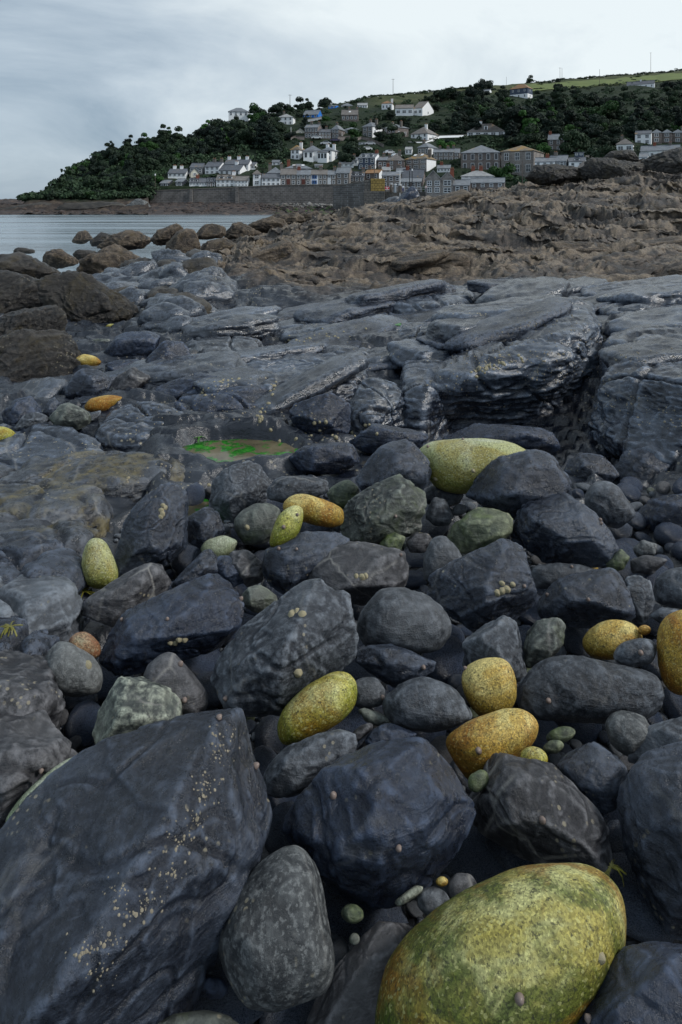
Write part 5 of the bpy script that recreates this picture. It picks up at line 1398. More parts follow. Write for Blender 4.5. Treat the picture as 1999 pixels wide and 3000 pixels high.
        mb.poly([(W,0,H),(W,dp,H),(W,dp,H+RH-.05)], 1); mb.poly([(0,dp,H),(0,0,H),(0,dp,H+RH-.05)], 1); mb.poly([(0,dp,H),(W,dp,H),(W,dp,H+RH-.05),(0,dp,H+RH-.05)])
        rb.prism([(-.15,-ov,H),(W+.15,-ov,H),(W+.15,dp+ov,H+RH),(-.15,dp+ov,H+RH)], [(-.15,-ov,H+t),(W+.15,-ov,H+t),(W+.15,dp+ov,H+RH+t),(-.15,dp+ov,H+RH+t)])
    mb.build('wall', wm, root)
    ro = rb.build('roof', M[rf], root)
    for c in chim:
        fx = c[0]; mat = c[1] if len(c) > 1 else 'stack'; hc = c[2] if len(c) > 2 else .75
        cb = MB()
        zt = H+RH+t if roof != 'mono' else H+RH
        cb.box(-.48, .48, -.34, .34, -1.6, hc); cb.box(-.54, .54, -.40, .40, hc, hc+.12)
        for px_ in (-.24, .24): cb.tube((px_, 0, hc+.12), (px_, 0, hc+.50), .12, .10, 6, 1)
        cb.build('chimney', [M[mat], M['pot']], ro, (min(max(fx*W, .5), W-.5), dp/2 if roof != 'front' else dp*.4, zt))
    rows, cols = win
    for r in range(rows):
        for c in range(cols):
            x = W*(c+.5)/cols
            zz = H*(r+.55)/rows if winy is None else H*winy[r]
            w_ = min(ww, W/cols*.62); h_ = min(wh, H/rows*.68)
            if door is not None and r == 0 and c == door[0]:
                d = MB(); d.box(-.5, .5, -.06, .05, 0, min(2.1, H*.8))
                dd = d.build('door', M[door[1]], root, (x, 0, 0.02))
                hh_ = MB(); hh_.box(.32, .40, -.11, -.062, .95, 1.05); hh_.build('handle', M['metal_dark'], dd)
                continue
            add_window(root, x, -0.0, zz, w_, h_, 0.0, frame, 'arch' if arched else 'sash')
    if side:
        rs, cs_ = side
        for r in range(rs):
            for c in range(cs_):
                y = dp*(c+.5)/cs_; zz = H*(r+.55)/rs
                if left: add_window(root, 0, y, zz, .9, min(1.2, H/rs*.6), -math.pi/2, frame)
                else: add_window(root, W, y, zz, .9, min(1.2, H/rs*.6), math.pi/2, frame)
    for k in range(dormers):
        x = W*(k+.6)/(dormers+.2)
        d = MB(); dw = min(.75, W/dormers*.35); dz = H+RH*.22; yy = dp/2*.22
        hd_ = RH*.42
        d.box(x-dw, x+dw, yy, dp/2*.9, dz-.5, dz+hd_, 0)
        d.prism([(x-dw-.12, yy-.12, dz+hd_), (x+dw+.12, yy-.12, dz+hd_), (x, yy-.12, dz+hd_+.55)], [(x-dw-.12, dp/2, dz+hd_), (x+dw+.12, dp/2, dz+hd_), (x, dp/2, dz+hd_+.55)], 1)
        dm = d.build('dormer', [M['white'], M[rf]], root)
        g = MB(); g.box(x-dw*.6, x+dw*.6, yy-.03, yy+.02, dz, dz+hd_*.85); g.build('pane', M['glass'], dm)
    for k in range(lights):
        x = W*(k+1)/(lights+1); fy = .55
        sk = MB(); kk = RH/(dp/2); y0 = dp/2*fy-.45; y1 = dp/2*fy+.45
        sk.prism([(x-.45,y0,H+y0*kk+t+.02),(x+.45,y0,H+y0*kk+t+.02),(x+.45,y1,H+y1*kk+t+.02),(x-.45,y1,H+y1*kk+t+.02)],
                 [(x-.45,y0,H+y0*kk+t+.12),(x+.45,y0,H+y0*kk+t+.12),(x+.45,y1,H+y1*kk+t+.12),(x-.45,y1,H+y1*kk+t+.12)])
        sk.build('skylight', M['metal_white'], ro)
    if porch:
        px0, px1, ph = porch
        q = MB(); q.box(W*px0, W*px1, -2.2, -.05, -base, ph); q.prism([(W*px0-.15,-2.4,ph),(W*px1+.15,-2.4,ph),(W*px1+.15,-.04,ph+.8),(W*px0-.15,-.04,ph+.8)],
                 [(W*px0-.15,-2.4,ph+.1),(W*px1+.15,-2.4,ph+.1),(W*px1+.15,-.04,ph+.9),(W*px0-.15,-.04,ph+.9)], 1)
        pr = q.build('porch', [M['white'], M['roof_dark']], root)
        n = max(2, int((px1-px0)*W/1.1))
        for k in range(n):
            x = W*px0 + (px1-px0)*W*(k+.5)/n
            g = MB(); g.box(x-.38, x+.38, -2.24, -2.21, ph*.3, ph*.92); g.build('pane', M['glass'], pr)
    return root
CH = lambda *x: [(v, 'stack') for v in x]
WC = lambda *x: [(v, 'white') for v in x]
BR = lambda *x: [(v, 'brick') for v in x]
# waterfront row
house('dark weatherboarded shed at the far left end of the sea wall', 'L', 165,305,610,545,490, u2=415, wall='dark_w', rf='roof_slate', win=(1,2), name='shed', cat='shed')
house('low dark cottage right of the weatherboarded shed', 'L', 415,535,600,520,470, u2=640, wall='dark_w', rf='roof_slate', win=(1,2), ww=1.3, side=(1,1))
house('small white cottage with flat dormers left of the stone cottage', 'L', 645,800,635,530,460, wall='white', rf='roof_dark', win=(2,3), dormers=2, chim=BR(.95))
house('small stone cottage with two round dormers on the sea wall', 'L', 800,935,640,530,460, wall='white', rf='roof_dark', win=(2,3))
house('brown stone cottage wing with twin white dormers', 'L', 935,1075,635,520,455, wall='granite_b', rf='roof_dark', win=(1,2), dormers=2)
house('white cottage with twin dormers and a white gable end on the sea wall', 'A', 578,720,322,262,222, u2=745, wall='white', rf='roof_brown', win=(2,4), dormers=2, chim=WC(.98))
house('low white cottage with dark roof right of the twin-dormer cottage', 'A', 722,830,318,268,232, u2=848, wall='white', rf='roof_brown', win=(2,4))
house('tall narrow white house on the sea wall', 'A', 870,930,312,215,180, u2=942, roof='hip', wall='white', rf='roof_brown', win=(2,1), ww=1.2, wh=2.0)
house('wide white cottage with grey roof beside the granite terrace', 'A', 938,1087,312,248,213, wall='white', rf='roof_dark', win=(2,4))
house('leftmost granite terrace house with an ochre-lichened roof', 'A', 1088,1211,307,220,172, wall='granite_w', rf='roof_brown', win=(2,3), chim=CH(.98), door=(1,'door_red'), wh=1.9)
house('granite terrace house with a brown door and plain slate roof', 'A', 1212,1324,307,222,182, wall='granite_w', rf='roof_slate', win=(2,3), chim=BR(.15), door=(1,'door_red'), wh=1.9)
house('narrow white terrace house with blue window frames', 'A', 1325,1387,303,220,182, wall='white', rf='roof_brown', win=(2,1), frame='blue_trim', ww=1.6, wh=2.0)
house('granite terrace house right of the blue-framed one', 'A', 1388,1455,303,220,182, wall='granite_w', rf='roof_brown', win=(2,2), chim=CH(.1), wh=1.9)
house('granite terrace house with a white door near the pier', 'A', 1456,1526,303,222,185, wall='granite_w', rf='roof_slate', win=(2,2), door=(0,'frame'), chim=CH(.95), wh=1.8)
house('tall granite house at the landward end of the pier', 'C', 472,600,530,415,355, u2=636, wall='granite_w', rf='roof_slate', win=(2,2), wh=2.2, chim=CH(.05))
house('stone cottage with two gabled dormer windows behind the pier', 'C', 600,745,505,447,400, wall='granite_b', rf='roof_dark', win=(1,3), dormers=2, chim=CH(.95))
house('cottage with an orange-lichened roof and white gable behind the pier', 'C', 748,885,480,415,378, u2=940, wall='granite_b', rf='roof_orange', win=(1,2), swall='white', chim=CH(.15,.95))
house('grey slate-roofed cottage behind the pier head', 'C', 912,1090,560,440,400, wall='granite_w', rf='roof_slate', win=(2,3), wh=1.6)
house('stone store with a big dark slate roof by the harbour', 'C', 1100,1305,545,465,377, u2=1335, wall='granite_b', rf='roof_dark', win=(1,3), chim=BR(.2))
house('low stone shed in front of the big dark roof', 'C', 1092,1290,560,500,462, wall='granite_b', rf='roof_slate', win=(1,4), D=176, name='shed', cat='shed')
house('left one of the pair of grey gable-fronted harbour stores', 'Q', 655,832,275,95,0, roof='front', wall='granite_w', rf='roof_pale', win=(2,2), ww=1.6, wh=1.3, D=172, dp=9, winy=(.3,.72), swall='grey_l')
house('right one of the pair of grey gable-fronted harbour stores', 'Q', 836,975,285,85,15, roof='front', wall='granite_w', rf='roof_pale', win=(2,1), ww=2.0, wh=1.3, D=172, dp=9, winy=(.3,.72), chim=BR(.95))
house('low stone shed right of the gable-fronted stores', 'Q', 976,1160,255,168,105, wall='granite_b', rf='roof_slate', win=(1,2), D=171, name='shed', cat='shed')
house('long low slate-roofed shed beside the outcrop', 'Q', 1162,1560,200,138,82, wall='granite_b', rf='roof_slate', win=(1,4), D=175, name='shed', cat='shed')
house('cottage with a pale hipped roof above the long low shed', 'D', 115,325,318,303,262, roof='hip', wall='white', rf='roof_pale', win=(1,3), D=181, chim=BR(.35,.6))
# second row on the left
house('long low white terrace above the dark sheds', 'L', 295,585,440,380,300, u2=660, wall='white', rf='roof_dark', win=(1,4), chim=WC(.25,.65), dp=9)
house('white gable-fronted chapel-like house at the end of the low terrace', 'L', 670,800,432,365,292, roof='front', wall='cream', rf='roof_slate', win=(1,1), u2=610)
house('grey house behind the low white terrace', 'L', 655,855,390,285,210, u2=930, wall='grey_w', rf='roof_dark', win=(1,3))
house('white two-storey house with dark roof and gable above the waterfront', 'L', 900,1140,395,270,185, u2=1262, wall='white', rf='roof_dark', win=(2,3), chim=CH(.4,.95))
house('long white house row at the top of the waterfront', 'A', 640,832,195,138,97, u2=876, wall='white', rf='roof_dark', win=(2,4), chim=WC(.1,.5,.85))
house('small white wing at the right end of the long white row', 'A', 846,884,178,145,120, u2=917, wall='white', rf='roof_dark', win=(1,1), side=(1,1))
house('broad white house with gable end in front of the long white row', 'A', 602,765,232,185,138, u2=832, wall='white', rf='roof_dark', win=(1,4), chim=WC(.65))
house('grey hip-roofed house behind the tall narrow white house', 'A', 985,1105,240,208,157, roof='hip', wall='white', rf='roof_slate', win=(1,2), chim=CH(.1,.9))
house('stone house with a skylit slate roof behind the granite terrace', 'A', 1120,1335,215,172,130, roof='hip', wall='granite_b', rf='roof_slate', win=(1,3), lights=2, chim=BR(.12))
house('little white lean-to house among trees above the waterfront', 'A', 1020,1090,150,122,104, wall='white', rf='roof_slate', win=(1,2))
# big white houses
house('white villa with an ochre hipped roof and bay windows', 'C', 40,122,285,190,143, u2=190, roof='hip', wall='white', rf='roof_lichen', win=(2,2), chim=WC(.8), side=(2,1), ww=1.6)
house('white villa with a grey hipped roof between its two neighbours', 'C', 165,335,292,200,143, roof='hip', wall='white', rf='roof_slate', win=(2,3), chim=CH(.4), porch=(.0,.55,2.6))
house('white villa with a glazed sunroom on the right of the three villas', 'C', 338,432,298,195,160, u2=505, roof='hip', wall='white', rf='roof_slate', win=(2,2), side=(2,1), chim=WC(.2,.9), porch=(-.2,.75,2.6))
house('slate-blue house with dormers and a white gable', 'C', 686,846,385,268,222, u2=910, wall='slate_w', rf='roof_slate', win=(2,3), dormers=2, swall='white', chim=BR(.95), wh=1.9)
house('stone house with a pyramid roof left of the yellow-roofed house', 'C', 962,1126,390,292,225, roof='hip', wall='granite_b', rf='roof_brown', win=(2,2), chim=CH(.7))
house('low stone wing left of the pyramid-roofed house', 'C', 872,962,380,292,255, wall='granite_b', rf='roof_slate', win=(1,2), chim=CH(.6))
house('stone house with a yellow lichen roof and white gable side', 'C', 1137,1340,385,275,212, u2=1436, roof='hip', wall='granite_w', rf='roof_lichen', win=(2,3), swall='white', lights=2, chim=CH(.98), ww=1.6, wh=1.9)
house('grey stone house with a white flank above the yellow-roofed house', 'C', 1255,1356,250,165,120, u2=1450, roof='hip', wall='granite_w', rf='roof_slate', win=(1,3), swall='white', wh=1.6, chim=CH(.1))
house('long granite terrace left of the big chapel-like hall', 'C', 1402,1600,300,215,180, wall='granite_w', rf='roof_slate', win=(2,4), chim=CH(.3,.7))
house('small white outhouse left of the grey stone house', 'C', 1135,1200,235,190,160, wall='white', rf='roof_pale', win=(1,2))
# big stone halls
house('big stone hall with two rows of round-headed windows', 'D', 112,372,270,148,88, roof='hip', wall='granite_b', rf='roof_slate', win=(2,5), dp=14, arched=True, ww=1.1, wh=2.4)
house('big grey granite house with an orange hipped roof', 'D', 376,592,295,135,90, u2=669, roof='hip', wall='granite_w', rf='roof_lichen', win=(2,3), dp=13, wh=2.4, ww=1.4)
house('tall stone house half hidden by trees right of the big halls', 'D', 685,822,140,62,22, wall='granite_b', rf='roof_slate', win=(2,3), chim=BR(.08), wh=1.8)
house('low white cottage with a red ridge in front of the grey granite house', 'D', 600,730,240,210,180, wall='white', rf='roof_slate', win=(1,3), D=186, chim=BR(.6))
house('grey gabled cottage behind the black boulder', 'D', 690,805,245,205,165, u2=830, wall='grey_w', rf='roof_slate', win=(1,2), D=186, chim=CH(.3))
house('cottage with a boxy white dormer behind the black boulder', 'D', 822,930,262,208,178, wall='white', rf='roof_dark', win=(1,2), dormers=1, D=184)
house('blue-black flat-roofed cabin above the cottages', 'D', 860,918,172,150,143, roof='mono', wall='slate_w', rf='roof_slate', win=(1,2), name='cabin', cat='cabin', dp=4, D=205)
house('hipped grey cottage beside the long black boulder', 'D', 885,955,285,247,200, roof='hip', wall='white', rf='roof_brown', win=(1,1), D=182, dp=6)
house('white cottage with a steep hipped roof above the tilted black boulder', 'D', 1135,1246,150,92,50, roof='hip', wall='white', rf='roof_brown', win=(1,2), chim=CH(.3), ww=1.8)
house('long low white house with a dark roof at the right', 'D', 1290,1552,195,132,95, wall='white', rf='roof_slate', win=(1,5), chim=BR(.35)+CH(.75))
house('white wing of the terrace at the right edge', 'D', 1258,1364,98,25,0, wall='white', rf='roof_dark', win=(2,2), ww=1.3)
for k, (x0, x1) in enumerate(((1366,1432),(1434,1500),(1502,1575))):
    house(['first granite house with a little hipped gable in the right edge terrace', 'second granite house with a little hipped gable in the right edge terrace', 'third granite house with a little hipped gable, cut by the right edge'][k],
          'D', x0, x1, 85, 18, -8, roof='hip', wall='granite_b', rf='roof_slate', win=(2,1), ww=1.5, wh=1.9, chim=CH(.95) if k == 2 else ())
house('low white-walled cottage front under the long low house', 'D', 1285,1340,215,180,150, wall='white', rf='roof_slate', win=(1,1), D=180)
# hillside
house('lone square house with an orange hipped roof near the ridge', 'E', 435,552,308,238,205, u2=586, roof='hip', wall='slate_w', rf='roof_orange', win=(2,3), lower='white', side=(2,1))
house('long white bungalow among trees at the upper right', 'E', 1202,1386,242,210,185, wall='white', rf='roof_dark', win=(1,5), chim=WC(.5))
house('white bungalow with a brown hipped roof and wide dormer', 'E', 152,402,562,525,462, roof='hip', wall='white', rf='roof_brown', win=(1,5), chim=WC(.35), ww=1.8, dormers=1, dp=11)
house('tiny white hut under the ridge', 'E', 243,300,280,262,247, u2=318, wall='white', rf='roof_slate', win=(1,1), dp=5)
house('white square house with pale hipped roof below the skyline trees', 'B', -80,60,280,205,165, u2=85, roof='hip', wall='white', rf='roof_pale', win=(2,3), chim=CH(.3))
house('bright blue house with a slate roof', 'B', 158,300,212,180,130, u2=346, wall='blue_w', rf='roof_slate', win=(1,3), side=(1,1))
house('small blue annex uphill of the bright blue house', 'B', 400,470,118,100,88, u2=505, wall='blue_w', rf='roof_slate', win=(1,2), dp=5)
house('brown stone house right of the bright blue house', 'B', 525,682,248,182,128, wall='granite_b', rf='roof_brown', win=(1,4), chim=CH(.45,.98), lights=1)
house('white cottage with a tall chimney and orange roof below the ridge', 'B', 910,1008,142,72,40, u2=1030, roof='hip', wall='white', rf='roof_orange', win=(1,3), chim=WC(.95))
house('large white split-level house with long sloping roofs', 'B', 1040,1212,192,120,75, roof='gable', wall='white', rf='roof_brown', win=(1,3), ww=2.0, dp=9)
house('taller white wing of the split-level house', 'B', 1214,1300,195,115,40, u2=1412, wall='white', rf='roof_brown', win=(1,2), ww=2.6, dp=12, side=(1,1))
house('square stone villa with a white flank', 'B', 726,822,402,292,245, u2=920, roof='hip', wall='granite_w', rf='roof_slate', win=(2,2), swall='white', side=(1,2), chim=CH(.3,.95), ww=1.6, wh=2.0)
house('square stone villa right of the white-flanked one', 'B', 930,1042,422,300,262, u2=1170, roof='hip', wall='granite_b', rf='roof_slate', win=(2,3), side=(1,2), chim=CH(.2,.95), wh=2.0)
house('white hip-roofed house with a terrace wall', 'B', 1188,1350,440,360,285, u2=1455, roof='hip', wall='white', rf='roof_brown', win=(2,3), chim=WC(.6), side=(1,1), dp=9)
house('tall granite house with four upper windows on the upper lane', 'B', 172,300,408,305,268, u2=345, wall='granite_b', rf='roof_slate', win=(2,4), chim=CH(.35,.98), wh=1.7)
house('low granite cottage pair on the upper lane', 'B', 305,425,412,350,315, wall='granite_b', rf='roof_dark', win=(2,4), chim=CH(.6))
house('granite house with a hipped roof on the upper lane', 'B', 430,500,412,322,275, u2=562, roof='hip', wall='granite_b', rf='roof_slate', win=(2,2), side=(1,1), chim=CH(.3))
house('single-storey house with a white veranda on the upper lane', 'B', 548,690,375,325,295, roof='hip', wall='grey_w', rf='roof_slate', win=(1,4))
house('cream gabled cottage at the left end of the upper lane', 'B', 90,170,372,345,312, roof='front', wall='cream', rf='roof_slate', win=(1,1), dp=6)
house('white garden house below the skyline hedge', 'B', 678,772,122,92,65, wall='white', rf='roof_pale', win=(1,4), dp=6)
house('bungalow roof peeping over the bushes by the blue annex', 'B', 525,632,118,96,62, roof='hip', wall='white', rf='roof_slate', win=(1,3), dp=6)
house('white house on the skyline at the left', 'P', 670,728,342,327,313, roof='hip', wall='white', rf='roof_slate', win=(1,4), D=310)
house('white cottage tucked behind the low stone wing', 'C', 880,1005,345,300,262, wall='white', rf='roof_slate', win=(1,3), chim=CH(.8))
house('little white cottage below the pyramid-roofed house', 'C', 905,990,425,388,352, wall='white', rf='roof_pale', win=(1,2), chim=BR(.7))
house('pale cottage squeezed left of the yellow-roofed house', 'C', 1050,1132,432,400,362, wall='cream', rf='roof_slate', win=(1,2), chim=CH(.2))
house('low white row behind the gable-fronted stores', 'C', 1440,1566,402,370,335, wall='white', rf='roof_slate', win=(1,4), chim=BR(.3))
house('long low slate roof above the tall granite house', 'C', 500,640,352,325,300, wall='white', rf='roof_slate', win=(1,3))
house('pale stone garden house below the villas', 'C', 268,342,372,345,330, wall='cream', rf='roof_slate', win=(1,2), dp=5)
house('granite cottage left of the big stone hall', 'D', 20,105,205,152,120, wall='granite_w', rf='roof_slate', win=(2,2), chim=CH(.5))
house('white garage row on the lane below the retaining wall', 'B', 690,790,470,448,438, roof='mono', wall='white', rf='roof_pale', win=(1,3), dp=5)
house('white cottage with a red ridge behind the long black boulder', 'D', 932,1030,205,185,165, wall='white', rf='roof_brown', win=(1,3), chim=BR(.5))
house('white cottage left of the slate-blue house', 'C', 600,682,330,292,262, wall='white', rf='roof_slate', win=(1,2), chim=CH(.5))
house('white cottage above the long granite terrace', 'C', 1470,1560,205,175,150, wall='white', rf='roof_slate', win=(1,3), chim=CH(.8))
# ------------------------------------------------------------------ vegetation of the far shore
def leaf_mat(name, dark, light, bright=0.0):
    m, nt, b = newmat(name); N = NT(nt)
    oi = N.n('ShaderNodeObjectInfo'); vec = N.n('ShaderNodeTexCoord').outputs['Object']
    k = N.noise(vec, 0.55, 3, 0.6)
    ta = N.n('ShaderNodeAttribute'); ta.attribute_name = 'tint'
    f = N.math('ADD', N.math('MULTIPLY', k, 0.55), N.math('ADD', N.math('MULTIPLY', oi.outputs['Random'], 0.42), N.math('MULTIPLY', ta.outputs['Fac'], 0.45)))
    c = N.ramp(f, [(0.25, dark), (0.62, light), (0.98, tuple(x*1.9 for x in light))])
    N.link(c, b.inputs['Base Color']); b.inputs['Roughness'].default_value = 0.7; b.inputs['Specular IOR Level'].default_value = 0.25
    return m
M['leaf'] = leaf_mat('foliage', (0.0075, 0.0165, 0.0120), (0.021, 0.040, 0.019))
M['leaf_bright'] = leaf_mat('bright_foliage', (0.014, 0.040, 0.010), (0.032, 0.092, 0.018))
M['leaf_blue'] = leaf_mat('conifer_foliage', (0.0065, 0.0140, 0.0115), (0.0135, 0.027, 0.018))
M['bark'] = plain('bark', (0.045, 0.036, 0.028), 0.9, 0.3)
def leaf_quads(C, Nn, size, r):
    """quads centred on C facing roughly Nn"""
    n = len(C)
    a = np.cross(Nn, r.normal(size=(n, 3))); a /= np.linalg.norm(a, axis=1, keepdims=True)+1e-9
    b_ = np.cross(Nn, a)
    s = (size*r.uniform(0.6, 1.3, n))[:, None]
    V = np.stack([C-a*s-b_*s*.7, C+a*s-b_*s*.7, C+a*s*.8+b_*s*.7, C-a*s*.8+b_*s*.7], 1).reshape(-1, 3)
    return V
def blob_points(centres, radii, n, r, squash=0.85, low=-0.35):
    """points on the outside of a cluster of balls"""
    k = r.choice(len(centres), size=n*2, p=(radii**2)/(radii**2).sum())
    d = r.normal(size=(n*2, 3)); d /= np.linalg.norm(d, axis=1, keepdims=True)
    P = centres[k] + d*radii[k][:, None]*np.array([1, 1, squash])*r.uniform(0.82, 1.06, (n*2, 1))
    dist = np.linalg.norm((P[:, None]-centres[None])/np.array([1, 1, squash]), axis=2)/radii[None]
    dist[np.arange(n*2), k] = 9
    keep = (dist.min(1) > 0.78) & (d[:, 2] > low)
    P, d = P[keep][:n], d[keep][:n]
    nn = d + r.normal(size=d.shape)*0.45
    return P, nn/np.linalg.norm(nn, axis=1, keepdims=True)
def tree_proto(seed, kind):
    r = np.random.default_rng(seed)
    tr = MB()
    if kind == 'conifer':
        H = 11.0
        cs, rs = [], []
        for k in range(9):
            z = 2.5 + 8*k/9; w = 3.4*(1-k/10.5)
            for j in range(max(1, int(w*2.2))):
                a = r.uniform(0, 6.28); cs.append([math.cos(a)*w*.62, math.sin(a)*w*.62, z+r.normal()*.25]); rs.append(0.75+0.32*w*.5)
        C, R_ = np.array(cs), np.array(rs); sq = 0.5
        tr.tube((0, 0, -1.5), (0, 0, 10), .32, .06)
    elif kind == 'umbrella':      # wide flat crown on bare stems
        C = np.array([[r.normal()*2.2, r.normal()*1.8, 6.3+r.normal()*.55] for _ in range(13)]); R_ = r.uniform(1.1, 1.9, 13); sq = 0.6
        for k in range(3):
            a = k*2.1; tr.tube((0, 0, -1.5+k*.01), (math.cos(a)*1.6, math.sin(a)*1.4, 6.2), .26, .10)
    else:
        w, h, nb_ = {'round': (2.1, 1.9, 15), 'wide': (3.0, 1.7, 18), 'tall': (1.5, 2.6, 15), 'bushy': (2.2, 1.2, 12)}[kind]
        zc_ = {'round': 4.2, 'wide': 4.4, 'tall': 5.0, 'bushy': 1.8}[kind]
        C = r.normal(size=(nb_, 3))*np.array([w, w, h])*.62 + np.array([0, 0, zc_]); R_ = r.uniform(1.0, 1.75, nb_); sq = 0.85
        tr.tube((0, 0, -1.5), (0.2, 0.1, zc_), .34, .14)
        for k in range(4):
            a = k*1.57+r.uniform(0, 1); tr.tube((0.1, 0.05, zc_*.55), (math.cos(a)*w*.8, math.sin(a)*w*.8, zc_+.4), .15, .05, 6)
    P, nn = blob_points(C, R_, 1500, r, sq, -0.6)
    V = leaf_quads(P, nn, 0.25, r)
    Fq = [list(q) for q in np.arange(len(V)).reshape(-1, 4)]
    V0, F0 = ico(1); Vs = [V]; nb_0 = len(V)
    for c_, rr in zip(C, R_):            # leafy mass inside, so that only the rim is see-through
        Vs.append(c_ + V0*rr*np.array([1, 1, sq])*0.70); Fq += [list(q) for q in F0+nb_0]; nb_0 += len(V0)
    me = mesh_np('crown', np.concatenate(Vs), Fq)
    return me, tr.mesh('trunk')
PROTO = {}
for k, kd in enumerate(['round', 'wide', 'tall', 'bushy', 'conifer', 'umbrella', 'round', 'wide']):
    PROTO.setdefault(kd, []).append(tree_proto(200+k, kd))
_tm = {}
def add_tree(label, u, v, kind='round', s=1.0, mat='leaf', group=None, D=None, name='tree', rot=None, cat='tree', dz=0.0):
    D = D or float(hill_D(v))
    z = float(hill_surf(u, D))
    cm, tm = PROTO[kind][random.randrange(len(PROTO[kind]))]
    key = (cm.name, mat)
    if key not in _tm:
        c2 = cm.copy(); c2.materials.clear(); c2.materials.append(M[mat]); _tm[key] = c2
        if not tm.materials: tm.materials.append(M['bark'])
    root = empty(name, ((u-UC)/F*D, D, z+dz-(2.0 if u > 640 else 2.4)*s), random.uniform(0, 6.28) if rot is None else rot)
    root.scale = (s*random.uniform(.9, 1.1), s*random.uniform(.9, 1.1), s*random.uniform(.88, 1.12))
    tag(root, label, cat, group)
    obj('crown', _tm[key], None, root); obj('trunk', tm, None, root)
    return root
def hill_surf(u, D):
    u = np.asarray(u, float); D = np.asarray(D, float)
    i = np.clip(np.searchsorted(hd, D)-1, 0, len(hd)-2); j = np.clip(np.searchsorted(hu, u)-1, 0, len(hu)-2)
    fi = (D-hd[i])/(hd[i+1]-hd[i]); fj = (u-hu[j])/(hu[j+1]-hu[j])
    return (HZ[i, j]*(1-fj)+HZ[i, j+1]*fj)*(1-fi) + (HZ[i+1, j]*(1-fj)+HZ[i+1, j+1]*fj)*fi
HA = np.array(HOUSES)
def short(lb, n=8):
    w = lb.split()[:n]
    while w and w[-1] in ('a', 'an', 'the', 'of', 'in', 'on', 'with', 'and', 'its', 'by', 'at', 'to', 'from', 'beside', 'below', 'above', 'behind', 'between', 'under', 'left', 'right', 'near', 'among', 'two', 'her'): w = w[:-1]
    return ' '.join(w)
def near_house(head, u, v):
    c = np.stack([(HA[:, 0]+HA[:, 2])/2, (HA[:, 1]+HA[:, 3])/2], -1)
    k = int(np.argmin(np.hypot(c[:, 0]-u, (c[:, 1]-v)*1.5)))
    dx, dy = u-c[k, 0], v-c[k, 1]
    far = 'well ' if math.hypot(dx, dy) > 90 else ''
    w = ('left of' if dx < 0 else 'right of') if abs(dx) > abs(dy) else ('above' if dy < 0 else 'below')
    if far and w in ('above', 'below'): w = 'high ' + w if w == 'above' else 'well below'
    elif far: w = 'far ' + w
    return head + ' ' + w + ' the ' + short(HLAB[k])
def hides_house(u, v, D, up, half):
    """would a plant rooted at (u, v), 'up' pixels tall, stand in front of a house?"""
    m_ = (u+half > HA[:, 0]) & (u-half < HA[:, 2]) & (v-up < HA[:, 3]-3) & (v > HA[:, 1]) & (D < HA[:, 4]+7)
    return bool(m_.any())
# single trees that stand out
SPEC = [('dark pine on the skyline of the headland', 327,458,'conifer',.62,'leaf_blue'), ('small conifer right of the skyline pine', 372,452,'conifer',.30,'leaf_blue'),
        ('flat-topped pine with see-through crown on the headland skyline', 430,437,'umbrella',.8,'leaf_blue'),
        ('big skyline tree left of the round hilltop tree', 885,312,'round',1.25,'leaf'), ('second skyline tree touching the big one', 905,308,'tall',.9,'leaf'), ('round tree standing alone on the hilltop', 950,296,'round',1.2,'leaf'),
        ('domed evergreen on the ridge above the lone square house', 1420,264,'wide',1.6,'leaf_blue'), ('round bush on the ridge at the end of the hedge', 1553,240,'round',.9,'leaf'),
        ('huge dark spreading pine on the middle of the wooded slope', 1525,392,'wide',2.1,'leaf_blue'), ('dark conifer clump below the spreading pine', 1500,425,'conifer',1.1,'leaf_blue'),
        ('bright green tree in the middle of the right wood', 1742,358,'wide',1.7,'leaf_bright'), ('bright green bush left of the tall stone house', 1588,452,'round',.8,'leaf_bright'),
        ('bushy grey-green tree beside the white steep-roofed cottage', 1775,492,'wide',1.5,'leaf'), ('tall leafy tree behind the tall stone house', 1690,452,'round',1.5,'leaf'),
        ('dark pine above the waterfront villas', 775,440,'conifer',1.35,'leaf_blue'), ('second dark pine beside the first above the waterfront', 800,450,'conifer',1.25,'leaf_blue'),
        ('round tree between the villas and the slate-blue house', 1030,462,'round',1.2,'leaf'), ('tree below the round one beside the villas', 1016,480,'wide',.75,'leaf'),
        ('clipped round tree by the veranda house', 1037,405,'round',.95,'leaf_bright'), ('bright green bush among the dark sheds', 468,532,'bushy',.8,'leaf_bright'),
        ('bright green shrub on the slope above the waterfront', 785,372,'bushy',.7,'leaf_bright'), ('tree in front of the right square villa', 1158,424,'round',1.1,'leaf'),
        ('green bush in front of the big stone hall', 1465,520,'bushy',1.1,'leaf_bright'), ('dark tree left of the lone square house', 1405,300,'round',1.5,'leaf_blue'),
        ('leafy tree right of the white bungalow', 1610,410,'tall',1.3,'leaf'), ('tree between the square villas', 1115,412,'round',.9,'leaf'),
        ('bush above the yellow-roofed house', 1305,440,'bushy',.9,'leaf_bright')]
for lb, u, v, kd, s, mt in SPEC:
    add_tree(lb, u, v, kd, s, mt)
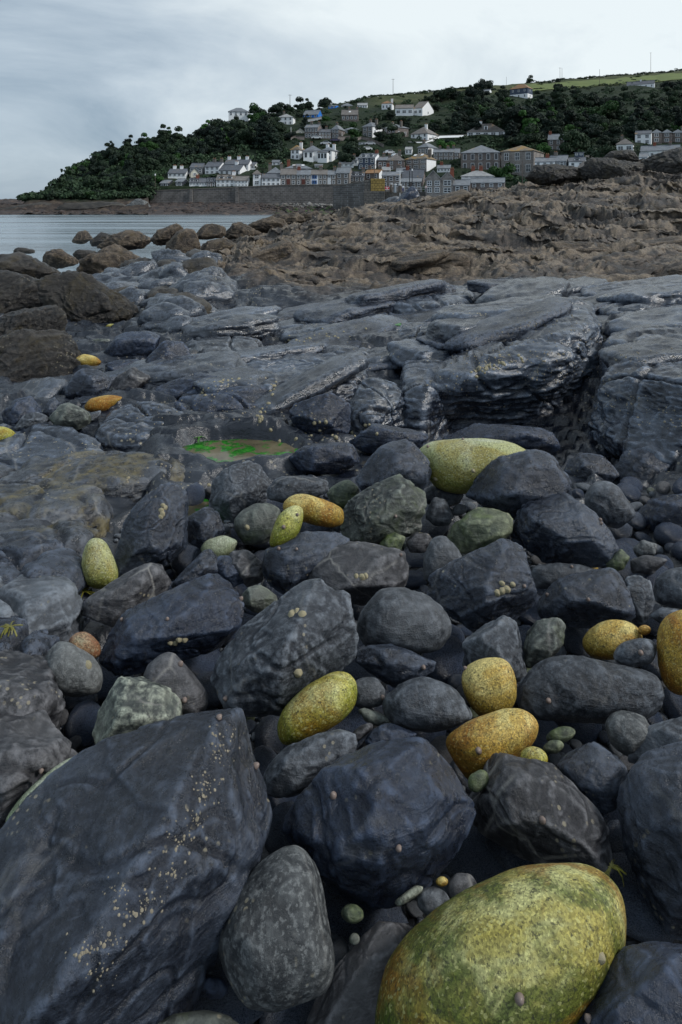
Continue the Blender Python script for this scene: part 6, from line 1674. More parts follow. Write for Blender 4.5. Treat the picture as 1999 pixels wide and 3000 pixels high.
# the woods: individual trees
n_t = 0; tries = 0
PL = []
while n_t < 268 and tries < 9000:
    tries += 1
    u = random.uniform(-40, 2060)
    vr = float(np.interp(u, RIDGE[:, 0], RIDGE[:, 1]))
    lowv = float(np.interp(u, [-40, 60, 200, 440, 470, 700, 840, 1000, 1250, 1500, 2060], [590, 585, 572, 560, 495, 440, 420, 440, 430, 440, 440]))
    v = vr + (lowv-vr)*random.random()**0.85
    if vr > 560 or v < vr+2: continue
    if u > 1030 and v < vr + 30 + 14*(u > 1500): continue
    D = float(hill_D(v)); s = random.uniform(.75, 1.35)*(1.0 if u > 700 else min(.85, max(.32, (600-vr)/260)))
    if 840 < u < 1340 and v > 300:
        s *= .55
        if random.random() < .45: continue
    up = 6.0*s/D*F; half = 2.2*s/D*F
    if hides_house(u, v, D, up, half): continue
    if any(abs(u-a) < 13 and abs(v-b_) < 9 for a, b_ in PL): continue
    PL.append((u, v))
    kd = random.choices(['round', 'wide', 'tall', 'bushy', 'conifer'], [4, 3, 2, 2, .6 if u > 700 else .15])[0]
    mt = random.choices(['leaf', 'leaf_blue', 'leaf_bright'], [6, 2.2, .9])[0] if kd != 'conifer' else 'leaf_blue'
    adj = {'leaf': 'green', 'leaf_blue': 'dark', 'leaf_bright': 'bright green'}[mt] + ' ' + {'round': 'round', 'wide': 'spreading', 'tall': 'tall', 'bushy': 'bushy', 'conifer': 'conical'}[kd]
    if u < 700: lb, g = 'dark rounded tree in the wood covering the headland', 'trees on the far hillside'
    elif u < 1320: lb, g = 'garden tree among the houses on the hillside', 'trees on the far hillside'
    else: lb, g = 'tree in the dense wood right of the village', 'trees on the far hillside'
    lb = near_house(adj + ' tree', u, v-.5*up)
    add_tree(lb, u, v, kd, s, mt, g, D)
    n_t += 1
# scrub, brambles and garden greenery: one uncountable mass
def scrub_mesh(spots, r, per=70, size=0.26):
    Vs, T = [], []
    for (x, y, z, rad, tint) in spots:
        nb_ = 3
        C = np.array([x, y, z]) + r.normal(size=(nb_, 3))*np.array([rad*.55, rad*.55, rad*.15]) + np.array([0, 0, rad*.25])
        P, nn = blob_points(C, np.full(nb_, rad*.75), per, r, 0.8, -0.1)
        V = leaf_quads(P, nn, size*rad**.5, r); Vs.append(V); T.append(np.full(len(V), tint))
    V = np.concatenate(Vs); T = np.concatenate(T)
    me = mesh_np('scrub', V, np.arange(len(V)).reshape(-1, 4))
    a = me.attributes.new('tint', 'FLOAT', 'POINT'); a.data.foreach_set('value', T.astype(np.float32))
    return me
r_ = np.random.default_rng(77)
spots = []
for _ in range(9000):
    if len(spots) > 2900: break
    u = r_.uniform(-80, 2100); vr = float(np.interp(u, RIDGE[:, 0], RIDGE[:, 1]))
    lowv = max(vr+6, float(np.interp(u, [-80, 60, 440, 442, 2100], [606, 604, 575, 545, 545])))
    if vr > 600: continue
    v = vr + 1 + (lowv-vr)*r_.random()**0.9
    if u > 1060 and v < vr+24: 
        if r_.random() < .8: continue
    D = float(hill_D(v))
    if u < 440: D = max(D, 188.5)
    rad = r_.uniform(.7, 2.0)*(.42 if (u > 840 and v > 330 and u < 1400) else 1.0)
    if hides_house(u, v, D, 1.1*rad/D*F, rad/D*F*.8): continue
    z = float(hill_surf(u, D))
    if z < (2.5 if u > 140 else .7): continue
    spots.append(((u-UC)/F*D, D, z, rad, r_.uniform(0, .8) + (.6 if r_.random() < .06 else 0)))
o = obj('scrub', scrub_mesh(spots, r_), M['leaf'])
tag(o, 'low scrub, brambles and garden greenery covering the hillside', 'scrub', kind='stuff')
def hedge(label, path, rad, mat='leaf', step=1.3, tint=0.0, per=60):
    sp = []
    for (u0, v0), (u1, v1) in zip(path[:-1], path[1:]):
        D0, D1 = float(hill_D(v0)), float(hill_D(v1))
        L = math.hypot((u1-u0)/F*D0, D1-D0); n = max(2, int(L/step))
        for k in range(n):
            t = k/n; u = u0+(u1-u0)*t; D = D0+(D1-D0)*t
            sp.append(((u-UC)/F*D, D, float(hill_surf(u, D)), rad*r_.uniform(.8, 1.25), tint+r_.uniform(0, .3)))
    me = scrub_mesh(sp, r_, per); me.name = 'hedge'
    return tag(obj('hedge', me, M[mat]), label, 'hedge')
hedge('dark clipped hedge along the ridge above the field', [(1545,240),(1700,229),(1850,218),(2060,202)], 1.5, step=1.2)
hedge('hedge bank along the lower edge of the ridge field', [(1460,268),(1600,262),(1750,252),(1900,240)], .9)
hedge('low hedge on the skyline above the blue house', [(960,300),(1060,290),(1180,276),(1300,266),(1390,258)], 1.0)
hedge('clipped hedge below the white bungalow', [(1235,412),(1350,408),(1500,405)], 1.0, tint=.15)
hedge('garden hedge behind the long granite terrace', [(1240,372),(1330,368)], .9)
hedge('dark hedge line under the white cottage at the right', [(1720,415),(1800,412),(1850,408)], .9)
# field on the ridge
fp = []
m, nt, b = newmat('field_grass'); N = NT(nt)
vec = N.n('ShaderNodeTexCoord').outputs['Object']
N.link(N.ramp(N.noise(vec, .2, 5, .6), [(.3, (.070, .105, .022)), (.7, (.135, .165, .040))]), b.inputs['Base Color']); b.inputs['Roughness'].default_value = .9
us = np.linspace(1500, 2150, 40); vs_, fs_ = [], []
for k, u in enumerate(us):
    vr = np.interp(u, RIDGE[:, 0], RIDGE[:, 1])
    for v in (vr+8, vr+13, vr+19, vr+26):
        D = float(hill_D(v)); vs_.append(((u-UC)/F*D, D, float(hill_surf(u, D))+.5))
for k in range(len(us)-1):
    for j in range(3):
        a = k*4+j; fs_.append([a, a+4, a+5, a+1])
tag(obj('field', mesh_np('field', vs_, fs_, True), m), kind='structure')

# ------------------------------------------------------------------ harbour pier, quay, posts, cars, people
PD = 176.0
wall_strip('harbour_pier', 'high battered granite face of the harbour pier', [(976,546,178),(1010,542,176),(1069,532,173)], [(976,640,178),(1010,640,176),(1067,640,172.6)], M['harbour'], cat='pier', th=6)
def block_wall(name, label, u0, u1, v0, v1, D, rows, cols, mat, cat, th=3.0, stone=None):
    s = D/F
    P = at(u0, v1, D); W = (u1-u0)*s; H = (v1-v0)*s
    mb = MB(); mb.box(0, W, .06, th, -1.0, H)
    root = mb.build(name, M[mat], loc=P); tag(root, label, cat)
    cache = {}
    for r in range(rows):
        off = .5 if r % 2 else 0.0
        h = H/rows
        for c in range(-1 if off else 0, cols):
            x0 = max(0, (c+off)*W/cols); x1 = min(W, (c+1+off)*W/cols)
            if x1-x0 < .3: continue
            w = x1-x0
            key = (round(w, 2), round(h, 2), random.randrange(3))
            if key not in cache:
                d = random.uniform(.02, .10); g = .035
                b_ = MB(); b_.prism([(g, .05, g), (w-g, .05, g), (w-g, .05, h-g), (g, .05, h-g)], [(g+.05, -d, g+.05), (w-g-.05, -d, g+.05), (w-g-.05, -d, h-g-.05), (g+.05, -d, h-g-.05)])
                me_ = b_.mesh('stone_block'); me_.materials.append(M[stone or mat]); cache[key] = me_
            obj('stone_block', cache[key], None, root, (x0, 0, r*h))
    return root
M['block'] = plain('pier_block', (0.115, 0.108, 0.100), .85, .35, 1.2)
M['block_y'] = plain('lichened_block', (0.27, 0.19, 0.06), .85, .35, 1.2)
block_wall('stone_pier', 'blocky granite end of the harbour pier below the lichened tower', 1066,1128,560,625,172.5, 9, 5, 'harbour', 'pier', stone='block')
block_wall('pier_tower', 'dark stub of wall left of the yellow lichened tower', 1068,1086,527,560,172.8, 4, 2, 'harbour', 'wall', stone='block')
block_wall('lichened_tower', 'yellow lichen-covered stone tower on the pier end', 1086.5,1128,523,560,172.6, 5, 4, 'quay_yellow', 'tower', stone='block_y')
block_wall('quay_wall', 'low weedy quay wall behind the dark pointed rock', 1128.5,1295,561,612,174, 6, 14, 'harbour', 'wall', th=10, stone='block')
mb = MB()
sg = at(1135, 556, 172); s = 172/F
root = empty('warning_sign', sg); tag(root, 'red warning sign with white lettering on the quay', 'sign')
mb.box(-6*s, 6*s, -.03, .03, 1.2*s, 9*s); mb.build('board', M['red'], root)
mb = MB(); mb.box(-6*s, 6*s, -.031, .031, 0, 1.15*s); mb.build('lower_strip', M['metal_white'], root)
mb = MB()
for k in range(4): mb.box((-3.9+2.0*k)*s, (-2.4+2.0*k)*s, -.045, -.032, 5.4*s, 7.6*s)
for k in range(2): mb.box((-1.8+2.0*k)*s, (-.4+2.0*k)*s, -.045, -.032, 2.2*s, 4.4*s)
mb.build('lettering', M['metal_white'], root)
mb = MB(); mb.tube((-5*s, .1, -5*s), (-5*s, .1, 8*s), .05, .05); mb.build('post', M['metal_dark'], root)
mb = MB(); mb.tube((5*s, .1, -5*s), (5*s, .1, 8*s), .05, .05); mb.build('post', M['metal_dark'], root)
# quayside clutter
def mooring(label, u, v0, v1, D, r, mat):
    p = at(u, v1, D); H = (v1-v0)/F*D
    mb = MB(); mb.tube((0, 0, -.3), (0, 0, H), r, r*.85, 10); mb.tube((0, 0, H), (0, 0, H+.18), r*1.15, r*1.05, 10, 1)
    return tag(mb.build('mooring_post', [M[mat], M['metal_white']], loc=p), label, 'post')
mooring('pale stout mooring post right of the red sign', 1158, 541, 561, 173, .38, 'grey_l')
mooring('second stout mooring post beside the white mast', 1172, 543, 561, 173, .42, 'timber')
mooring('short rusty mooring post nearest the red sign', 1146, 540, 561, 174, .34, 'timber')
def pole(label, u, v0, v1, D=None, r=.12, mat='timber', arms=0, name='utility_pole', cat='pole', lamp=False):
    D = D or float(hill_D(v1)); p = at(u, v1, D); H = (v1-v0)/F*D
    root = empty(name, p); tag(root, label, cat)
    mb = MB(); mb.tube((0, 0, -3), (0, 0, H), r, r*.7, 8); mb.build('shaft', M[mat], root)
    for k in range(arms):
        mb = MB(); mb.box(-.9, .9, -.06, .06, H-.35-.6*k, H-.22-.6*k); mb.build('crossarm', M[mat], root)
    if lamp:
        mb = MB(); mb.tube((0, 0, H), (0, 0, H+.5), .22, .12, 8); mb.build('lantern', M['metal_white'], root)
    return root
pole('tall pole on the ridge at the far right', 1907,154,202, arms=1, r=.16)
pole('utility pole with a crossarm above the lone square house', 1641,198,228, arms=1, r=.14)
pole('thinner utility pole paired with the one above the lone square house', 1647,199,228, arms=0, r=.13)
pole('utility pole on the skyline above the blue annex', 1152,231,278, arms=1, r=.15)
pole('short pole on the skyline left of the big tree', 850,277,312, arms=1, r=.15, D=340)
pole('low pole beside the ridge hedge', 1757,203,250, r=.13)
pole('slim pole on the skyline near the domed evergreen', 1484,225,258, r=.10)
pole('white light mast standing on the quay', 1172,499,562, D=174, r=.14, mat='metal_white', name='mast', cat='mast', arms=1)
pole('left one of the black posts behind the quay', 1200.5,502,562, D=176, r=.13, mat='metal_dark', name='lamp_post', cat='post')
pole('right one of the black posts behind the quay, with a lamp', 1208,500,562, D=175, r=.12, mat='metal_dark', name='lamp_post', cat='lamp post', lamp=True)
pole('white street lamp at the far left end of the sea wall', 455,514,558, D=194, r=.10, mat='timber', name='street_lamp', cat='street lamp', lamp=True)
pole('telegraph pole in front of the big stone hall', 1401,455,515, D=190, r=.13, arms=1)
pole('telegraph pole in front of the grey granite house', 1531,473,515, D=188, r=.13)
pole('pole behind the pier beside the orange-roofed cottage', 1097,480,545, D=183, r=.12, arms=1)
pole('pole beside the tall white garden wall on the upper lane', 853,372,398, r=.12, mat='metal_white', D=265)
# rail on the quay
root = empty('quay_railing', at(1186, 561, 173)); tag(root, 'white railing along the quay behind the pointed rock', 'railing')
s = 173/F
for k in range(9):
    mb = MB(); mb.tube((k*12*s, 0, -.1), (k*12*s, 0, 1.1), .05, .05, 6); mb.build('post', M['metal_white'], root)
for z in (.55, 1.08):
    mb = MB(); mb.box(-.1, 97*s, -.03, .03, z, z+.06); mb.build('rail', M['metal_white'], root)
# garden / terrace walls
def low_wall(label, z, pts, h, mat, D=None):
    top = []; bot = []
    for (x, y) in pts:
        u, v = zc(z, x, y); d = D or float(hill_D(v)); top.append((u, v-h, d)); bot.append((u, v+2.5, d-.6))
    return wall_strip('garden_wall', label, top, bot, M[mat], th=.5)
low_wall('stone retaining wall below the square stone villa', 'B', [(640,440),(720,425),(800,440),(930,500)], 9, 'granite_b')
low_wall('white garden wall under the bungalow', 'P', [(1205,407),(1300,401),(1370,399)], 4, 'white')
low_wall('stone retaining wall below the veranda house', 'B', [(490,425),(610,420)], 9, 'granite_b')
low_wall('white veranda wall on the upper lane', 'B', [(490,385),(640,375)], 4, 'white')
low_wall('white terrace wall below the hip-roofed white house', 'B', [(1165,458),(1330,458),(1460,405)], 5, 'white')
low_wall('pale wall below the bright blue house', 'B', [(170,250),(335,222)], 5, 'grey_w')
low_wall('dark retaining wall along the upper lane', 'B', [(0,420),(90,412),(170,415)], 7, 'granite_b')
# cars
def car(label, u, v, col, D=None, rz=0.0):
    D = D or float(hill_D(v)); p = at(u, v, D)
    root = empty('parked_car', p, rz); tag(root, label, 'car', 'cars parked along the lanes')
    mc = plain('car_paint', col, .3, .03, spec=.5)
    mb = MB(); pr = [(-2.0,.35),(-2.0,.85),(-1.75,.95),(-1.2,1.0),(-.75,1.45),(.75,1.48),(1.35,1.0),(1.95,.9),(2.05,.6),(2.0,.35)]
    mb.prism([(x, -.82, z) for x, z in pr], [(x, .82, z) for x, z in pr]); mb.build('body', mc, root)
    for y in (-.83, .81):
        mb = MB(); mb.prism([(-1.05,y,1.03),(1.15,y,1.03),(.68,y,1.40),(-.68,y,1.38)], [(-1.05,y+.02,1.03),(1.15,y+.02,1.03),(.68,y+.02,1.40),(-.68,y+.02,1.38)]); mb.build('window', M['glass'], root)
    for x in (-1.25, 1.3):
        for y in (-.86, .66):
            mb = MB(); mb.tube((x, y, .33), (x, y+.2, .33), .33, .33, 12); mb.build('wheel', M['tyre'], root)
    return root
car('white car parked on the upper lane below the granite cottages', 928,408,(.70,.72,.74))
car('dark purple car parked right of the white one on the upper lane', 982,416,(.05,.04,.09))
car('white car parked beside the van above the slate-blue house', 1054,444,(.68,.70,.72), rz=.4)
car('white van-like car at the bend above the slate-blue house', 1074,441,(.70,.71,.72), rz=.2)
car('silver car in front of the stone retaining wall', 1084,426,(.45,.47,.50), rz=.1)
car('pale car on the left lane above the villas', 955,425,(.55,.57,.60))
car('silver car near the bend above the pyramid-roofed house', 1140,452,(.50,.52,.55), rz=.5)
car('white car beside the small outhouse', 1160,462,(.66,.68,.70), rz=.7)
# people on the quay
def person(label, u, v, D, shirt, trousers, lean=0.0):
    p = at(u, v, D)
    J = [(0,0,.92),(0,0,1.15),(lean*.5,0,1.42),(lean*.7,0,1.52),(lean*.8,-.01,1.64),(-.19,0,1.42),(-.26,-.04,1.14),(-.22,-.2,.95),(.19+lean*.5,0,1.42),(.27,-.04,1.15),(.24,-.18,.95),
         (-.10,0,.88),(-.12,-.01,.48),(-.12,.02,.08),(-.12,-.14,.04),(.10,0,.88),(.13,.02,.48),(.13,.05,.08),(.13,-.11,.04)]
    E = [(0,1),(1,2),(2,3),(3,4),(2,5),(5,6),(6,7),(2,8),(8,9),(9,10),(0,11),(11,12),(12,13),(13,14),(0,15),(15,16),(16,17),(17,18)]
    Rr = [.145,.14,.15,.06,.105,.065,.05,.038,.065,.05,.038,.10,.065,.045,.04,.10,.065,.045,.04]
    me_ = bpy.data.meshes.new('person'); me_.from_pydata(J, E, []); me_.update()
    o = bpy.data.objects.new('person', me_); COL.objects.link(o); o.location = p
    md = o.modifiers.new('skin', 'SKIN')
    for i, sv in enumerate(me_.skin_vertices[0].data): sv.radius = (Rr[i], Rr[i]*.8); sv.use_root = (i == 0)
    o.modifiers.new('sub', 'SUBSURF').levels = 1; o.modifiers['sub'].render_levels = 1
    bpy.context.view_layer.update()
    dg_ = bpy.context.evaluated_depsgraph_get()
    m2 = bpy.data.meshes.new_from_object(o.evaluated_get(dg_)); o.modifiers.clear(); o.data = m2
    m2.materials.clear()
    for mm in (plain('shirt', shirt, .8), plain('trousers', trousers, .8), plain('skin_tone', (.42,.26,.19), .6)): m2.materials.append(mm)
    for f in m2.polygons:
        z = f.center.z; f.material_index = 2 if (z > 1.5 or (abs(f.center.x) > .2 and z < 1.2 and z > .85)) else (0 if z > .93 else 1); f.use_smooth = True
    hr = MB(); hr.tube((lean*.8, 0, 1.66), (lean*.8, .02, 1.79), .115, .07, 8)
    hr.build('hair', M['bark'], o)
    return tag(o, label, 'person')
person('person in a white top and blue trousers leaning at the quay rail', 1181, 562, 172.4, (.70,.71,.75), (.05,.08,.25), .12)
person('person in a pale pink top standing near the gable-fronted stores', 1248, 562, 172.4, (.66,.55,.56), (.10,.10,.13))
# ------------------------------------------------------------------ tide pools, pebbles, shells (placed on the built rock)
def on_plane(u, v, z):
    Yp = (CAMZ - z)*F/(v - VH); return Vector(((u-UC)/F*Yp, Yp, z))
def pool_poly(pts, z, jitter=0.015, dens=6, seed=0):
    r = np.random.default_rng(seed); P = [on_plane(u*DS, v*DS, z) for u, v in pts]; out = []
    for a, b_ in zip(P, P[1:]+P[:1]):
        for k in range(dens):
            q = a.lerp(b_, k/dens); out.append((q.x + r.normal()*jitter, q.y + r.normal()*jitter, z))
    return out
m, nt, b = newmat('pool_water'); N = NT(nt)
vec = N.n('ShaderNodeTexCoord').outputs['Object']
c = N.ramp(N.noise(vec, 6, 5, .65), [(.3, (.060, .055, .032)), (.55, (.13, .11, .066)), (.75, (.18, .16, .10))])
g = N.ramp(N.noise(vec, 22, 5, .7), [(.3, (.008, .055, .006)), (.55, (.020, .16, .012)), (.75, (.08, .34, .04))])
gm = N.math('ADD', N.math('MULTIPLY', N.noise(N.mapping(vec, (1, 1, 1), loc=(2, 1, 0)), 9.0, 4, .6, .4), 1.0), N.math('MULTIPLY', N.noise(vec, 40, 3, .7), .12))
c = N.mix(N.ramp(gm, [(.53, 0.0), (.60, 1.0)]), c, g)
N.link(c, b.inputs['Base Color'])
b.inputs['Roughness'].default_value = .14; b.inputs['IOR'].default_value = 1.33
N.link(N.bump(N.noise(vec, 14, 3, .5), .15, .01), b.inputs['Normal'])
M['pool'] = m
m, nt, b = newmat('green_algae'); N = NT(nt)
vec = N.n('ShaderNodeTexCoord').outputs['Object']
N.link(N.ramp(N.noise(vec, 25, 5, .7), [(.3, (.010, .065, .008)), (.55, (.025, .19, .015)), (.75, (.10, .40, .05))]), b.inputs['Base Color'])
b.inputs['Roughness'].default_value = .35
N.link(N.bump(N.noise(vec, 60, 4, .7), .8, .01), b.inputs['Normal'])
M['algae'] = m
def flat(name, pts, z, mat, kind=None, label=None, cat=None, th=.012, **kw):
    pl = pool_poly(pts, z, **kw)
    mb = MB(); mb.prism([(x, y, z-th) for x, y, _ in pl], pl)
    o = mb.build(name, M[mat])
    return tag(o, label, cat, kind=kind)
def pool(cu, cy, ru, ry, z, seed):
    r = np.random.default_rng(seed); P = []
    for k in range(40):
        a_ = 2*math.pi*k/40; rr = 1.25 + .06*r.normal()
        yy = cy + ry*rr*math.sin(a_); uu = cu + ru*rr*math.cos(a_); P.append(((uu-UC)/F*yy, yy, z))
    me_ = mesh_np('tide_pool', P, [list(range(40))])
    tag(obj('tide_pool', me_, M['pool']), kind='structure')
pool(700, 4.0, 155, .18, -.035, 1)
pool(575, 3.18, 75, .20, -.06, 2)
# green smear on the slabs
flat('algae', [(888,744),(900,738),(925,740),(918,746),(900,750)], .20, 'algae', 'stuff', 'bright green algae in a hollow of the upper slab', 'algae', seed=31)

bpy.context.view_layer.update()
from mathutils.bvhtree import BVHTree
_bv, _bf, _bo, _names = [], [], [], []
_nb = 0
for o in list(COL.objects):
    if o.type != 'MESH' or not (o.name.split('.')[0] in ('bedrock', 'rock_ledge', 'boulder', 'cobble', 'pebble', 'rock')): continue
    n_v = len(o.data.vertices)
    co = np.empty(n_v*3, np.float32); o.data.vertices.foreach_get('co', co); co = co.reshape(-1, 3) + np.array(o.matrix_world.translation)
    nf = len(o.data.polygons); li = np.empty(len(o.data.loops), np.int32); o.data.loops.foreach_get('vertex_index', li)
    tot = len(li)//nf
    if len(li) != tot*nf: continue
    li = li.reshape(nf, tot)
    if tot == 4: li = np.concatenate([li[:, :3], li[:, [0, 2, 3]]])
    if co[:, 1].min() > 12: continue
    keep = co[li[:, 0], 1] < 12
    li = li[keep]
    _bv.append(co); _bf.append(li + _nb); _bo.append(np.full(len(li), len(_names))); _names.append(o); _nb += n_v
_bo = np.concatenate(_bo)
BVH = BVHTree.FromPolygons(np.concatenate(_bv).tolist(), np.concatenate(_bf).tolist(), all_triangles=True)
CO = Vector((0, 0, CAMZ))
def cast(u, v):
    loc, nrm, idx, dist = BVH.ray_cast(CO, Vector(ray(u, v)).normalized())
    if loc is None: return None
    if nrm.dot(loc - CO) > 0: nrm = -nrm
    return loc, nrm, _names[_bo[idx]]
BOULD = [(o.location.copy() + Vector((0, 0, .08)), o['label']) for o in COL.objects if o.name.split('.')[0] in ('boulder',) and 'label' in o and o.location.y < 5]
def near_boulder(head, p, word='beside'):
    k = min(range(len(BOULD)), key=lambda i: (BOULD[i][0]-p).length)
    return head + ' ' + word + ' the ' + short(BOULD[k][1])
M['limpet'] = plain('limpet_shell', (0.30, 0.265, 0.17), .6, .5, 60, bump=.3)
M['winkle'] = plain('topshell', (0.20, 0.155, 0.135), .4, .5, 60)
def limpet_mesh():
    V, Fc = [], []
    n = 12; rings = [(1.0, 0.0), (.82, .22), (.52, .50), (.22, .70)]
    for k, (rr, z) in enumerate(rings):
        for j in range(n):
            a = 2*math.pi*j/n; q = rr*(1+.07*(j % 2)*(1 if k < 3 else 0)); V.append((q*math.cos(a)*1.1 + .12*z, q*math.sin(a)*.9, z))
    V.append((.10, 0, .78)); V.append((0, 0, -.2))
    for k in range(3):
        for j in range(n): Fc.append([k*n+j, k*n+(j+1) % n, (k+1)*n+(j+1) % n, (k+1)*n+j])
    for j in range(n): Fc.append([3*n+j, 3*n+(j+1) % n, 4*n]); Fc.append([(j+1) % n, j, 4*n+1])
    return mesh_np('limpet', V, Fc)
def winkle_mesh():
    V0, F0 = ico(2); V = V0.copy()
    V[:, 2] = np.where(V[:, 2] > 0, V[:, 2]*1.1, V[:, 2]*.6) + .3
    r = 1 - .35*np.clip(V[:, 2], 0, 2)/1.4 + .06*np.sin(V[:, 2]*9 + np.arctan2(V[:, 1], V[:, 0])); V[:, 0] *= r; V[:, 1] *= r
    return mesh_np('topshell', V, F0, True)
LM, WM = limpet_mesh(), winkle_mesh(); LM.materials.append(M['limpet']); WM.materials.append(M['winkle'])
def shell(u, v, size, kind, label, group, dscale=DS):
    h = cast(u*dscale, v*dscale)
    if not h: return None
    loc, nrm, ob = h
    if loc.y > 12: return None
    nm = 'limpet' if kind == 'l' else 'topshell'
    if 'label' in ob: label = ('ribbed pale limpet' if kind == 'l' else 'small pinkish top shell') + ' on the ' + short(ob['label'])
    o = bpy.data.objects.new(nm, LM if kind == 'l' else WM); COL.objects.link(o)
    o.rotation_mode = 'QUATERNION'
    o.rotation_quaternion = nrm.to_track_quat('Z', 'Y') @ Matrix.Rotation(random.uniform(0, 6.28), 3, 'Z').to_quaternion()
    o.location = loc - nrm*size*.05; o.scale = (size,)*3
    return tag(o, label, 'shell', group)
for u, v, k in [(204,1527,'l'),(385,1423,'w'),(281,1424,'w'),(553,1377,'w'),(686,1547,'l'),(520,1605,'w'),(424,1608,'w'),(414,1527,'w'),(502,1651,'w'),(586,1761,'w'),(605,1764,'w'),(95,1769,'w'),
        (670,1410,'l'),(682,1403,'l'),(695,1410,'l'),(392,1478,'l'),(403,1478,'l'),(412,1471,'l'),(424,1471,'l'),(1259,1368,'w'),(1352,1378,'w'),(1144,1363,'l'),(1154,1358,'l'),(1166,1354,'l'),(1179,1343,'l'),(1154,1340,'l'),
        (1205,1347,'w'),(973,1533,'w'),(1261,1610,'w'),(1473,1500,'w'),(879,1603,'w'),(1071,1537,'w'),(1100,1725,'w'),(916,1948,'w'),(767,1829,'w'),(1246,1885,'w'),(1384,2203,'l'),(1194,2294,'w'),(1354,2343,'w'),
        (375,1161,'l'),(371,1172,'l'),(381,1166,'l'),(374,1180,'l'),(370,1187,'l'),(568,1212,'l'),(652,1211,'w'),(683,1183,'w'),(481,1115,'l'),(295,1098,'l'),(682,1263,'w'),(641,1261,'w'),(624,1018,'l'),(642,1014,'l'),
        (1381,1203,'w'),(1314,1303,'w'),(1001,1101,'l'),(1064,1010,'w'),(984,1027,'w'),(921,1275,'w'),(819,1323,'l'),(834,1326,'l'),(841,1323,'l'),(909,1186,'w'),(1379,1195,'w'),(1088,1082,'l')]:
    if k == 'l': shell(u, v, random.uniform(.009, .013), 'l', 'ribbed pale limpet clamped to one of the boulders', 'limpets on the boulders')
    else: shell(u, v, random.uniform(.0065, .009), 'w', 'small pinkish top shell sitting on one of the boulders', 'top shells on the boulders')
def line_shells(pts, n, spread, label, group):
    for _ in range(n):
        k = random.randrange(len(pts)-1); t = random.random()
        u = pts[k][0]+(pts[k+1][0]-pts[k][0])*t + random.gauss(0, spread); v = pts[k][1]+(pts[k+1][1]-pts[k][1])*t + random.gauss(0, spread)
        shell(u, v, random.uniform(.008, .015), 'l', label, group, 1.0)
line_shells([(1390,1092),(1530,1041)], 34, 9, 'yellowish limpet under the edge of the big wedge-shaped slab', 'limpets on the wedge-shaped slab')
line_shells([(804,1125),(800,1160),(765,1215),(755,1235)], 18, 5, 'pale limpet on the snub end of the whaleback slab', 'limpets on the whaleback slab')
line_shells([(530,1136),(600,1150),(640,1120),(700,1110)], 14, 5, 'small limpet in the crack along the whaleback slab', 'limpets in the whaleback crack')
line_shells([(830,998),(940,985),(1090,965)], 22, 7, 'tiny yellow limpet on the upper slab ledge', 'limpets on the upper slab ledge')
line_shells([(760,1240),(900,1270),(1000,1250),(1100,1260)], 16, 16, 'pale limpet on the dark rock behind the tide pool', 'limpets behind the tide pool')

# pebbles and cobbles seen in the gaps between the boulders
PV, PF = ico(2)
pm = []
for k in range(6):
    r = np.random.default_rng(900+k); q = PV*r.uniform(.65, 1.2, 3)
    q = q*(1+.10*fbm(PV*1.3+k*7, 2))[:, None]; pm.append((q, PF))
PMATS = ['slate', 'slate_blue', 'slate_grey', 'smooth_grey', 'green_grey', 'slate_brown', 'greenstone', 'granite_gold', 'granite_pale']
PW = [6, 5, 5, 3, 1.5, 4, .6, .25, 0]
_pc = {}
def pebble(loc, size, mat, label, group, name='pebble'):
    k = random.randrange(6)
    if (k, mat) not in _pc:
        me_ = mesh_np('pebble', pm[k][0], pm[k][1], True); me_.materials.append(M[mat]); _pc[(k, mat)] = me_
    o = bpy.data.objects.new(name, _pc[(k, mat)]); COL.objects.link(o)
    o.location = loc; o.scale = (size*random.uniform(.9, 1.3), size, size*random.uniform(.55, .9)); o.rotation_euler = (random.uniform(-.4, .4), random.uniform(-.4, .4), random.uniform(0, 6.28))
    return tag(o, label, name, group)
placed = []
for size_lo, size_hi, want, nm, lb, gp in [(.055, .095, 60, 'cobble', 'dark cobble half hidden in the gaps between the boulders', 'cobbles in the gaps'),
                                           (.018, .042, 240, 'pebble', 'small sea-worn pebble lying in the gaps between the boulders', 'pebbles in the gaps')]:
    n = 0
    for _ in range(40000):
        if n >= want: break
        v = random.uniform(1430, 3010); u = random.uniform(120 if v > 2000 else 480, 2010)
        h = cast(u, v)
        if not h or h[2].name != 'bedrock' or h[0].y > 3.6: continue
        sz = random.uniform(size_lo, size_hi)
        if any((h[0]-p).length < (sz+q)*.85 for p, q in placed): continue
        placed.append((h[0], sz)); n += 1
        mt = random.choices(PMATS, PW)[0] if nm == 'pebble' else random.choice(PMATS[:2])
        lb = near_boulder({'slate': 'dark', 'slate_blue': 'blue-black', 'slate_grey': 'grey', 'smooth_grey': 'smooth pale grey', 'green_grey': 'olive', 'slate_brown': 'brownish', 'greenstone': 'green', 'granite_gold': 'golden', 'granite_pale': 'pale'}[mt] + ' ' + nm, h[0])
        pebble(h[0] + Vector((0, 0, sz*.25)), sz, mt, lb, gp, nm)
# fine shingle: too many to count
vs, fs, nb = [], [], 0
V1, F1 = ico(1); r_ = np.random.default_rng(55)
gx = r_.uniform(-1.1, 1.3, 5200); gy = r_.uniform(.75, 3.5, 5200)
gz = np.interp(gy, [0, 4], [0, 0])
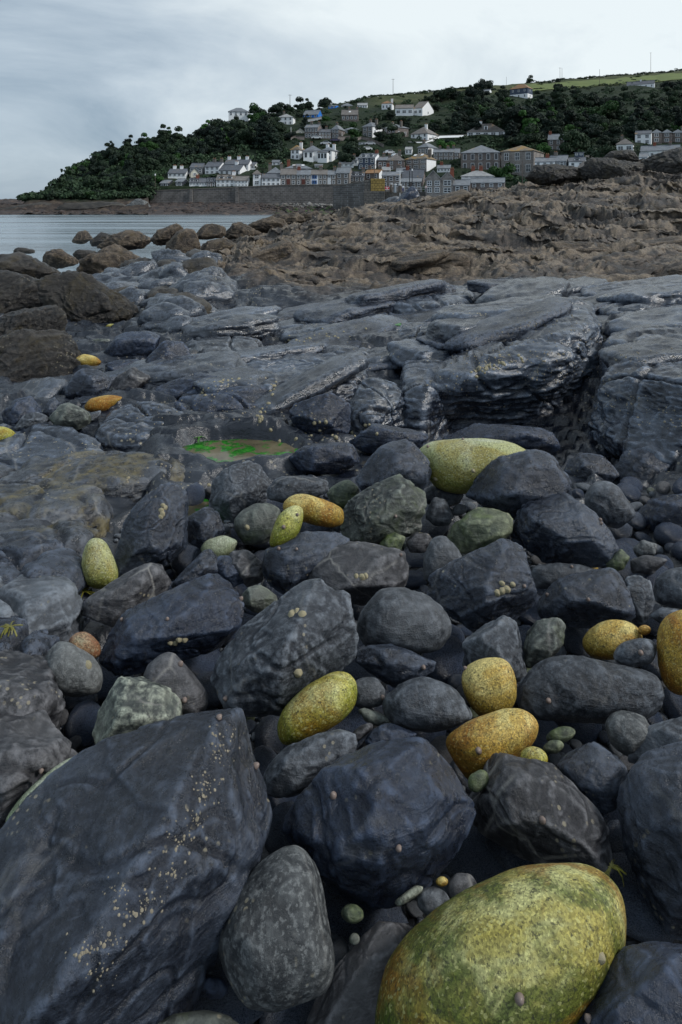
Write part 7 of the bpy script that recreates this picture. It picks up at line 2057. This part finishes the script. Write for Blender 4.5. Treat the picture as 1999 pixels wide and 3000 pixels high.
# height of the bed under each grain from the height field
ju = np.clip(np.searchsorted(tx, gx/gy)-1, 0, NX-2); iu = np.clip(np.searchsorted(ty, gy)-1, 0, NY-2)
Zg = Z.reshape(NY, NX); gz = Zg[iu, ju]; bg = bed.reshape(NY, NX)[iu, ju]
for k in range(len(gx)):
    if bg[k] < .5: continue
    s = r_.uniform(.006, .017)
    W = V1*(s*r_.uniform(.7, 1.4, 3)*np.array([1, 1, .6])) + np.array([gx[k], gy[k], gz[k]+s*.3])
    vs.append(W); fs.append(F1+nb); nb += len(V1)
o = obj('shingle', mesh_np('shingle', np.concatenate(vs), np.concatenate(fs), True), M['slate_grey'])
tag(o, 'fine dark shingle filling the bed between the boulders', 'shingle', kind='stuff')
# barnacle crust: specks thrown on the rock
bv, bf, nb = [], [], 0
BV = np.array([(1, 0, 0), (.5, .87, 0), (-.5, .87, 0), (-1, 0, 0), (-.5, -.87, 0), (.5, -.87, 0), (.3, 0, .7), (-.15, .26, .7), (-.15, -.26, .7)])
BF = np.array([(0, 1, 6), (1, 7, 6), (1, 2, 7), (2, 3, 7), (3, 8, 7), (3, 4, 8), (4, 5, 8), (5, 6, 8), (5, 0, 6), (6, 7, 8)])
r_ = np.random.default_rng(66)
def crust(u, v, n, su, sv, smin, smax):
    global nb
    for _ in range(n):
        h = cast(u + r_.normal()*su, v + r_.normal()*sv)
        if not h or h[0].y > 11 or h[2].name.startswith('tide'): continue
        s = smin + (smax-smin)*r_.random()**2.2*1.3; Rm = np.array(h[1].to_track_quat('Z', 'Y').to_matrix())
        W = (BV*s*r_.uniform(.8, 1.3)) @ Rm.T + np.array(h[0]); bv.append(W); bf.append(BF+nb); nb += len(BV)
for p in [(650,2150),(640,2210),(600,2330),(560,2400),(520,2470),(500,2560),(440,2640),(380,2680),(330,2760),(240,2790),(300,2850),(620,2290),(350,2610)]: crust(p[0], p[1], 22, 26, 20, .0010, .0026)
for p in [(1450,1060),(1560,1050),(1640,1050),(1720,1000),(1600,1100),(1690,1080),(1560,950),(1500,1000),(1420,1060),(1850,1180),(1950,1230),(1870,1050),(1300,1120),(1680,950)]: crust(p[0], p[1], 40, 45, 16, .0025, .006)
for p in [(600,1170),(700,1210),(500,1210),(420,1240),(950,1000),(1080,950),(900,1220),(250,1330),(150,1300),(500,1380),(350,1400)]: crust(p[0], p[1], 28, 50, 18, .002, .005)
M['barnacle'] = plain('barnacle_crust', (0.24, 0.21, 0.155), .8, .4, 40)
o = obj('barnacles', mesh_np('barnacles', np.concatenate(bv), np.concatenate(bf)), M['barnacle'])
tag(o, 'crust of tiny pale barnacles speckling the boulders and slabs', 'barnacles', kind='stuff')
# sprigs of wrack
M['wrack'] = plain('bladder_wrack', (0.16, 0.15, 0.02), .4, .4, 30, spec=.5)
M['wrack_g'] = plain('gut_weed', (0.05, 0.16, 0.02), .4, .4, 30, spec=.5)
def weed(label, u, v, n, L0, mat='wrack'):
    h = cast(u*DS, v*DS)
    if not h: return
    loc, nrm, ob = h; mb = MB()
    for k in range(n*2):
        L = L0*random.uniform(.3, .9)
        a = random.uniform(0, 6.28); d = Vector((math.cos(a), math.sin(a), random.uniform(.0, .25))).normalized(); sd = d.cross(Vector((0, 0, 1))).normalized()
        p = Vector((0, 0, 0)); w = L*.045
        for j in range(3):
            q = p + d*L/3; d = (d + Vector((random.uniform(-.5, .5), random.uniform(-.5, .5), -.45))).normalized()
            mb.prism([p-sd*w, p+sd*w, q+sd*w*.9, q-sd*w*.9], [p-sd*w+Vector((0,0,.002)), p+sd*w+Vector((0,0,.002)), q+sd*w*.9+Vector((0,0,.002)), q-sd*w*.9+Vector((0,0,.002))])
            p = q
    tag(mb.build('seaweed', M[mat], loc=loc+nrm*.004), label, 'seaweed')
for lb, u, v, n, L, mt in [('yellow-green sprig of seaweed behind the mossy granite boulder', 1402,1992,6,.05,'wrack'), ('olive seaweed tuft at the left edge ledge', 22,1442,10,.06,'wrack'),
        ('yellow seaweed strands left of the pear-shaped cobble', 190,1362,8,.07,'wrack'), ('green gutweed tuft on the rock behind the tide pool', 458,1005,6,.08,'wrack_g'),
        ('green weed in the gap under the round dark boulder', 185,1615,9,.05,'wrack_g')]:
    weed(lb, u, v, n, L, mt)
